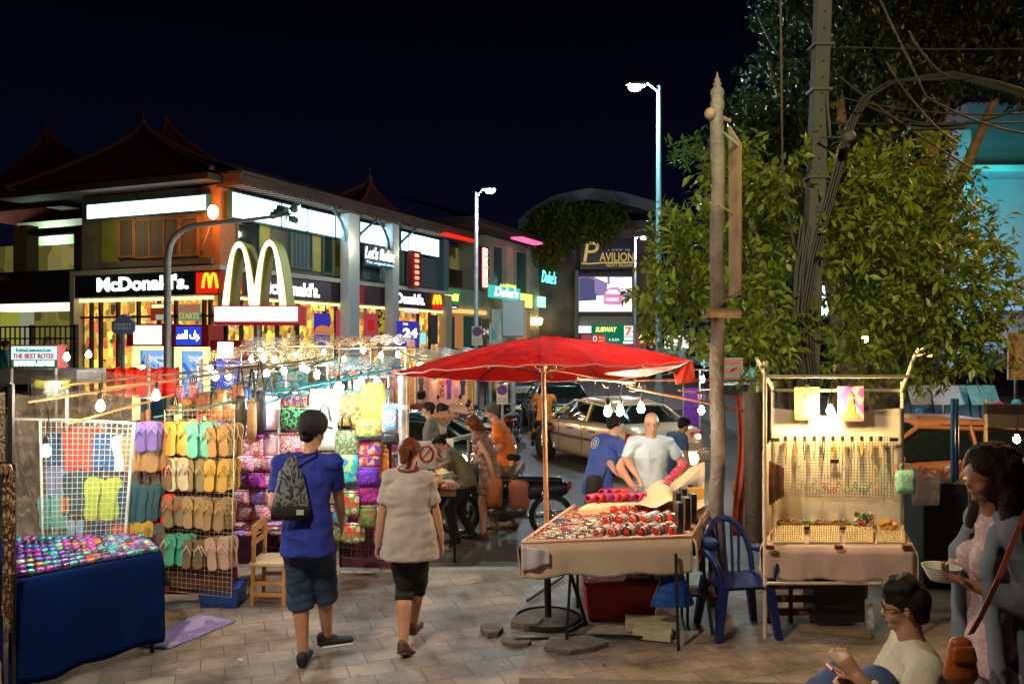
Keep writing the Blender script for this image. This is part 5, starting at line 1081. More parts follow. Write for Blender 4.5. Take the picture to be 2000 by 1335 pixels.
# blank billboard seen from behind, on a post
Y = 27; t = T('blank_billboard', 'pale blank billboard on a post behind the red umbrella', 'billboard', (P(1002,0,Y).x,Y,ROAD))
m = MB(); m.tube([(P(1002,0,Y).x,Y,ROAD),P(1002,650,Y)],.09,8); m.tube([P(957,630,Y-1),V((P(957,0,Y-1).x,Y-1,ROAD))],.05,8); m.build('post', M('white_post',(.5,.5,.5),.5), t)
m = MB(); m.box(P(1002,622,Y-.1),(46/F*Y,.25,72/F*Y)); m.build('panel', M('panel_blank',(.34,.38,.44),.6,var=.05), t, bevel=.02)
m = MB(); m.box(P(1002,622,Y-.24),(40/F*Y,.03,66/F*Y)); m.build('backing_sheet', M('panel_sheet',(.45,.48,.53),.6,var=.06), t)
# rotee sign stall
Y = 13; t = T('food_cart', 'snack cart with lit green and white banana rotee sign', 'food cart', (P(65,0,Y).x,Y,ROAD)); f = Face((0,Y,0),(1,0,0))
m = MB(); f.rect(m,18,673,112,719,-.3,0); sb = m.build('sign_box', M('cart_red',(.35,.02,.02),.5), t)
m = MB(); f.rect(m,22,676,110,702,.002,.02); m.build('lit_face', E('rotee_top',(.55,.95,.95),1.2), sb); m = MB(); f.rect(m,22,703,110,717,.002,.02); m.build('lit_face', E('rotee_green',(.0,.18,.09),.8,False), sb)
f.write('โรตีกล้วยหอมอร่อย', 32, 679, 100, 687, .025, M('ink_g',(.02,.2,.15),.5), sb); f.write('THE BEST ROTEE', 26, 690, 106, 700, .025, E('rotee_red',(.65,.10,.14),.8,False), sb, bold=.02); f.write('BANANA ROTEE', 29, 704, 106, 714, .025, LET, sb, bold=.02)
m = MB(); 
for x in (22,108): m.tube([(P(x,0,Y-.1).x,Y-.1,ROAD),P(x,719,Y-.1)],.03,6)
m.tube([(P(60,0,Y).x,Y+1,ROAD),(P(60,0,Y).x,Y+1,2.1)],.03,6); m.build('post', GALV, t); m = MB(); f.rect(m,0,722,150,750,-1.2,-.2); m.box((P(60,0,Y).x,Y+.6,.3),(1.4,.8,1.0)); m.build('cart_body', M('cart_steel',(.25,.26,.26),.35,metal=.6,var=.3), t)

# carved wooden post with board
Y = 7.55; b = V((P(1401,0,Y).x, Y, 0)); t = T('wooden_post', 'round weathered wooden post with turned finial, cross peg and hanging board', 'post', b)
WD = M('weathered_wood', (.12,.10,.09), .75, var=.5, scale=5, bump=1, bscale=22); WD2 = M('cut_wood', (.22,.15,.09), .7, var=.3, scale=8, bump=.5)
zt = P(0,215,Y).z
m = MB(); m.tube([b+V((.01*math.sin(k*1.7),.008*math.cos(k*2.1),zt*k/14)) for k in range(15)], [.067-.007*k/14 + .003*math.sin(k*3) for k in range(15)], 16); m.build('shaft', WD, t)
def zz(y): return P(0,y,Y).z
m = MB(); m.lathe(b, [(.058,zz(215)),(.062,zz(200)),(.05,zz(196)),(.055,zz(188)),(.062,zz(182)),(.056,zz(176)),(.038,zz(171)),(.03,zz(168)),(.04,zz(164)),(.022,zz(160)),(.03,zz(156)),(.014,zz(152)),(.006,zz(144)),(.0,zz(140))], 16); m.build('finial', WD, t)
m = MB(); m.ball(P(1387,222,Y-.06), .052); m.tube([P(1387,222,Y-.06), P(1425,236,Y+.05)], .022, 8); m.ball(P(1390,610,Y-.1), .05); m.tube([P(1392,610,Y-.1), P(1444,612,Y-.02)], .045, 10); m.tube([b+V((-.066,-.0,zz(396))), b+V((0,-.069,zz(402))), b+V((.07,-.02,zz(410))), P(1447,425,Y+.1)], .012, 6); m.build('peg', WD2, t)
m = MB(); m.hexa([P(1423,578,Y+.12),P(1446,566,Y-.14),P(1449,566,Y-.10),P(1426,578,Y+.16)],[P(1423,245,Y+.12),P(1446,282,Y-.14),P(1449,282,Y-.10),P(1426,245,Y+.16)]); m.build('board', M('board_wood',(.28,.19,.10),.7,var=.4,scale=4,bump=.6), t)
m = MB(); m.tube([P(1398,248,Y), P(1446,286,Y-.1)], .016, 6); m.tube([P(1405,590,Y), P(1447,572,Y-.1)], .014, 6); m.build('hanger', WD, t)

IRON_D = M('band_dark', (.05,.045,.04), .6, metal=.4)
# concrete utility pole and its cables
Y0 = 10.6; t = T('utility_pole', 'leaning square concrete utility pole wrapped in black cables', 'utility pole', (P(1568,0,Y0).x,Y0,0))
base = V((P(1566,0,Y0).x,Y0,-.05)); top = P(1612,-120,Y0-.2)
CON = M('pole_concrete', (.042,.036,.032), .85, var=.3, scale=4, bump=.5)
m = MB(); sb_, st_ = .115, .085; m.hexa([base+V(q) for q in ((-sb_,-.12,0),(sb_,-.12,0),(sb_,.12,0),(-sb_,.12,0))],[top+V(q) for q in ((-st_,-.08,0),(st_,-.08,0),(st_,.08,0),(-st_,.08,0))]); m.build('shaft', CON, t, bevel=.012)
m = MB()
for k in range(30):
    q = base.lerp(top, .2+k*.027); hw = lerp(.12,.08,.2+k*.027); m.lathe(q+V((0,-hw-.004,0)),[(.016,0),(.016,.006)],8,axis=V((0,-1,0)))
m.build('bolt_hole', M('hole_black',(.008,.008,.008),.9), t)
m = MB()
for y in (100,185,352,640,): q = base.lerp(top,(base.z-P(0,y,Y0).z)/(base.z-top.z)); m.box(q,(.25,.25,.03))
m.build('steel_band', IRON_D, t)
m = MB(); random.seed(5)
for k in range(6):
    o_ = V((random.uniform(-.05,.05), random.uniform(-.04,.04), 0))
    pts = [P(x+k*1.5,y,Y0-.25)+o_ for x,y in ((1590,760),(1578,680),(1570,600),(1588,500),(1615,400),(1640,310),(1660,240),(1690,190),(1740,160),(1800,148+k*2),(1860,140+k*3),(1950,160+k*4),(2080,200+k*5))]
    m.tube(pts, random.uniform(.009,.020), 6)
for k in range(5):
    pts = [P(x-k*4,y,Y0-.22)+V((random.uniform(-.02,.02),0,0)) for x,y in ((1585,770),(1560,700),(1562,620),(1572,520),(1580,440))]; m.tube(pts, .018, 6)
m.build('cable_bundle', M('cable_black',(.012,.011,.010),.6,spec=.4), t)
for (x0,y0,x1,y1,sg,yy) in ((1640,92,2050,94,.02,10),(1700,-40,1810,190,.0,9),(1810,190,2060,265,.1,9),(1640,190,2060,215,.12,10),(1690,205,2050,180,.3,9.6),(1600,240,2060,236,.03,10.4),(1480,30,1560,120,.2,11),(1524,-10,1528,320,.02,8),(1528,320,1560,500,.15,8),(1730,120,1870,280,.1,9),(1640,150,1900,330,.05,10.4),(1775,60,1900,150,.2,9)):
    m = MB(); wire(m, P(x0,y0,yy), P(x1,y1,yy+.3), sg, .012, 12); tag(m.build('overhead_wire', MATS['cable_black'], loc=P(x0,y0,yy)), 'thin black wire strung overhead through the dark crown', 'wire', 'overhead wires at the utility pole')
m = MB(); m.bar(P(1775,249,9.8), P(1885,247,9.8), .08, .06); tag(m.build('splice_box', MATS['cable_black'], loc=P(1830,248,9.8)), 'long black splice case hanging from the overhead wires', 'cable box')
m = MB(); m.tube([P(1612,170,Y0-.2),P(1622,270,Y0-.4)],.018,6); m.lathe(P(1655,268,9.9),[(.07,0),(.09,.04),(.05,.08)],10,axis=V((0,-1,0))); m.tube([P(1600,268,10.2),P(1655,268,9.9)],.014,6); m.build('bracket', IRON_D, t)

# ------------------------------------------------------------ trees
def leafmat(key, c1, c2, c3, tr=.35, sc=1.2):
    m, nt, o = newmat(key); tc = nd(nt,'TexCoord'); n = nd(nt,'TexNoise',Scale=sc,Detail=3.0); nt.links.new(tc.outputs['Object'], n.inputs[0])
    v = nd(nt,'TexVoronoi',Scale=9.0); nt.links.new(tc.outputs['Object'], v.inputs[0]); s = nd(nt,'SeparateColor'); nt.links.new(v.outputs['Color'], s.inputs[0])
    a = nd(nt,'Math',operation='MULTIPLY_ADD'); a.inputs[1].default_value = .45; nt.links.new(s.outputs[0], a.inputs[0]); 
    q = nd(nt,'Math',operation='MULTIPLY'); q.inputs[1].default_value = .6; nt.links.new(n.outputs['Fac'], q.inputs[0]); nt.links.new(q.outputs[0], a.inputs[2])
    r = ramp(nt,[c1,c2,c2,c3],'LINEAR'); nt.links.new(a.outputs[0], r.inputs[0])
    b = nd(nt,'BsdfPrincipled',Roughness=.45); nt.links.new(r.outputs[0], b.inputs['Base Color']); t_ = nd(nt,'BsdfTranslucent'); nt.links.new(r.outputs[0], t_.inputs[0])
    x = nd(nt,'MixShader'); x.inputs[0].default_value = tr; nt.links.new(b.outputs[0], x.inputs[1]); nt.links.new(t_.outputs[0], x.inputs[2]); nt.links.new(x.outputs[0], o.inputs[0]); return m
def foliage(name, mat, parent, clumps, L, Wd, per, rng, density=1.0, droop=.15):
    """sprays of folded leaves; clumps = (centre, radius, sprays)"""
    base = []; axis = []
    for c, r, n in clumps:
        n = int(n*density); d = rng.normal(size=(n,3)); d /= np.linalg.norm(d,axis=1)[:,None]
        rad = r*rng.random(n)**.38; rad *= 1+.22*np.sin(d[:,0]*5+c[0]*3)*np.cos(d[:,2]*6+c[2]*2)
        p = np.array(c) + d*rad[:,None]*np.array([1,1,.85]); base.append(p); a = d + rng.normal(size=(n,3))*.45; a[:,2] += .25 - droop; axis.append(a/np.linalg.norm(a,axis=1)[:,None])
    base = np.concatenate(base); axis = np.concatenate(axis); n = len(base)
    idx = np.repeat(np.arange(n), per); k = np.tile(np.arange(per), n)/per
    ax = axis[idx]; p0 = base[idx] + ax*(k*L*2.0)[:,None]
    rnd = rng.normal(size=(len(idx),3)); side = np.cross(ax, rnd); side /= np.linalg.norm(side,axis=1)[:,None]+1e-9
    d = ax*.55 + side*.85; d[:,2] -= droop*.8; d /= np.linalg.norm(d,axis=1)[:,None]
    up = np.cross(d, np.cross(rng.normal(size=(len(idx),3))*.5 + np.array([0,0,1]), d)); up /= np.linalg.norm(up,axis=1)[:,None]+1e-9
    s = np.cross(d, up); l = L*rng.uniform(.65,1.25,len(idx))[:,None]; w = Wd*rng.uniform(.7,1.2,len(idx))[:,None]
    a = p0; b = p0+d*l*.45+s*w+up*w*.35; c_ = p0+d*l*.45-s*w+up*w*.35; e = p0+d*l - up*l*.12; mid = p0+d*l*.5
    N = len(idx); co = np.stack([a,b,mid,c_,e],1).reshape(-1,3).astype(np.float32)
    off = np.array(root_loc(parent)) if parent else 0
    me = bpy.data.meshes.new(name); me.vertices.add(N*5); me.vertices.foreach_set('co', (co-off).astype(np.float32).ravel())
    f = np.array([0,2,1, 0,3,2, 1,2,4, 2,3,4]); fi = (np.arange(N)[:,None]*5 + f[None,:]).ravel()
    me.loops.add(N*12); me.loops.foreach_set('vertex_index', fi.astype(np.int32)); me.polygons.add(N*4); me.polygons.foreach_set('loop_start', (np.arange(N*4)*3).astype(np.int32)); me.polygons.foreach_set('loop_total', np.full(N*4,3,dtype=np.int32))
    me.update(calc_edges=True); me.materials.append(mat); o = bpy.data.objects.new(name, me); C.objects.link(o)
    if parent: o.parent = parent
    return o
rng = np.random.default_rng(11)
BARK = M('bark', (.13,.085,.05), .9, var=.5, scale=6, bump=1, bscale=25)
def cl(lst, Y, spread=.6, n=90):
    out = []
    for x, y, r in lst:
        yy = Y + random.uniform(-spread, spread); rm = r/F*yy; out.append((tuple(P(x,y,yy)), rm, n*(rm/.45)**2))
    return out
t1 = T('bright_tree', 'leafy yellow green tree lit by the market, crown over the white jewellery stall', 'tree', (P(1590,0,11.6).x,11.6,0))
c1 = cl([(1345,440,48),(1318,500,48),(1305,560,48),(1298,610,42),(1350,520,60),(1355,600,62),(1400,430,60),(1410,360,48),(1460,350,52),(1450,440,66),(1430,530,66),(1420,620,62),(1400,680,42),(1470,600,70),(1480,690,52),(1500,400,62),(1530,340,48),(1540,470,62),(1555,560,50),(1520,660,58),
  (1620,420,54),(1650,360,52),(1690,320,44),(1660,470,62),(1700,400,60),(1740,350,52),(1790,310,44),(1830,300,30),(1760,430,66),(1810,390,56),(1840,350,38),(1700,540,70),(1760,520,68),(1820,470,60),(1870,440,42),(1840,540,62),(1900,500,42),(1930,470,30),(1690,620,62),(1660,690,44),(1740,610,68),(1800,600,66),(1850,620,62),(1900,570,52),(1940,560,34),(1965,590,24),(1730,680,56),(1790,690,60),(1850,690,52),(1900,650,46),(1940,630,30),(1905,705,30),(1860,725,26),(1640,570,44),(1590,700,40),(1320,660,28),(1350,700,24),(1590,480,34)], 11.4, .9, 50)
LM1 = leafmat('leaves_bright', (.045,.095,.008), (.15,.185,.014), (.30,.22,.02), .4)
foliage('crown', LM1, t1, c1, .165, .034, 8, rng)
m = MB(); r_ = V((P(1590,0,11.6).x,11.6,-.1))
for tip, w_ in (((1500,560),.05),((1440,450),.045),((1680,480),.05),((1770,560),.045),((1860,560),.035),((1560,420),.05),((1350,560),.03)):
    tp = P(tip[0],tip[1],11.5+random.uniform(-.4,.4)); mid = r_.lerp(tp,.5)+V((0,0,.25)); m.tube([r_+V((random.uniform(-.12,.12),random.uniform(-.1,.1),0)), r_.lerp(mid,.55)+V((random.uniform(-.08,.08),0,.1)), mid, tp], [.085,.07,.05,.015], 8)
m.build('trunk', BARK, t1)
random.seed(5); foliage('creeper', LM1, Q, [(tuple(P(x,y,60)), r_*.036*60/20, n_) for x,y,r_,n_ in ((1070,432,6,70),(1085,445,9,120),(1098,430,7,80),(1104,452,6,60),(1085,470,8,90),(1062,460,6,60),(1125,436,8,90),(1150,430,6,70),(1172,445,6,60),(1195,432,6,60),(1075,490,6,50))], .5, .12, 8, rng)
t2 = T('dark_tree', 'huge dark tree rising behind the bright one and filling the upper right', 'tree', (P(1700,0,19).x,19,ROAD))
pts = []
random.seed(21)
for k in range(120):
    x = random.uniform(1440,2120); lo = 520; hi = -90
    edge = 250 - (x-1430)*2.3 if x < 1520 else -100
    y = random.uniform(max(hi, edge+70), lo)
    if x > 1860 and y > 200: continue
    pts.append((x,y,random.uniform(46,72)))
pts += [(1500,170,55),(1520,110,45),(1540,50,40),(1570,20,40),(1470,230,50),(1450,300,50),(1440,380,55),(1480,420,60),(1540,30,30),(1530,55,22)]
c2 = cl(pts, 19, 1.6, 42)
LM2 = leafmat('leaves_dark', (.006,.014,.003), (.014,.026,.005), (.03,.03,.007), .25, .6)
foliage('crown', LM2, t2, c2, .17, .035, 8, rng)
m = MB(); r_ = V((P(1700,0,19).x,19,ROAD))
for tip in ((1500,120),(1620,0),(1760,-40),(1900,0),(2000,60),(1560,300),(1850,120)): tp = P(tip[0],tip[1],19); mid = r_.lerp(tp,.45)+V((0,0,.8)); m.tube([r_, r_.lerp(mid,.6), mid, tp], [.32,.26,.16,.04], 8)
m.build('trunk', BARK, t2)
t3 = T('side_branch_tree', 'bright green leafy branch reaching left from behind the wooden post', 'tree', (P(1500,0,15).x,15,ROAD))
foliage('crown', leafmat('leaves_lamp', (.03,.08,.01), (.06,.13,.015), (.10,.15,.02)), t3, cl([(1330,292,16),(1350,290,20),(1375,285,24),(1395,300,22),(1340,300,14),(1420,270,26),(1450,290,30),(1400,330,14)], 15, .3, 60), .13, .028, 8, rng)  # lamplight on this branch is put into its brighter leaf greens
m = MB(); r_ = V((P(1500,0,15).x,15,ROAD)); m.tube([r_, P(1480,500,15), P(1450,330,15), P(1330,292,15)], [.14,.09,.05,.012], 8); m.build('trunk', BARK, t3)

# ------------------------------------------------------------ vehicles
def car_proto(name, label, paint, group=None):
    """length along +y (front), origin at the ground under the centre"""
    t = T(name, label, 'car', (0,0,0), group)
    st = [(-2.25,.66,.30,.72,.80),(-2.2,.86,.26,.80,.88),(-2.05,.97,.22,.84,.93),(-1.6,1.00,.20,.86,.94),(-1.1,.98,.18,.87,.94),(-.3,.95,.17,.87,.93),(.7,.93,.17,.87,.92),(1.3,.86,.18,.86,.86),(1.8,.76,.20,.84,.80),(2.1,.66,.24,.78,.72),(2.25,.50,.30,.66,.6)]
    m = MB(); rows = []
    for y, zt, zb, w, wt in st:
        zm = (zt+zb)/2; half = [(0,zt+.012),(w*.55,zt+.01),(w*.86,zt-.015),(w*.975,zt-.08),(w*1.005,zm+.04),(w,zm-.12),(w*.97,zb+.06),(w*.86,zb),(0,zb)]
        rows.append([V((-x,y,z)) for x,z in half] + [V((x,y,z)) for x,z in half[::-1][1:-1]])
    n = len(rows[0]); vs = [p for r in rows for p in r]
    m.add(vs, [(i*n+k,i*n+(k+1)%n,(i+1)*n+(k+1)%n,(i+1)*n+k) for i in range(len(rows)-1) for k in range(n)], True); m.add(rows[0],[tuple(range(n))]); m.add(rows[-1],[tuple(range(n))[::-1]])
    body = m.build('body', paint, t, subs=1)
    gh = [(-1.72,.98,.62,.98),(-1.15,1.30,.60,.99),(-.75,1.385,.59,.99),(.0,1.40,.59,.98),(.35,1.36,.58,.96),(1.12,.94,.64,.93)]
    m = MB(); rows = [[V((-w-.16,y,zb-.02)),V((-w*1.0,y,zt-.05)),V((-w*.7,y,zt)),V((w*.7,y,zt)),V((w*1.0,y,zt-.05)),V((w+.16,y,zb-.02))] for y,zt,w,zb in gh]
    n = 6; m.add([p for r in rows for p in r], [(i*n+k,i*n+k+1,(i+1)*n+k+1,(i+1)*n+k) for i in range(len(rows)-1) for k in range(n-1)], True); m.build('window_glass', M('car_glass',(.008,.012,.012),.06,var=0,spec=1), t)
    m = MB(); rr = [[p+V((0,0,.012)) for p in r[1:5]] for r in rows[1:5]]; m.add([p for r in rr for p in r],[(i*4+k,i*4+k+1,(i+1)*4+k+1,(i+1)*4+k) for i in range(3) for k in range(3)],True); m.build('roof', paint, t, solid=.02)
    m = MB()
    for sg in (-1,1):
        for a,b_,c_,d_ in (((.74,-1.66,.98),(.60,-1.15,1.27),(.605,.35,1.33),(.80,1.14,.93)),):
            m.tube([V((sg*q[0],q[1],q[2])) for q in (a,b_,c_,d_)], .030, 6)
        m.tube([(sg*.775,-.40,.94),(sg*.61,-.38,1.33)],.028,6)
    m.build('pillar', paint, t)
    m = MB()
    for sg in (-1,1):
        m.bar((sg*.905,-1.3,.62),(sg*.905,.95,.60),.02,.05)
        for y in (-.38,.62): m.bar((sg*.883,y,.28),(sg*.875,y,.90),.012,.008)
        m.bar((sg*.9,.0,.78),(sg*.9,.2,.78),.03,.03); m.bar((sg*.9,-.95,.78),(sg*.9,-.75,.78),.03,.03)
    m.build('trim', M('car_trim',(.10,.08,.06),.4), t)
    for sg in (-1,1):
        m = MB(); m.ball((sg*.93,.78,.98),.09,scale=(.8,.7,.6)); m.build('mirror', paint, t)
        for y in (-1.38,1.36):
            m = MB(); m.lathe((sg*.74,y,.31),[(.0,0),(.37,0),(.37,.165),(.33,.172),(.0,.172)],20,axis=V((sg,0,0))); m.build('wheel_arch', M('arch_black',(.01,.01,.01),.9), t)
            m = MB(); m.lathe((sg*.70,y,.305),[(.20,0),(.29,.01),(.305,.05),(.305,.16),(.29,.20),(.21,.215)],24,axis=V((sg,0,0))); w_ = m.build('wheel', M('rubber',(.015,.015,.015),.8), t)
            m = MB(); m.lathe((sg*.70,y,.305),[(.20,.16),(.205,.21),(.19,.20),(.06,.17),(.05,.215),(0,.22)],20,axis=V((sg,0,0)))
            for k in range(7): a = 2*PI*k/7; m.bar((sg*.90,y+.05*math.cos(a),.305+.05*math.sin(a)),(sg*.905,y+.19*math.cos(a),.305+.19*math.sin(a)),.02,.035)
            m.build('rim', M('alloy',(.4,.38,.36),.3,metal=.8), w_)
        m = MB(); m.hexa([(sg*.48,-2.22,.64),(sg*.82,-2.12,.64),(sg*.84,-1.98,.66),(sg*.48,-2.05,.66)][::sg],[(sg*.48,-2.245,.84),(sg*.80,-2.135,.85),(sg*.82,-1.98,.86),(sg*.48,-2.05,.86)][::sg]); tl = m.build('tail_light', M('lens_red',(.35,.01,.01),.2,var=0), t)
        m = MB(); m.ball((sg*.64,-2.20,.745),.062,scale=(1.2,.6,.8)); m.build('brake_bulb', E('brake',(1,.30,.18),22), tl)
        m = MB(); m.ball((sg*.64,2.12,.60),.13,scale=(1.3,.6,.55)); m.build('headlight', M('lens_clear',(.7,.7,.6),.1,var=0), t)
    m = MB(); m.box((0,-2.30,.40),(1.62,.16,.20)); m.box((0,2.27,.38),(1.60,.14,.18)); m.build('bumper', paint, t, bevel=.04)
    m = MB(); m.box((0,-2.26,.74),(.52,.02,.15)); pl = m.build('licence_plate', M('plate_w',(.6,.55,.42),.5,var=.05), t); scribble(V((0,-2.275,.74)), (1,0,0), (0,0,1), .10, .42, M('plate_ink',(.02,.02,.02),.5), pl, 1, depth=.004)
    m = MB(); m.lathe((-.5,-2.36,.23),[(.035,0),(.035,.2)],10,axis=V((0,1,0))); m.build('exhaust', GALV, t)
    return t
def repaint(o, old, new):
    for ch in [o]+list(o.children_recursive):
        if ch.type == 'MESH':
            for s_ in ch.material_slots:
                if s_.material == old: s_.link = 'OBJECT'; s_.material = new
GOLDP = M('champagne_paint', (.56,.43,.31), .28, metal=.35, var=.05, coat=.6)
al = math.radians(24)
car = car_proto('sedan_car', 'champagne gold sedan with brake lights on behind the umbrella table', GOLDP)
rl = V((2.16,15.5,ROAD)); hd = V((-math.sin(al),math.cos(al),0)); rt_ = V((math.cos(al),math.sin(al),0))
car.location = rl + hd*2.25 + rt_*.88; car.rotation_euler = (0,0,al)
c2_ = dup(car, loc=V((P(1078,0,23.5).x+.2,25,ROAD)), rz=math.radians(3), label='dark car with red tail light waiting ahead of the gold sedan'); c2_.name = 'dark_car'; repaint(c2_, GOLDP, M('black_paint',(.015,.015,.02),.25,var=.05,coat=.6))
c3_ = dup(car, loc=V((P(1010,0,28).x,31,ROAD)), rz=math.radians(5), label='almost black van like car farthest up the road under the umbrella rim', scale=(1.05,1,1.25)); c3_.name = 'far_car'; repaint(c3_, GOLDP, MATS['black_paint'])
for ch in list(c3_.children_recursive):
    if ch.name.startswith('brake_bulb'): ch.material_slots[0].link = 'OBJECT'; ch.material_slots[0].material = MATS['lens_red']
c4_ = dup(car, loc=V((P(740,0,14.2).x,14.2,ROAD)), rz=math.radians(84), label='dark green car with blue lit roof behind the hanging bags'); c4_.name = 'green_car'; repaint(c4_, GOLDP, M('green_paint',(.01,.05,.06),.25,var=.05,coat=.6))
c5_ = dup(car, loc=V((P(1790,0,11.8).x,11.8,ROAD)), rz=math.radians(96), label='terracotta coloured car parked behind the white jewellery stall', scale=(1,1,1.08)); c5_.name = 'orange_car'; repaint(c5_, GOLDP, M('terracotta_paint',(.42,.13,.05),.45,var=.1))
def bike_proto():
    t = T('motorbike', 'motorbike', 'motorbike', (0,0,0), 'motorbikes on the road')
    for y in (-.62,.62):
        m = MB(); m.tube([(0,y+.265*math.cos(2*PI*k/28),.29+.265*math.sin(2*PI*k/28)) for k in range(28)], .035, 8, closed=True); w_ = m.build('wheel', M('rubber2',(.012,.012,.012),.7), t)
        m = MB(); m.tube([(0,y+.225*math.cos(2*PI*k/28),.29+.225*math.sin(2*PI*k/28)) for k in range(28)], .014, 6, closed=True)
        for k in range(12): a = 2*PI*k/12; m.tube([(.02,y,.29),(0,y+.22*math.cos(a+.15),.29+.22*math.sin(a+.15))],.004,4)
        m.lathe((-.05,y,.29),[(.0,0),(.07,0),(.075,.05),(.07,.1),(0,.1)],12,axis=V((1,0,0))); m.build('rim', M('chrome',(.6,.6,.6),.2,metal=1), w_)
    m = MB(); el(m,(0,-.75,.66),(0,-.1,.60),.10,.11,.10,.14); el(m,(0,-.1,.55),(0,.28,.42),.11,.09,.14,.12); el(m,(0,.28,.42),(0,.52,.80),.13,.09,.06,.06); m.build('fairing', M('bike_paint',(.02,.02,.03),.25,coat=.5), t)
    m = MB(); el(m,(0,-.72,.77),(0,.02,.76),.11,.13,.05,.06,side=V((1,0,0))); m.build('seat', M('vinyl',(.015,.014,.014),.35), t)
    m = MB(); m.lathe((-.1,-.05,.36),[(.0,0),(.13,.02),(.13,.18),(0,.2)],12,axis=V((1,0,0))); el(m,(0,-.2,.36),(0,.25,.34),.1,.08); m.build('engine', M('engine',(.16,.16,.16),.4,metal=.7), t)
    m = MB(); m.tube([(.13,.2,.26),(.14,-.3,.25),(.15,-.85,.33)],[.025,.03,.05],8); m.build('exhaust', MATS['chrome'], t)
    m = MB()
    for sg in (-1,1): m.tube([(sg*.07,.63,.29),(sg*.07,.50,.80)],.02,6); m.tube([(sg*.09,-.62,.30),(sg*.10,-.5,.62)],.022,6)
    m.tube([(-.34,.34,.98),(-.2,.46,1.0),(0,.5,.93),(.2,.46,1.0),(.34,.34,.98)],.014,6); m.build('fork', MATS['chrome'], t)
    m = MB(); m.ball((0,.56,.86),.09,scale=(1,.8,1)); m.build('headlight', M('bike_lens',(.6,.6,.55),.1,var=0), t)
    m = MB(); m.box((0,-.85,.70),(.16,.06,.07)); m.build('tail_light', MATS['lens_red'], t)
    m = MB()
    for sg in (-1,1): m.tube([(sg*.25,.42,1.0),(sg*.3,.40,1.14)],.007,5); m.lathe((sg*.31,.39,1.18),[(.05,0),(.055,.015),(0,.02)],10,axis=V((0,-1,0)))
    m.build('mirror', MATS['vinyl'], t)
    m = MB(); m.add([(-.06,.62+.31*math.cos(a),.29+.31*math.sin(a)) for a in np.linspace(.3,2.6,9)]+[(.06,.62+.31*math.cos(a),.29+.31*math.sin(a)) for a in np.linspace(.3,2.6,9)],[(i,i+1,i+10,i+9) for i in range(8)],True); m.build('mudguard', MATS['bike_paint'], t, solid=.01)
    return t
bk = bike_proto(); RT = math.radians
bk.location = V((P(985,0,11.1).x,11.1,ROAD)); bk.rotation_euler = (0,0,RT(82)); bk['label'] = 'black motorbike parked behind the couple, rear wheel beside the umbrella pole'
for i,(px,Y,rz,lab) in enumerate([(868,12.6,-150,'pale scooter with bright front ridden by the man in the white shirt'),(905,17.5,10,'dark motorbike with mirror, first right of the rider'),(928,19,-20,'motorbike with number plate in the middle of the parked row'),(948,18.2,15,'motorbike nearest the standing no parking plate, left of it'),(890,21,30,'small red lit motorbike behind the white shirted rider'),(1003,21,-12,'motorbike just right of the standing no parking plate'),(1062,19.2,4,'motorbike of the orange vested rider beside the umbrella pole'),(1350,12.9,170,'scooter with its lamp on behind the gold sedan')]):
    b_ = dup(bk, loc=V((P(px,0,Y).x,Y,ROAD)), rz=RT(rz), label=lab)
    if i == 0: repaint(b_, MATS['bike_paint'], M('cream_paint',(.5,.42,.28),.3,coat=.4)); repaint(b_, MATS['bike_lens'], E('head_glow',(1,.75,.35),14)); lamp(b_.location + V((-.0,-.4,.9)), 6, (1,.7,.35), .05)
    if i == 7: repaint(b_, MATS['bike_lens'], E('head_glow',(1,.75,.35),14)); lamp(b_.location + V((-.15,.85,.75)), 26, (1,.85,.6), .05)
    if i == 4: repaint(b_, MATS['bike_paint'], M('red_paint',(.3,.01,.015),.3,coat=.4))  # this bike is repainted plain red

random.seed(23)
for i,(x,y) in enumerate(((470,1290),(720,1205),(890,1180),(980,1300),(700,1320),(1180,1300),(350,1310),(1480,1310),(930,1140))):
    m = MB(); q = G(x,y); a_ = random.random()*3; s_ = random.uniform(.02,.045); m.grid(lambda u,v: q+V(((u-.5)*s_*math.cos(a_)-(v-.5)*s_*.7*math.sin(a_),(u-.5)*s_*math.sin(a_)+(v-.5)*s_*.7*math.cos(a_),.006+.008*abs(math.sin(u*5+v*3)))),4,4)
    tag(m.build('paper_scrap', M('scrap_%d'%(i%3),[(.45,.43,.38),(.30,.22,.12),(.10,.09,.08)][i%3],.8), loc=q), ['tiny pale scrap left of the man in blue','small brown scrap between the walking couple','tiny dark scrap on the paving right of the walking woman','pale scrap at the front edge left of the bracelet table','brown leaf scrap below the walking couple','dark scrap in front of the bracelet table','pale scrap beside the blue cloth table','brown scrap in front of the blue chair','dark scrap near the kerb left of the umbrella base'][i], 'litter', 'scraps of litter on the paving')
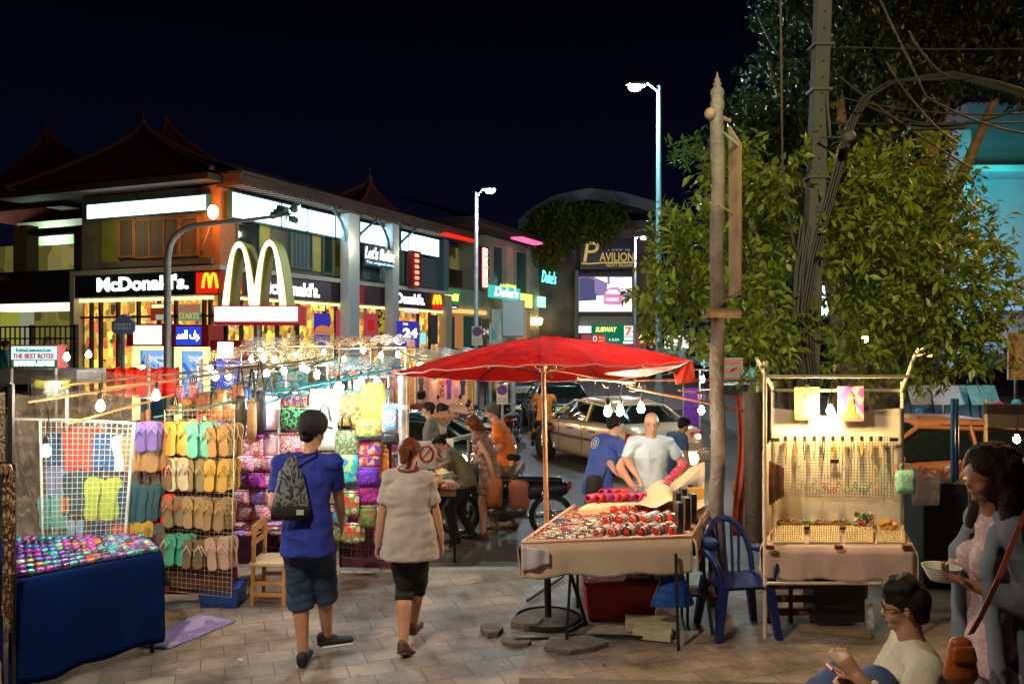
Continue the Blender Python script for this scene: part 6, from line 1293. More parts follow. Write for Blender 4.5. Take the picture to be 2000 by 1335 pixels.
# ------------------------------------------------------------ market stalls
ORD = ['first','second','third','fourth','fifth','sixth','seventh','eighth','ninth','tenth','eleventh','twelfth','thirteenth','fourteenth','fifteenth','sixteenth','seventeenth','eighteenth','nineteenth','twentieth','twenty-first','twenty-second']
GB = 'bare bulbs hung over the stalls'
_bulbs = {}
def bulb(px, py, Y, col, power, label, up=.16, r=.032, nm='w'):
    c = P(px, py, Y); t = T('light_bulb', label, 'light bulb', c, GB)
    m = MB(); m.lathe(c, [(.0,-r*1.15),(r*.55,-r*.95),(r*.95,-r*.35),(r,0),(r*.85,r*.6),(r*.45,r*1.35),(r*.38,r*1.7)], 12)
    m.build('glass', E('bulb_%s_%d' % (nm, power), col, power/(4*PI*r*r*PI*1.05)), t)
    m = MB(); m.lathe(c+V((0,0,r*1.65)), [(.018,0),(.021,.01),(.019,.05),(.008,.06)], 10); m.build('socket', M('socket_black',(.03,.03,.03),.5), t)
    m = MB(); wire(m, c+V((0,0,r*1.65+.05)), c+V((.02,0,r*1.65+.05+up)), 0, .004, 4); m.build('flex', MATS['cable_black'], t); return t
WARM = (1,.66,.30); COOL = (.72,.90,1); CYAN = (.45,.85,1); WW_ = (1,.78,.48)
bulb(196,794,6.7,WARM,22,'warm bulb hanging in front of the clear plastic sheet')
bulb(305,773,6.9,WARM,17,'warm bulb above the left end of the big sandal rack')
bulb(90,882,6.2,COOL,20,'cold white bulb low behind the white wire grid over the tins',nm='c')
bulb(661,762,7.7,COOL,20,'big cold white bulb above the hanging bags',nm='c', r=.045)
bulb(495,790,8.0,COOL,12,'small cold bulb among black bags',nm='c', r=.026)
bulb(1187,804,7.1,WW_,22,'warm bulb under the red umbrella, left of the bright pair'); bulb(1211,803,7.2,WW_,22,'warm bulb under the red umbrella, right of the bright pair')
bulb(1252,798,7.4,CYAN,9,'bluish bulb above the bald stall keeper',nm='y'); bulb(1370,802,8.6,CYAN,9,'bluish bulb between red umbrella flap and wooden post',nm='y')
bulb(1622,803,6.85,WARM,34,'warm bulb between the two religious pictures')
bulb(1986,858,8.6,WARM,12,'warm lamp at the right edge behind the curly haired woman')
IRON = M('black_iron', (.02,.018,.016), .5, metal=.4, var=.4); WOODP = M('pole_wood', (.24,.15,.07), .6, var=.35, scale=6); TEALP = M('pole_teal', (.03,.22,.22), .4, var=.2); WHITEP = M('pole_white', (.62,.60,.55), .5, var=.25, scale=8); RUST = M('rusty_pole', (.22,.09,.05), .7, var=.5, scale=10)

# --- tins on the blue table
zt = .75
FLc, FRc, BLc, BRc = G(24,1142,zt), G(316,1080,zt), G(20,1052,zt), G(286,1050,zt)
def TT(u, v): return FLc.lerp(FRc,u).lerp(BLc.lerp(BRc,u),v)
t = T('trinket_table', 'low folding table hidden under the dark blue cloth', 'table', (TT(.5,.5).x,TT(.5,.5).y,0))
m = MB(); m.prism([TT(.01,.02),TT(.99,.02),TT(.99,.98),TT(.01,.98)],(0,0,-.03)); m.build('tabletop', WOODP, t)
for u,v in ((.06,.1),(.94,.1),(.06,.9),(.94,.9)): q=TT(u,v); m = MB(); m.tube([q-V((0,0,.03)),(q.x,q.y,0)],.016,6); m.build('leg', IRON, t)
def cloth(pts, z0, drops, mat, label, cat='tablecloth', fold=.02, nf=9, top=None, name='tablecloth', out=.03):
    """a cloth over a table: pts run round the hem side, drops give the hem height at each"""
    m = MB(); n = 44
    for i in range(len(pts)-1):
        a, b = V(pts[i]), V(pts[i+1]); d = b-a; nrm = V((d.y,-d.x,0)).normalized(); ph = random.random()*6
        def fn(u, v, a=a, b=b, nrm=nrm, i=i, ph=ph):
            p = a.lerp(b,u); p.z = z0 + .004; hh = lerp(drops[i],drops[i+1],u)+.012*math.sin(u*17+ph)
            q_ = noise.noise(V((u*nf*1.6+ph*3,v*.5,ph))); q2_ = noise.noise(V((u*nf*4.5+ph,v*1.1,3.3))); f = fold*(2.4*q_+1.1*q2_-.8*abs(q2_+.1))*v**.8 + out*min(1,v*5)
            return p + nrm*f + V((0,0,-(z0-hh)*v))
        m.grid(fn, n, 12)
    if top: 
        tz = [V((q.x,q.y,z0+.006)) for q in top]
        m.grid(lambda u,v: tz[0].lerp(tz[1],u).lerp(tz[3].lerp(tz[2],u),v)+V((0,0,.004*math.sin(u*23)*math.sin(v*17))), 14, 8)
    o = m.build(name, mat, loc=(0,0,0), solid=.004); return tag(o, label, cat)
BLUEC = M('blue_cloth', (.002,.014,.085), .9, spec=.05, var=.25, scale=3, bump=.4, bscale=120)
cloth([BLc+V((-.1,0,0)),FLc+V((-.03,0,0)),FRc,BRc+V((.05,0,0))], zt, [.05,.05,.10,.25], BLUEC, 'dark blue cloth reaching almost to the ground, tins on top', fold=.012, nf=3, top=[FLc+V((-.03,0,0)),FRc,BRc+V((.05,0,0)),BLc+V((-.1,0,0))], out=.02)
tincols = [((.10,.02,.28),'purple'),((.02,.12,.35),'blue'),((.02,.30,.32),'teal'),((.45,.02,.05),'red'),((.45,.12,.02),'orange'),((.03,.28,.06),'green'),((.35,.03,.30),'magenta'),((.05,.02,.10),'dark violet'),((.35,.32,.38),'silver'),((.02,.02,.05),'black')]
protos = []
for k,(c_,nm) in enumerate(tincols):
    m = MB(); m.lathe((0,0,0),[(.0,0),(.034,0),(.037,.004),(.037,.016),(.036,.018)],14)
    me1 = m.mesh('tin_base', M('tin_metal',(.35,.33,.30),.3,metal=.8,var=.2))
    m = MB(); m.lathe((0,0,.0),[(.0375,.015),(.0375,.022),(.030,.031),(.015,.036),(0,.0375)],14,caps=False)
    me2 = m.mesh('tin_lid', M('lacquer_'+nm.replace(' ','_'), c_, .2, metal=.3, var=.7, scale=70, coat=.6))
    protos.append((me1,me2,nm))
random.seed(12); rows_ = 8
for j in range(rows_):
    n = 17
    for i in range(n):
        p = TT(.03+.94*(i+.5)/n, .05+.9*(j+.5)/rows_) + V((random.uniform(-.008,.008),random.uniform(-.006,.006),.012))
        k = random.choices(range(10), [5,4,4,1.3,1.5,1.3,3,4,2,3])[0]
        rn = 'front' if j == 0 else ('back' if j == rows_-1 else ORD[j]+' from front')
        r_ = T('trinket_tin', 'round %s lacquer tin, %s from the left in the %s row' % (protos[k][2], ORD[i], rn), 'trinket tin', p, 'lacquer tins on the blue cloth')
        for q, nm in ((0,'base'),(1,'lid')): o = bpy.data.objects.new(nm, protos[k][q]); C.objects.link(o); o.parent = r_
# --- flip-flops
SOLE = [(0,.13),(.024,.126),(.042,.108),(.047,.08),(.044,.04),(.036,0),(.033,-.04),(.036,-.08),(.036,-.105),(.026,-.124),(0,-.13),(-.026,-.124),(-.036,-.105),(-.036,-.08),(-.033,-.04),(-.037,0),(-.043,.04),(-.042,.08),(-.034,.108),(-.018,.126)]
def soles(sg, mat):
    m = MB(); m.prism([V((sg*.050+x*sg*1.05,0,z)) for x,z in (SOLE if sg<0 else SOLE[::-1])],(0,.016,0)); return m
FFP = {}
def ff_proto(col, strap, back):
    k = (col, strap, back)
    if k in FFP: return FFP[k]
    cm = M('rubber_%s' % (str(col)), col, .65, var=.1, scale=20, bump=.3, bscale=150); smt = M('strap_%s' % (str(strap)), strap, .45, var=.1)
    me = [soles(sg, None).mesh('sole', cm) for sg in (-1,1)]; st = []
    for sg in (-1,1):
        m = MB(); x = sg*.05; yy = -.012 if not back else .026
        if not back: m.tube([(x-.036,0,-.01),(x-.026,yy-.012,.03),(x,yy-.014,.075),(x+.026,yy-.012,.03),(x+.036,0,-.01)],.0055,6)
        m.tube([(x,0,.075),(x,-.012,.078),(x,-.006,.082)] if not back else [(x,-.003,.075),(x,-.001,.075)],.006,6)
        st.append(m.mesh('strap', smt))
    FFP[k] = (me, st); return FFP[k]
def flipflops(px, py, Y, hpx, col, strap, label, n=1, back=False, dx=.022, rz=0, behind=None, wide=1):
    me, st = ff_proto(col, strap, back); s = hpx/F*Y/.26
    for k in range(n):
        c = P(px,py,Y) + V((dx*k*s*1.1, .034*k, .002*k))
        lab = label if k == 0 else '%s, hanging %s behind it' % (behind or label, ORD[k-1])
        r_ = T('flip_flops', lab[:118], 'flip-flops', c, 'pairs of flip-flops hung on the racks', rz+random.uniform(-.16,.16)); r_.rotation_euler.y = random.uniform(-.10,.10); q_ = random.uniform(.93,1.07); r_.scale = (s*wide*q_,s,s*q_)
        for q in me+st: o = bpy.data.objects.new(q.name.split('.')[0], q); C.objects.link(o); o.parent = r_
TAN=(.36,.2,.07); TAN2=(.30,.19,.09); BRN=(.16,.10,.05); GRN=(.10,.42,.33); PNK=(.60,.08,.09); RED_=(.62,.06,.04); YEL=(.55,.33,.06); CRM=(.5,.42,.25); BLK=(.02,.02,.02); GOLD_=(.45,.35,.08); BEI=(.42,.28,.2); OLV=(.20,.16,.07); WHT=(.6,.55,.5)
Yr = 7.35
rk = [ # px, py, h, sole, strap, n, description
 [(312,858,66,PNK,(.7,.5,.5),2,'pink'),(346,856,66,YEL,GOLD_,3,'sand yellow'),(389,858,66,GRN,(.2,.6,.5),3,'mint green'),(424,862,64,TAN,GOLD_,4,'tan')],
 [(314,926,58,BRN,RED_,2,'brown with red straps'),(345,926,62,CRM,WHT,2,'cream white'),(380,928,60,OLV,GOLD_,2,'olive brown'),(422,929,62,YEL,(.5,.3,.05),4,'yellow')],
 [(312,994,60,RED_,(.7,.2,.15),2,'red'),(339,1000,56,OLV,PNK,2,'olive with pink straps'),(378,1001,60,TAN2,GOLD_,2,'dull brown'),(416,1006,60,TAN2,GOLD_,4,'khaki with gold straps')],
 [(310,1070,58,BRN,WHT,1,'dark brown'),(344,1074,58,(.05,.32,.20),(.1,.4,.3),3,'emerald'),(376,1082,56,BRN,WHT,2,'chocolate with white straps'),(424,1081,64,BEI,(.6,.4,.35),3,'pale beige pink')]]
for j,row in enumerate(rk):
    for i,(px,py,hp_,c_,s_,n,ds) in enumerate(row):
        flipflops(px,py,Yr,hp_,c_,s_, '%s flip-flops, %s in the %s row of the tall rack' % (ds, ORD[i], ['top','second','third','bottom'][j]), n, behind='%s pair of the %s row' % (ds, ['top','second','third','bottom'][j]))
# rack
t = T('sandal_rack', 'tall wire grid rack of tan and bright sandals with rusty side post', 'display rack', (P(375,0,Yr).x,Yr,0))
m = MB(); m.bar(P(290,800,Yr+.02),P(290,1150,Yr+.02),.035,.03); m.bar(P(278,805,Yr+.3),P(278,1110,Yr+.3),.03,.03); m.build('side_post', RUST, t)
m = MB(); c0,c1_,c2__,c3__ = P(320,1152,Yr+.06),P(452,1166,Yr+.0),P(458,800,Yr+.0),P(322,800,Yr+.06)
def gridm(m, a, b, c, d, nu, nv, r=.0025):
    for k in range(nu+1): m.tube([a.lerp(b,k/nu), d.lerp(c,k/nu)], r, 4, caps=False)
    for k in range(nv+1): m.tube([a.lerp(d,k/nv), b.lerp(c,k/nv)], r, 4, caps=False)
gridm(m, c0,c1_,c2__,c3__, 15, 38, .0018); m.tube([c0,c1_,c2__,c3__,c0],.006,5); m.build('wire_grid', M('grid_wire',(.45,.33,.2),.4,metal=.5), t)
m = MB()
for j,row in enumerate(rk):
    for (px,py,hp_,*_) in row: m.tube([P(px,py-hp_*.42,Yr+.05),P(px,py-hp_*.44,Yr-.06)],.004,5)
m.build('hook', M('hook_metal',(.5,.45,.4),.3,metal=1), t)
m = MB(); m.hexa([P(322,1145,Yr+.12),P(455,1155,Yr+.12),P(455,1155,Yr+.14),P(322,1145,Yr+.14)],[P(322,840,Yr+.12),P(455,840,Yr+.12),P(455,840,Yr+.14),P(322,840,Yr+.14)]); m.build('backing_board', M('backing_dark',(.07,.025,.015),.8,var=.4), t)
# pairs hung behind the white grid over the tins
BS=(.03,.12,.35)
for (px,py,hp_,c_,s_,n,rz,bk_,lab) in [(155,876,80,(.55,.06,.03),RED_,2,.1,1,'coral red flip-flops seen sole on behind the white grid'),(205,884,76,(.02,.10,.30),BS,2,.1,1,'royal blue flip-flops beside the coral ones behind the grid'),(248,884,76,(.40,.55,.62),WHT,1,.2,1,'pale blue flip-flops at the right top of the white grid'),(268,884,78,TAN2,TAN,4,.5,1,'beige stack of flip-flops at the white grid edge'),(196,974,82,(.42,.55,.02),(.5,.6,.1),2,.0,1,'lime green flip-flops in the middle of the white grid'),(152,962,80,(.05,.10,.10),BLK,2,.1,1,'dark grey green flip-flops left of the lime ones'),(98,1000,64,(.15,.45,.38),GRN,2,-.1,1,'sea green flip-flops low at the left of the white grid'),(147,1036,44,(.25,.42,.55),WHT,1,0,1,'light blue flip-flops lying low just over the tins'),(190,1040,42,(.02,.05,.14),BS,1,0,1,'navy flip-flops low over the tins'),(128,986,34,(.6,.2,.03),RED_,1,.2,1,'small orange child flip-flops at the white grid'),(236,1046,40,(.6,.12,.06),RED_,2,0,1,'orange red flip-flops at the low right of the grid'),(285,852,56,(.10,.08,.35),(.2,.15,.5),2,.3,0,'violet flip-flops just left of the rusty post'),(258,985,74,(.02,.08,.11),BLK,4,.5,1,'deep teal stack of flip-flops beside the grid'),(272,1044,44,(.5,.35,.05),GOLD_,2,.3,0,'mustard flip-flops low beside the rusty post'),(112,880,70,(.03,.10,.20),BS,2,0,1,'dark blue flip-flops behind the cold bulb'),(110,940,60,(.20,.25,.40),BLK,2,0,1,'grey blue flip-flops below the dark blue pair')]:
    flipflops(px,py,7.2,hp_,c_,s_,lab,n,bool(bk_),rz=rz, behind=lab.split(' flip')[0]+' pair', dx=.03)
t = T('white_grid_stand', 'white painted wire grid stand behind the tins with sandals hooked on', 'display rack', (P(165,0,7.05).x,7.05,0))
m = MB(); a,b,c_,d = P(162,1060,7.05),P(243,1052,7.0),P(262,826,6.95),P(78,822,7.05); a = P(84,1064,7.1)
gridm(m,a,b,c_,d,17,22,.0022); m.build('wire_grid', M('white_wire',(.7,.7,.68),.4), t)
m = MB(); m.tube([P(243,1060,7.0),c_],.012,6); m.tube([P(84,1070,7.1),d],.012,6); m.build('upright', WHITEP, t); m = MB(); m.tube([P(20,818,7.1),P(150,820,7.05),P(262,826,6.95)],.012,6); m.build('top_rail', WHITEP, t)
# clear plastic sheet
m = MB(); m.grid(lambda u,v: P(lerp(22,268,u)+6*math.sin(v*7), lerp(1062,768,v)+5*math.sin(u*9), 7.75+.06*math.sin(u*21+v*3)+.04*math.sin(u*43+v*11)), 60, 24)
tag(m.build('plastic_sheet', film('clear_film',(.55,.45,.33),.36), loc=(0,0,0)), 'crumpled clear plastic sheet hanging behind the white grid', 'plastic sheet')
m = MB(); m.grid(lambda u,v: P(lerp(60,300,u), lerp(782,738,v)-12*math.sin(u*3), lerp(6.9,9.0,v)+.05*math.sin(u*31)), 40, 10)
tag(m.build('plastic_roof', MATS['clear_film'], loc=(0,0,0)), 'clear plastic roof sheet over the left sandal stall', 'plastic sheet')
# belts at the left edge and the black framed rack
t = T('belt_rack', 'tall black rack at the left edge with framed mirror on top', 'display rack', (P(12,0,5.6).x,5.6,0))
m = MB()
for a_,b__ in (((22,750),(22,905)),((-30,750),(22,750)),((-30,905),(22,905))): m.bar(P(*a_,5.6),P(*b__,5.6),.03,.03)
m.build('frame', M('frame_black',(.025,.02,.018),.35,var=.3), t); m = MB(); m.tube([P(27,905,5.6),P(27,1400,5.6)],.014,6); m.tube([P(-30,905,5.6),P(28,908,5.6)],.012,6); m.build('upright', IRON, t)
m = MB(); m.hexa([P(-28,903,5.63),P(10,903,5.63),P(10,903,5.65),P(-28,903,5.65)],[P(-28,752,5.63),P(10,752,5.63),P(10,752,5.65),P(-28,752,5.65)]); m.build('insert', pattern('insert_print',[(.02,.02,.02),(.3,.25,.2),(.1,.06,.04),(.5,.42,.3)],14,'noise'), t)
for i,(x,y0,y1) in enumerate([(4,912,1200),(12,910,1150),(19,915,1235),(8,1010,1260),(23,920,1120),(15,1020,1210)]):
    m = MB(); yy = 5.55-.02*i
    m.strip([P(x,y0,yy),P(x+1,(y0+y1)/2,yy),P(x-1,y1,yy)],[P(x+6,y0,yy),P(x+7,(y0+y1)/2,yy),P(x+5,y1,yy)],V((0,.004,0))); 
    tag(m.build('leather_belt', pattern('belt_%d'%(i%3),[(.05,.02,.01),(.12,.06,.03),(.03,.015,.01),(.3,.22,.14)],60,'cell',.4), loc=P(x,y0,yy)), ['brown studded belt at the very left edge','long dark belt beside the edge belt','studded belt hanging lowest right on the rack','short tan belt hanging from the lower hooks','thin belt nearest the rack upright','patterned belt low in the middle of the rack'][i], 'belt', 'leather belts on the left rack')
m = MB()
for x in (3,14): m.tube([P(x+6*math.cos(a)+3, 925-18*math.sin(a), 5.5) for a in np.linspace(0,PI,9)],.009,6)
tag(m.build('looped_belt', M('belt_tan',(.22,.12,.06),.4,var=.3), loc=(0,0,0)), 'tan belts looped over the top hook at the left edge', 'belt')
m = MB(); m.box(P(230,748,7.6),(.05,.05,.8)); 
# --- hanging bags
pats = {
 'stripe_pink': pattern('p_stripe_pink',[(.65,.60,.55),(.55,.06,.10),(.65,.55,.5),(.6,.2,.25)],16,'stripe'),
 'black_flower': pattern('p_black_flower',[(.65,.03,.22),(.7,.1,.35),(.015,.015,.02),(.05,.35,.12),(.015,.015,.02)],14,'flower'),
 'cream': M('p_cream',(.62,.52,.42),.8,var=.15,scale=12,bump=.4), 'yellow_floral': pattern('p_yellow',[(.60,.42,.06),(.5,.1,.05),(.62,.5,.12),(.25,.28,.05),(.6,.42,.08)],34,'cell'),
 'mustard': M('p_mustard',(.48,.32,.05),.8,var=.3,scale=12,bump=.5), 'mandala': pattern('p_mandala',[(.05,.35,.5),(.55,.55,.55),(.6,.05,.1),(.05,.15,.4),(.3,.55,.6)],3.4,'ring'),
 'olive_dots': pattern('p_olive',[(.12,.16,.07),(.35,.38,.2),(.10,.12,.05),(.2,.25,.1)],60,'cell'), 'green_yellow': pattern('p_gy',[(.45,.36,.05),(.15,.25,.05),(.5,.1,.04),(.4,.35,.08)],38,'cell'),
 'red_patch': pattern('p_red',[(.5,.03,.04),(.12,.03,.2),(.55,.12,.05),(.3,.02,.08),(.5,.3,.2)],30,'cell'), 'turq': pattern('p_turq',[(.02,.35,.36),(.35,.5,.15),(.02,.2,.4),(.05,.45,.42)],18,'cell'),
 'purple': pattern('p_purple',[(.12,.02,.4),(.2,.03,.5),(.06,.01,.2)],60,'cell'), 'magenta': pattern('p_magenta',[(.45,.02,.3),(.55,.05,.35),(.2,.01,.2)],60,'cell'),
 'red_flower': pattern('p_redfl',[(.65,.03,.03),(.7,.12,.15),(.62,.55,.45),(.08,.3,.08),(.6,.03,.03)],13,'flower'), 'green_dark': pattern('p_gd',[(.05,.16,.03),(.12,.25,.05),(.3,.1,.05)],40,'cell'),
 'black': M('p_black',(.02,.02,.025),.45,var=.3), 'tan': M('p_tan',(.35,.20,.08),.6,var=.3,bump=.4), 'navy': M('p_navy',(.02,.04,.12),.6), 'pink': pattern('p_pink',[(.65,.10,.25),(.65,.5,.5),(.6,.03,.15),(.7,.3,.4)],22,'noise'),
 'violet': pattern('p_violet',[(.2,.12,.5),(.5,.4,.6),(.3,.05,.4),(.6,.2,.4)],20,'noise'), 'brown': pattern('p_brown',[(.2,.06,.03),(.35,.12,.03),(.08,.03,.02)],40,'noise'), 'white_red': pattern('p_wr',[(.65,.6,.55),(.6,.08,.1),(.65,.6,.58)],24,'noise'), 'orange': pattern('p_or',[(.6,.25,.04),(.4,.1,.03),(.6,.4,.1)],24,'noise')}
def bag(px, py, w, h, Y, pat, label, kind='tote', t=.07, strap='black', sl=.18, group='bags hanging on the bag stall', rz=0, cat='bag'):
    s = Y/F; c = P(px,py,Y); r_ = T('hanging_bag', label, cat, c, group, rz+random.uniform(-.08,.08)); W_, H_ = w*s, h*s
    m = pillow(W_,H_,t,taper=-.1 if kind=='back' else .05, rnd=1 if kind in('back','sling') else .3); o = bpy.data.objects.new('body', m.mesh('body', pats[pat])); C.objects.link(o); o.parent = r_
    sm_ = pats[strap]
    if kind in ('tote','back'):
        for sg in (-.03,.03):
            m = MB(); m.tube([(-W_*.25,sg,H_*.46),(-W_*.16,sg,H_*.46+sl*.75),(0,sg,H_*.46+sl),(W_*.16,sg,H_*.46+sl*.75),(W_*.25,sg,H_*.46)],.006,5); o = bpy.data.objects.new('strap', m.mesh('strap', sm_)); C.objects.link(o); o.parent = r_
    if kind == 'sling':
        m = MB(); m.tube([(-W_*.4,0,H_*.4),(-W_*.1,0,H_*.46+sl*1.6),(W_*.05,0,H_*.46+sl*1.6),(W_*.4,0,H_*.4)],.008,5); o = bpy.data.objects.new('strap', m.mesh('strap', sm_)); C.objects.link(o); o.parent = r_
    if kind in ('pouch','sling','tote'):
        m = MB(); m.bar((-W_*.46,-t*.3,H_*.40),(W_*.46,-t*.3,H_*.40),.008,.01); o = bpy.data.objects.new('zip', m.mesh('zip', pats['tan' if kind=='tote' else 'black'])); C.objects.link(o); o.parent = r_
    if kind == 'base': 
        m = MB(); m.box((0,0,-H_*.42),(W_*.96,t*.8,H_*.2)); o = bpy.data.objects.new('base_panel', m.mesh('base_panel', pats['black'])); C.objects.link(o); o.parent = r_
    return r_
random.seed(31)
BG = [(524,806,42,66,8.2,'stripe_pink','striped pink and white tote hung high','tote'),(576,815,60,46,8.1,'black_flower','black tote with big pink roses','tote'),(633,792,60,68,8.3,'cream','cream tote with ring handle','tote'),(678,797,50,68,8.4,'yellow_floral','yellow floral bag behind the cold bulb','tote'),(729,790,52,88,8.3,'mustard','round mustard backpack hung highest','back'),(763,815,34,56,8.0,'mandala','blue mandala printed bag with red heart beside the white post','tote'),(763,856,34,24,7.98,'black','plain black pouch under the mandala bag','pouch'),
 (470,812,22,80,7.9,'black','tall black leather bag left of the cold bulb','sling'),(492,818,20,82,7.85,'tan','slim tan leather bag among black ones','sling'),(508,806,24,86,8.0,'black','second tall black bag right of the tan one','sling'),
 (492,872,44,46,8.2,'white_red','white pouch with red flowers, far left','pouch'),(532,868,46,50,8.25,'stripe_pink','pink striped cloth bag under the high tote','tote'),(573,866,58,44,8.2,'white_red','pale printed bag below the roses tote','pouch'),(636,850,48,58,8.25,'cream','cream patchwork bag in the middle','tote'),(676,866,44,52,8.2,'olive_dots','olive dotted shoulder bag','tote'),(722,838,52,38,8.15,'green_yellow','green yellow floral bag right of the olive one','base'),(722,874,46,40,8.2,'red_patch','dark red patchwork clutch','pouch'),
 (680,918,40,62,8.15,'turq','turquoise geometric cloth bag','base'),(719,930,44,36,8.1,'purple','deep purple sequin pouch under the clutches','pouch'),(720,966,42,38,8.15,'magenta','magenta sequin pouch below the purple one','pouch'),(683,982,38,50,8.05,'red_flower','white and red floral pouch','pouch'),(718,1008,38,44,8.1,'green_dark','dark green cloth pouch below the magenta one','pouch'),(686,1040,34,40,8.0,'red_flower','red floral pouch hung lowest','pouch'),(720,900,46,26,8.18,'red_patch','second patchwork clutch above the purple pouch','pouch'),(745,905,30,60,8.3,'orange','orange cloth roll at the right end of the bags','pouch'),(640,905,46,50,8.3,'cream','beige cloth bag half hidden beside the cap wearer','tote'),
 (610,862,40,60,8.35,'pink','pink bag hidden behind the cap wearer','tote')]
for b_ in BG: bag(*b_[:6], b_[6], b_[7])
# rows of purses behind the sandal rack
for i,(x,y,w_,h_,p_) in enumerate([(395,790,30,44,'brown'),(418,800,32,46,'orange'),(445,792,34,56,'orange'),(465,770,26,40,'brown'),(352,770,16,36,'pink'),(378,768,20,42,'pink'),(366,790,18,30,'orange'),(430,775,26,30,'tan'),(482,770,16,30,'navy'),(340,800,20,20,'orange')]):
    bag(x,y,w_,h_,8.0+.1*(i%3),p_,['brown leather purse over the rack','orange leather purse, left','large orange purse','dark brown purse high up','tiny pink pouch, left of two','tiny pink pouch, right of two','small orange pouch below the pink ones','tan purse behind the orange ones','small navy purse by the black bags','low orange coin purse'][i]+' above the sandal rack','tote' if i%2 else 'pouch', t=.05, group='leather purses above the sandal rack', sl=.08)
pk_ = ['red_patch','violet','green_yellow','turq','pink','brown','magenta','orange','olive_dots','white_red','purple','red_flower','green_dark']; random.seed(91)
for j,y in enumerate((785,822,858,895,932,968,1004,1040)):
    for i,x in enumerate((565,592,612,640,662,700,742)):
        if j < 2 and i not in (0,2,5): continue
        pn_ = pk_[(i*3+j*5)%13]; bag(x+random.uniform(-6,6), y+random.uniform(-5,5), random.uniform(28,38), random.uniform(28,38), 8.42, pn_, '%s zip purse, %s from the left in the %s row behind the bags' % (pn_.replace('_',' '), ORD[i], ORD[j]), 'pouch', t=.06, group='zip purses filling the back of the bag wall')
# piles of embroidered pouches on the pink side
random.seed(77); k = 0
for (y,xs) in ((905,(478,508,536)),(938,(472,500,530)),(970,(470,502,534)),(1000,(478,512)),(842,(475,500))):
    for x in xs:
        pt_ = ['pink','white_red','pink','violet','magenta','pink','white_red','violet'][k%8]
        bag(x,y,34,30,8.15+.05*(k%2),pt_, '%s cushion pouch, %s at %s of the pink stack' % (['pink','white and red','pink','lilac','magenta','pink','white and red','lilac'][k%8], ORD[xs.index(x)], {905:'eye level',938:'the middle',970:'the lower middle',1000:'the bottom',842:'the top'}[y]), 'pouch', t=.10, group='embroidered pouches on the pink stack', cat='pouch'); k += 1
m = MB(); fabs = ['pink','violet','red_flower','stripe_pink','orange','turq','white_red']
for j in range(14):
    c = P(random.uniform(462,545), random.uniform(1018,1042), 8.0+random.uniform(-.1,.35)); mm = pillow(.16,.11,.03); o = bpy.data.objects.new('folded_cloth', mm.mesh('folded_cloth', pats[fabs[j%7]])); C.objects.link(o); o.location = c; o.rotation_euler = (PI/2,0,random.random()*3)
    tag(o, '%s folded cloth, %s of those heaped left of the cap wearer' % (['pink','lilac','red floral','striped','orange','turquoise','white'][j%7], ORD[j]), 'cloth', 'folded cloths on the low table')
t = T('bag_stall', 'bag stall framework of teal and wooden poles with hanging bags', 'market stall', (P(620,0,8.5).x,8.5,0))
m = MB()
for a_,ya,b__,yb in (((300,815),7.6,(765,722),8.6),((330,800),7.9,(790,716),9),((470,800),8.0,(700,735),8.6),((540,772),8.3,(760,760),8.3),((390,770),8.6,(660,700),10)): m.tube([P(*a_,ya),P(*b__,yb)],.011,6)
m.build('teal_rail', TEALP, t)
m = MB()
for a_,ya,b__,yb in (((55,785),6.6,(620,700),9.5),((120,752),6.9,(520,712),9),((205,757),7,(640,705),10),((130,828),6.9,(340,770),7.6)): m.tube([P(*a_,ya),P(*b__,yb)],.012,6)
m.build('wooden_rail', WOODP, t)
m = MB()
for x,y0,y1,Y in ((395,700,800,9),(552,775,1060,8.5),(545,780,900,8.2),(660,1040,1125,8.6),(740,760,1100,8.9),(130,760,840,7.2),(290,690,800,8.6)): m.tube([P(x,y0,Y),P(x,y1,Y)],.015,6)
m.build('upright', WHITEP, t)
m = MB(); gridm(m, P(470,1060,8.45),P(770,1100,8.45),P(770,740,8.45),P(470,745,8.45), 18, 18, .003); m.build('wire_grid', M('grid_dark',(.05,.05,.06),.5), t)
m = MB(); m.hexa([P(455,1100,8.7),P(765,1110,8.7),P(765,1110,8.72),P(455,1100,8.72)],[P(455,830,8.7),P(765,800,8.7),P(765,800,8.72),P(455,830,8.72)]); m.build('back_cloth', M('back_cloth_dark',(.10,.02,.05),.85,var=.4), t)
m = MB(); random.seed(9)
for k in range(16): wire(m, P(random.uniform(280,600),random.uniform(715,790),8+random.random()), P(random.uniform(450,790),random.uniform(700,760),8.5+random.random()), random.uniform(.02,.2), .005, 8)
m.build('cord', M('cord_grey',(.25,.25,.25),.6), t)
m = MB(); 
for k in range(7): x = 790-k*3; 
m.grid(lambda u,v: P(lerp(470,790,u),lerp(742,700,v)+4*math.sin(u*25),lerp(8.6,11,v)),30,6); m.build('plastic_roof', film('blue_film',(.3,.5,.6),.22), t)
# white post by the bags
t = T('white_post', 'thick pale post wrapped in foil between bags and umbrella', 'post', (P(788,0,8.0).x,8.0,0)); m = MB(); b = P(788,735,8.0); m.tube([(b.x,8.0,0),b],.052,16); m.build('shaft', M('foil_post',(.45,.42,.38),.35,metal=.5,var=.5,scale=4,bump=.4), t); m = MB(); m.tube([(b.x,8.0,1.72),(b.x,8.0,1.76)],.058,16); m.tube([(b.x,8.0,1.15),(b.x,8.0,1.18)],.057,16); m.build('tape_band', M('tape_band',(.55,.55,.55),.4), t)
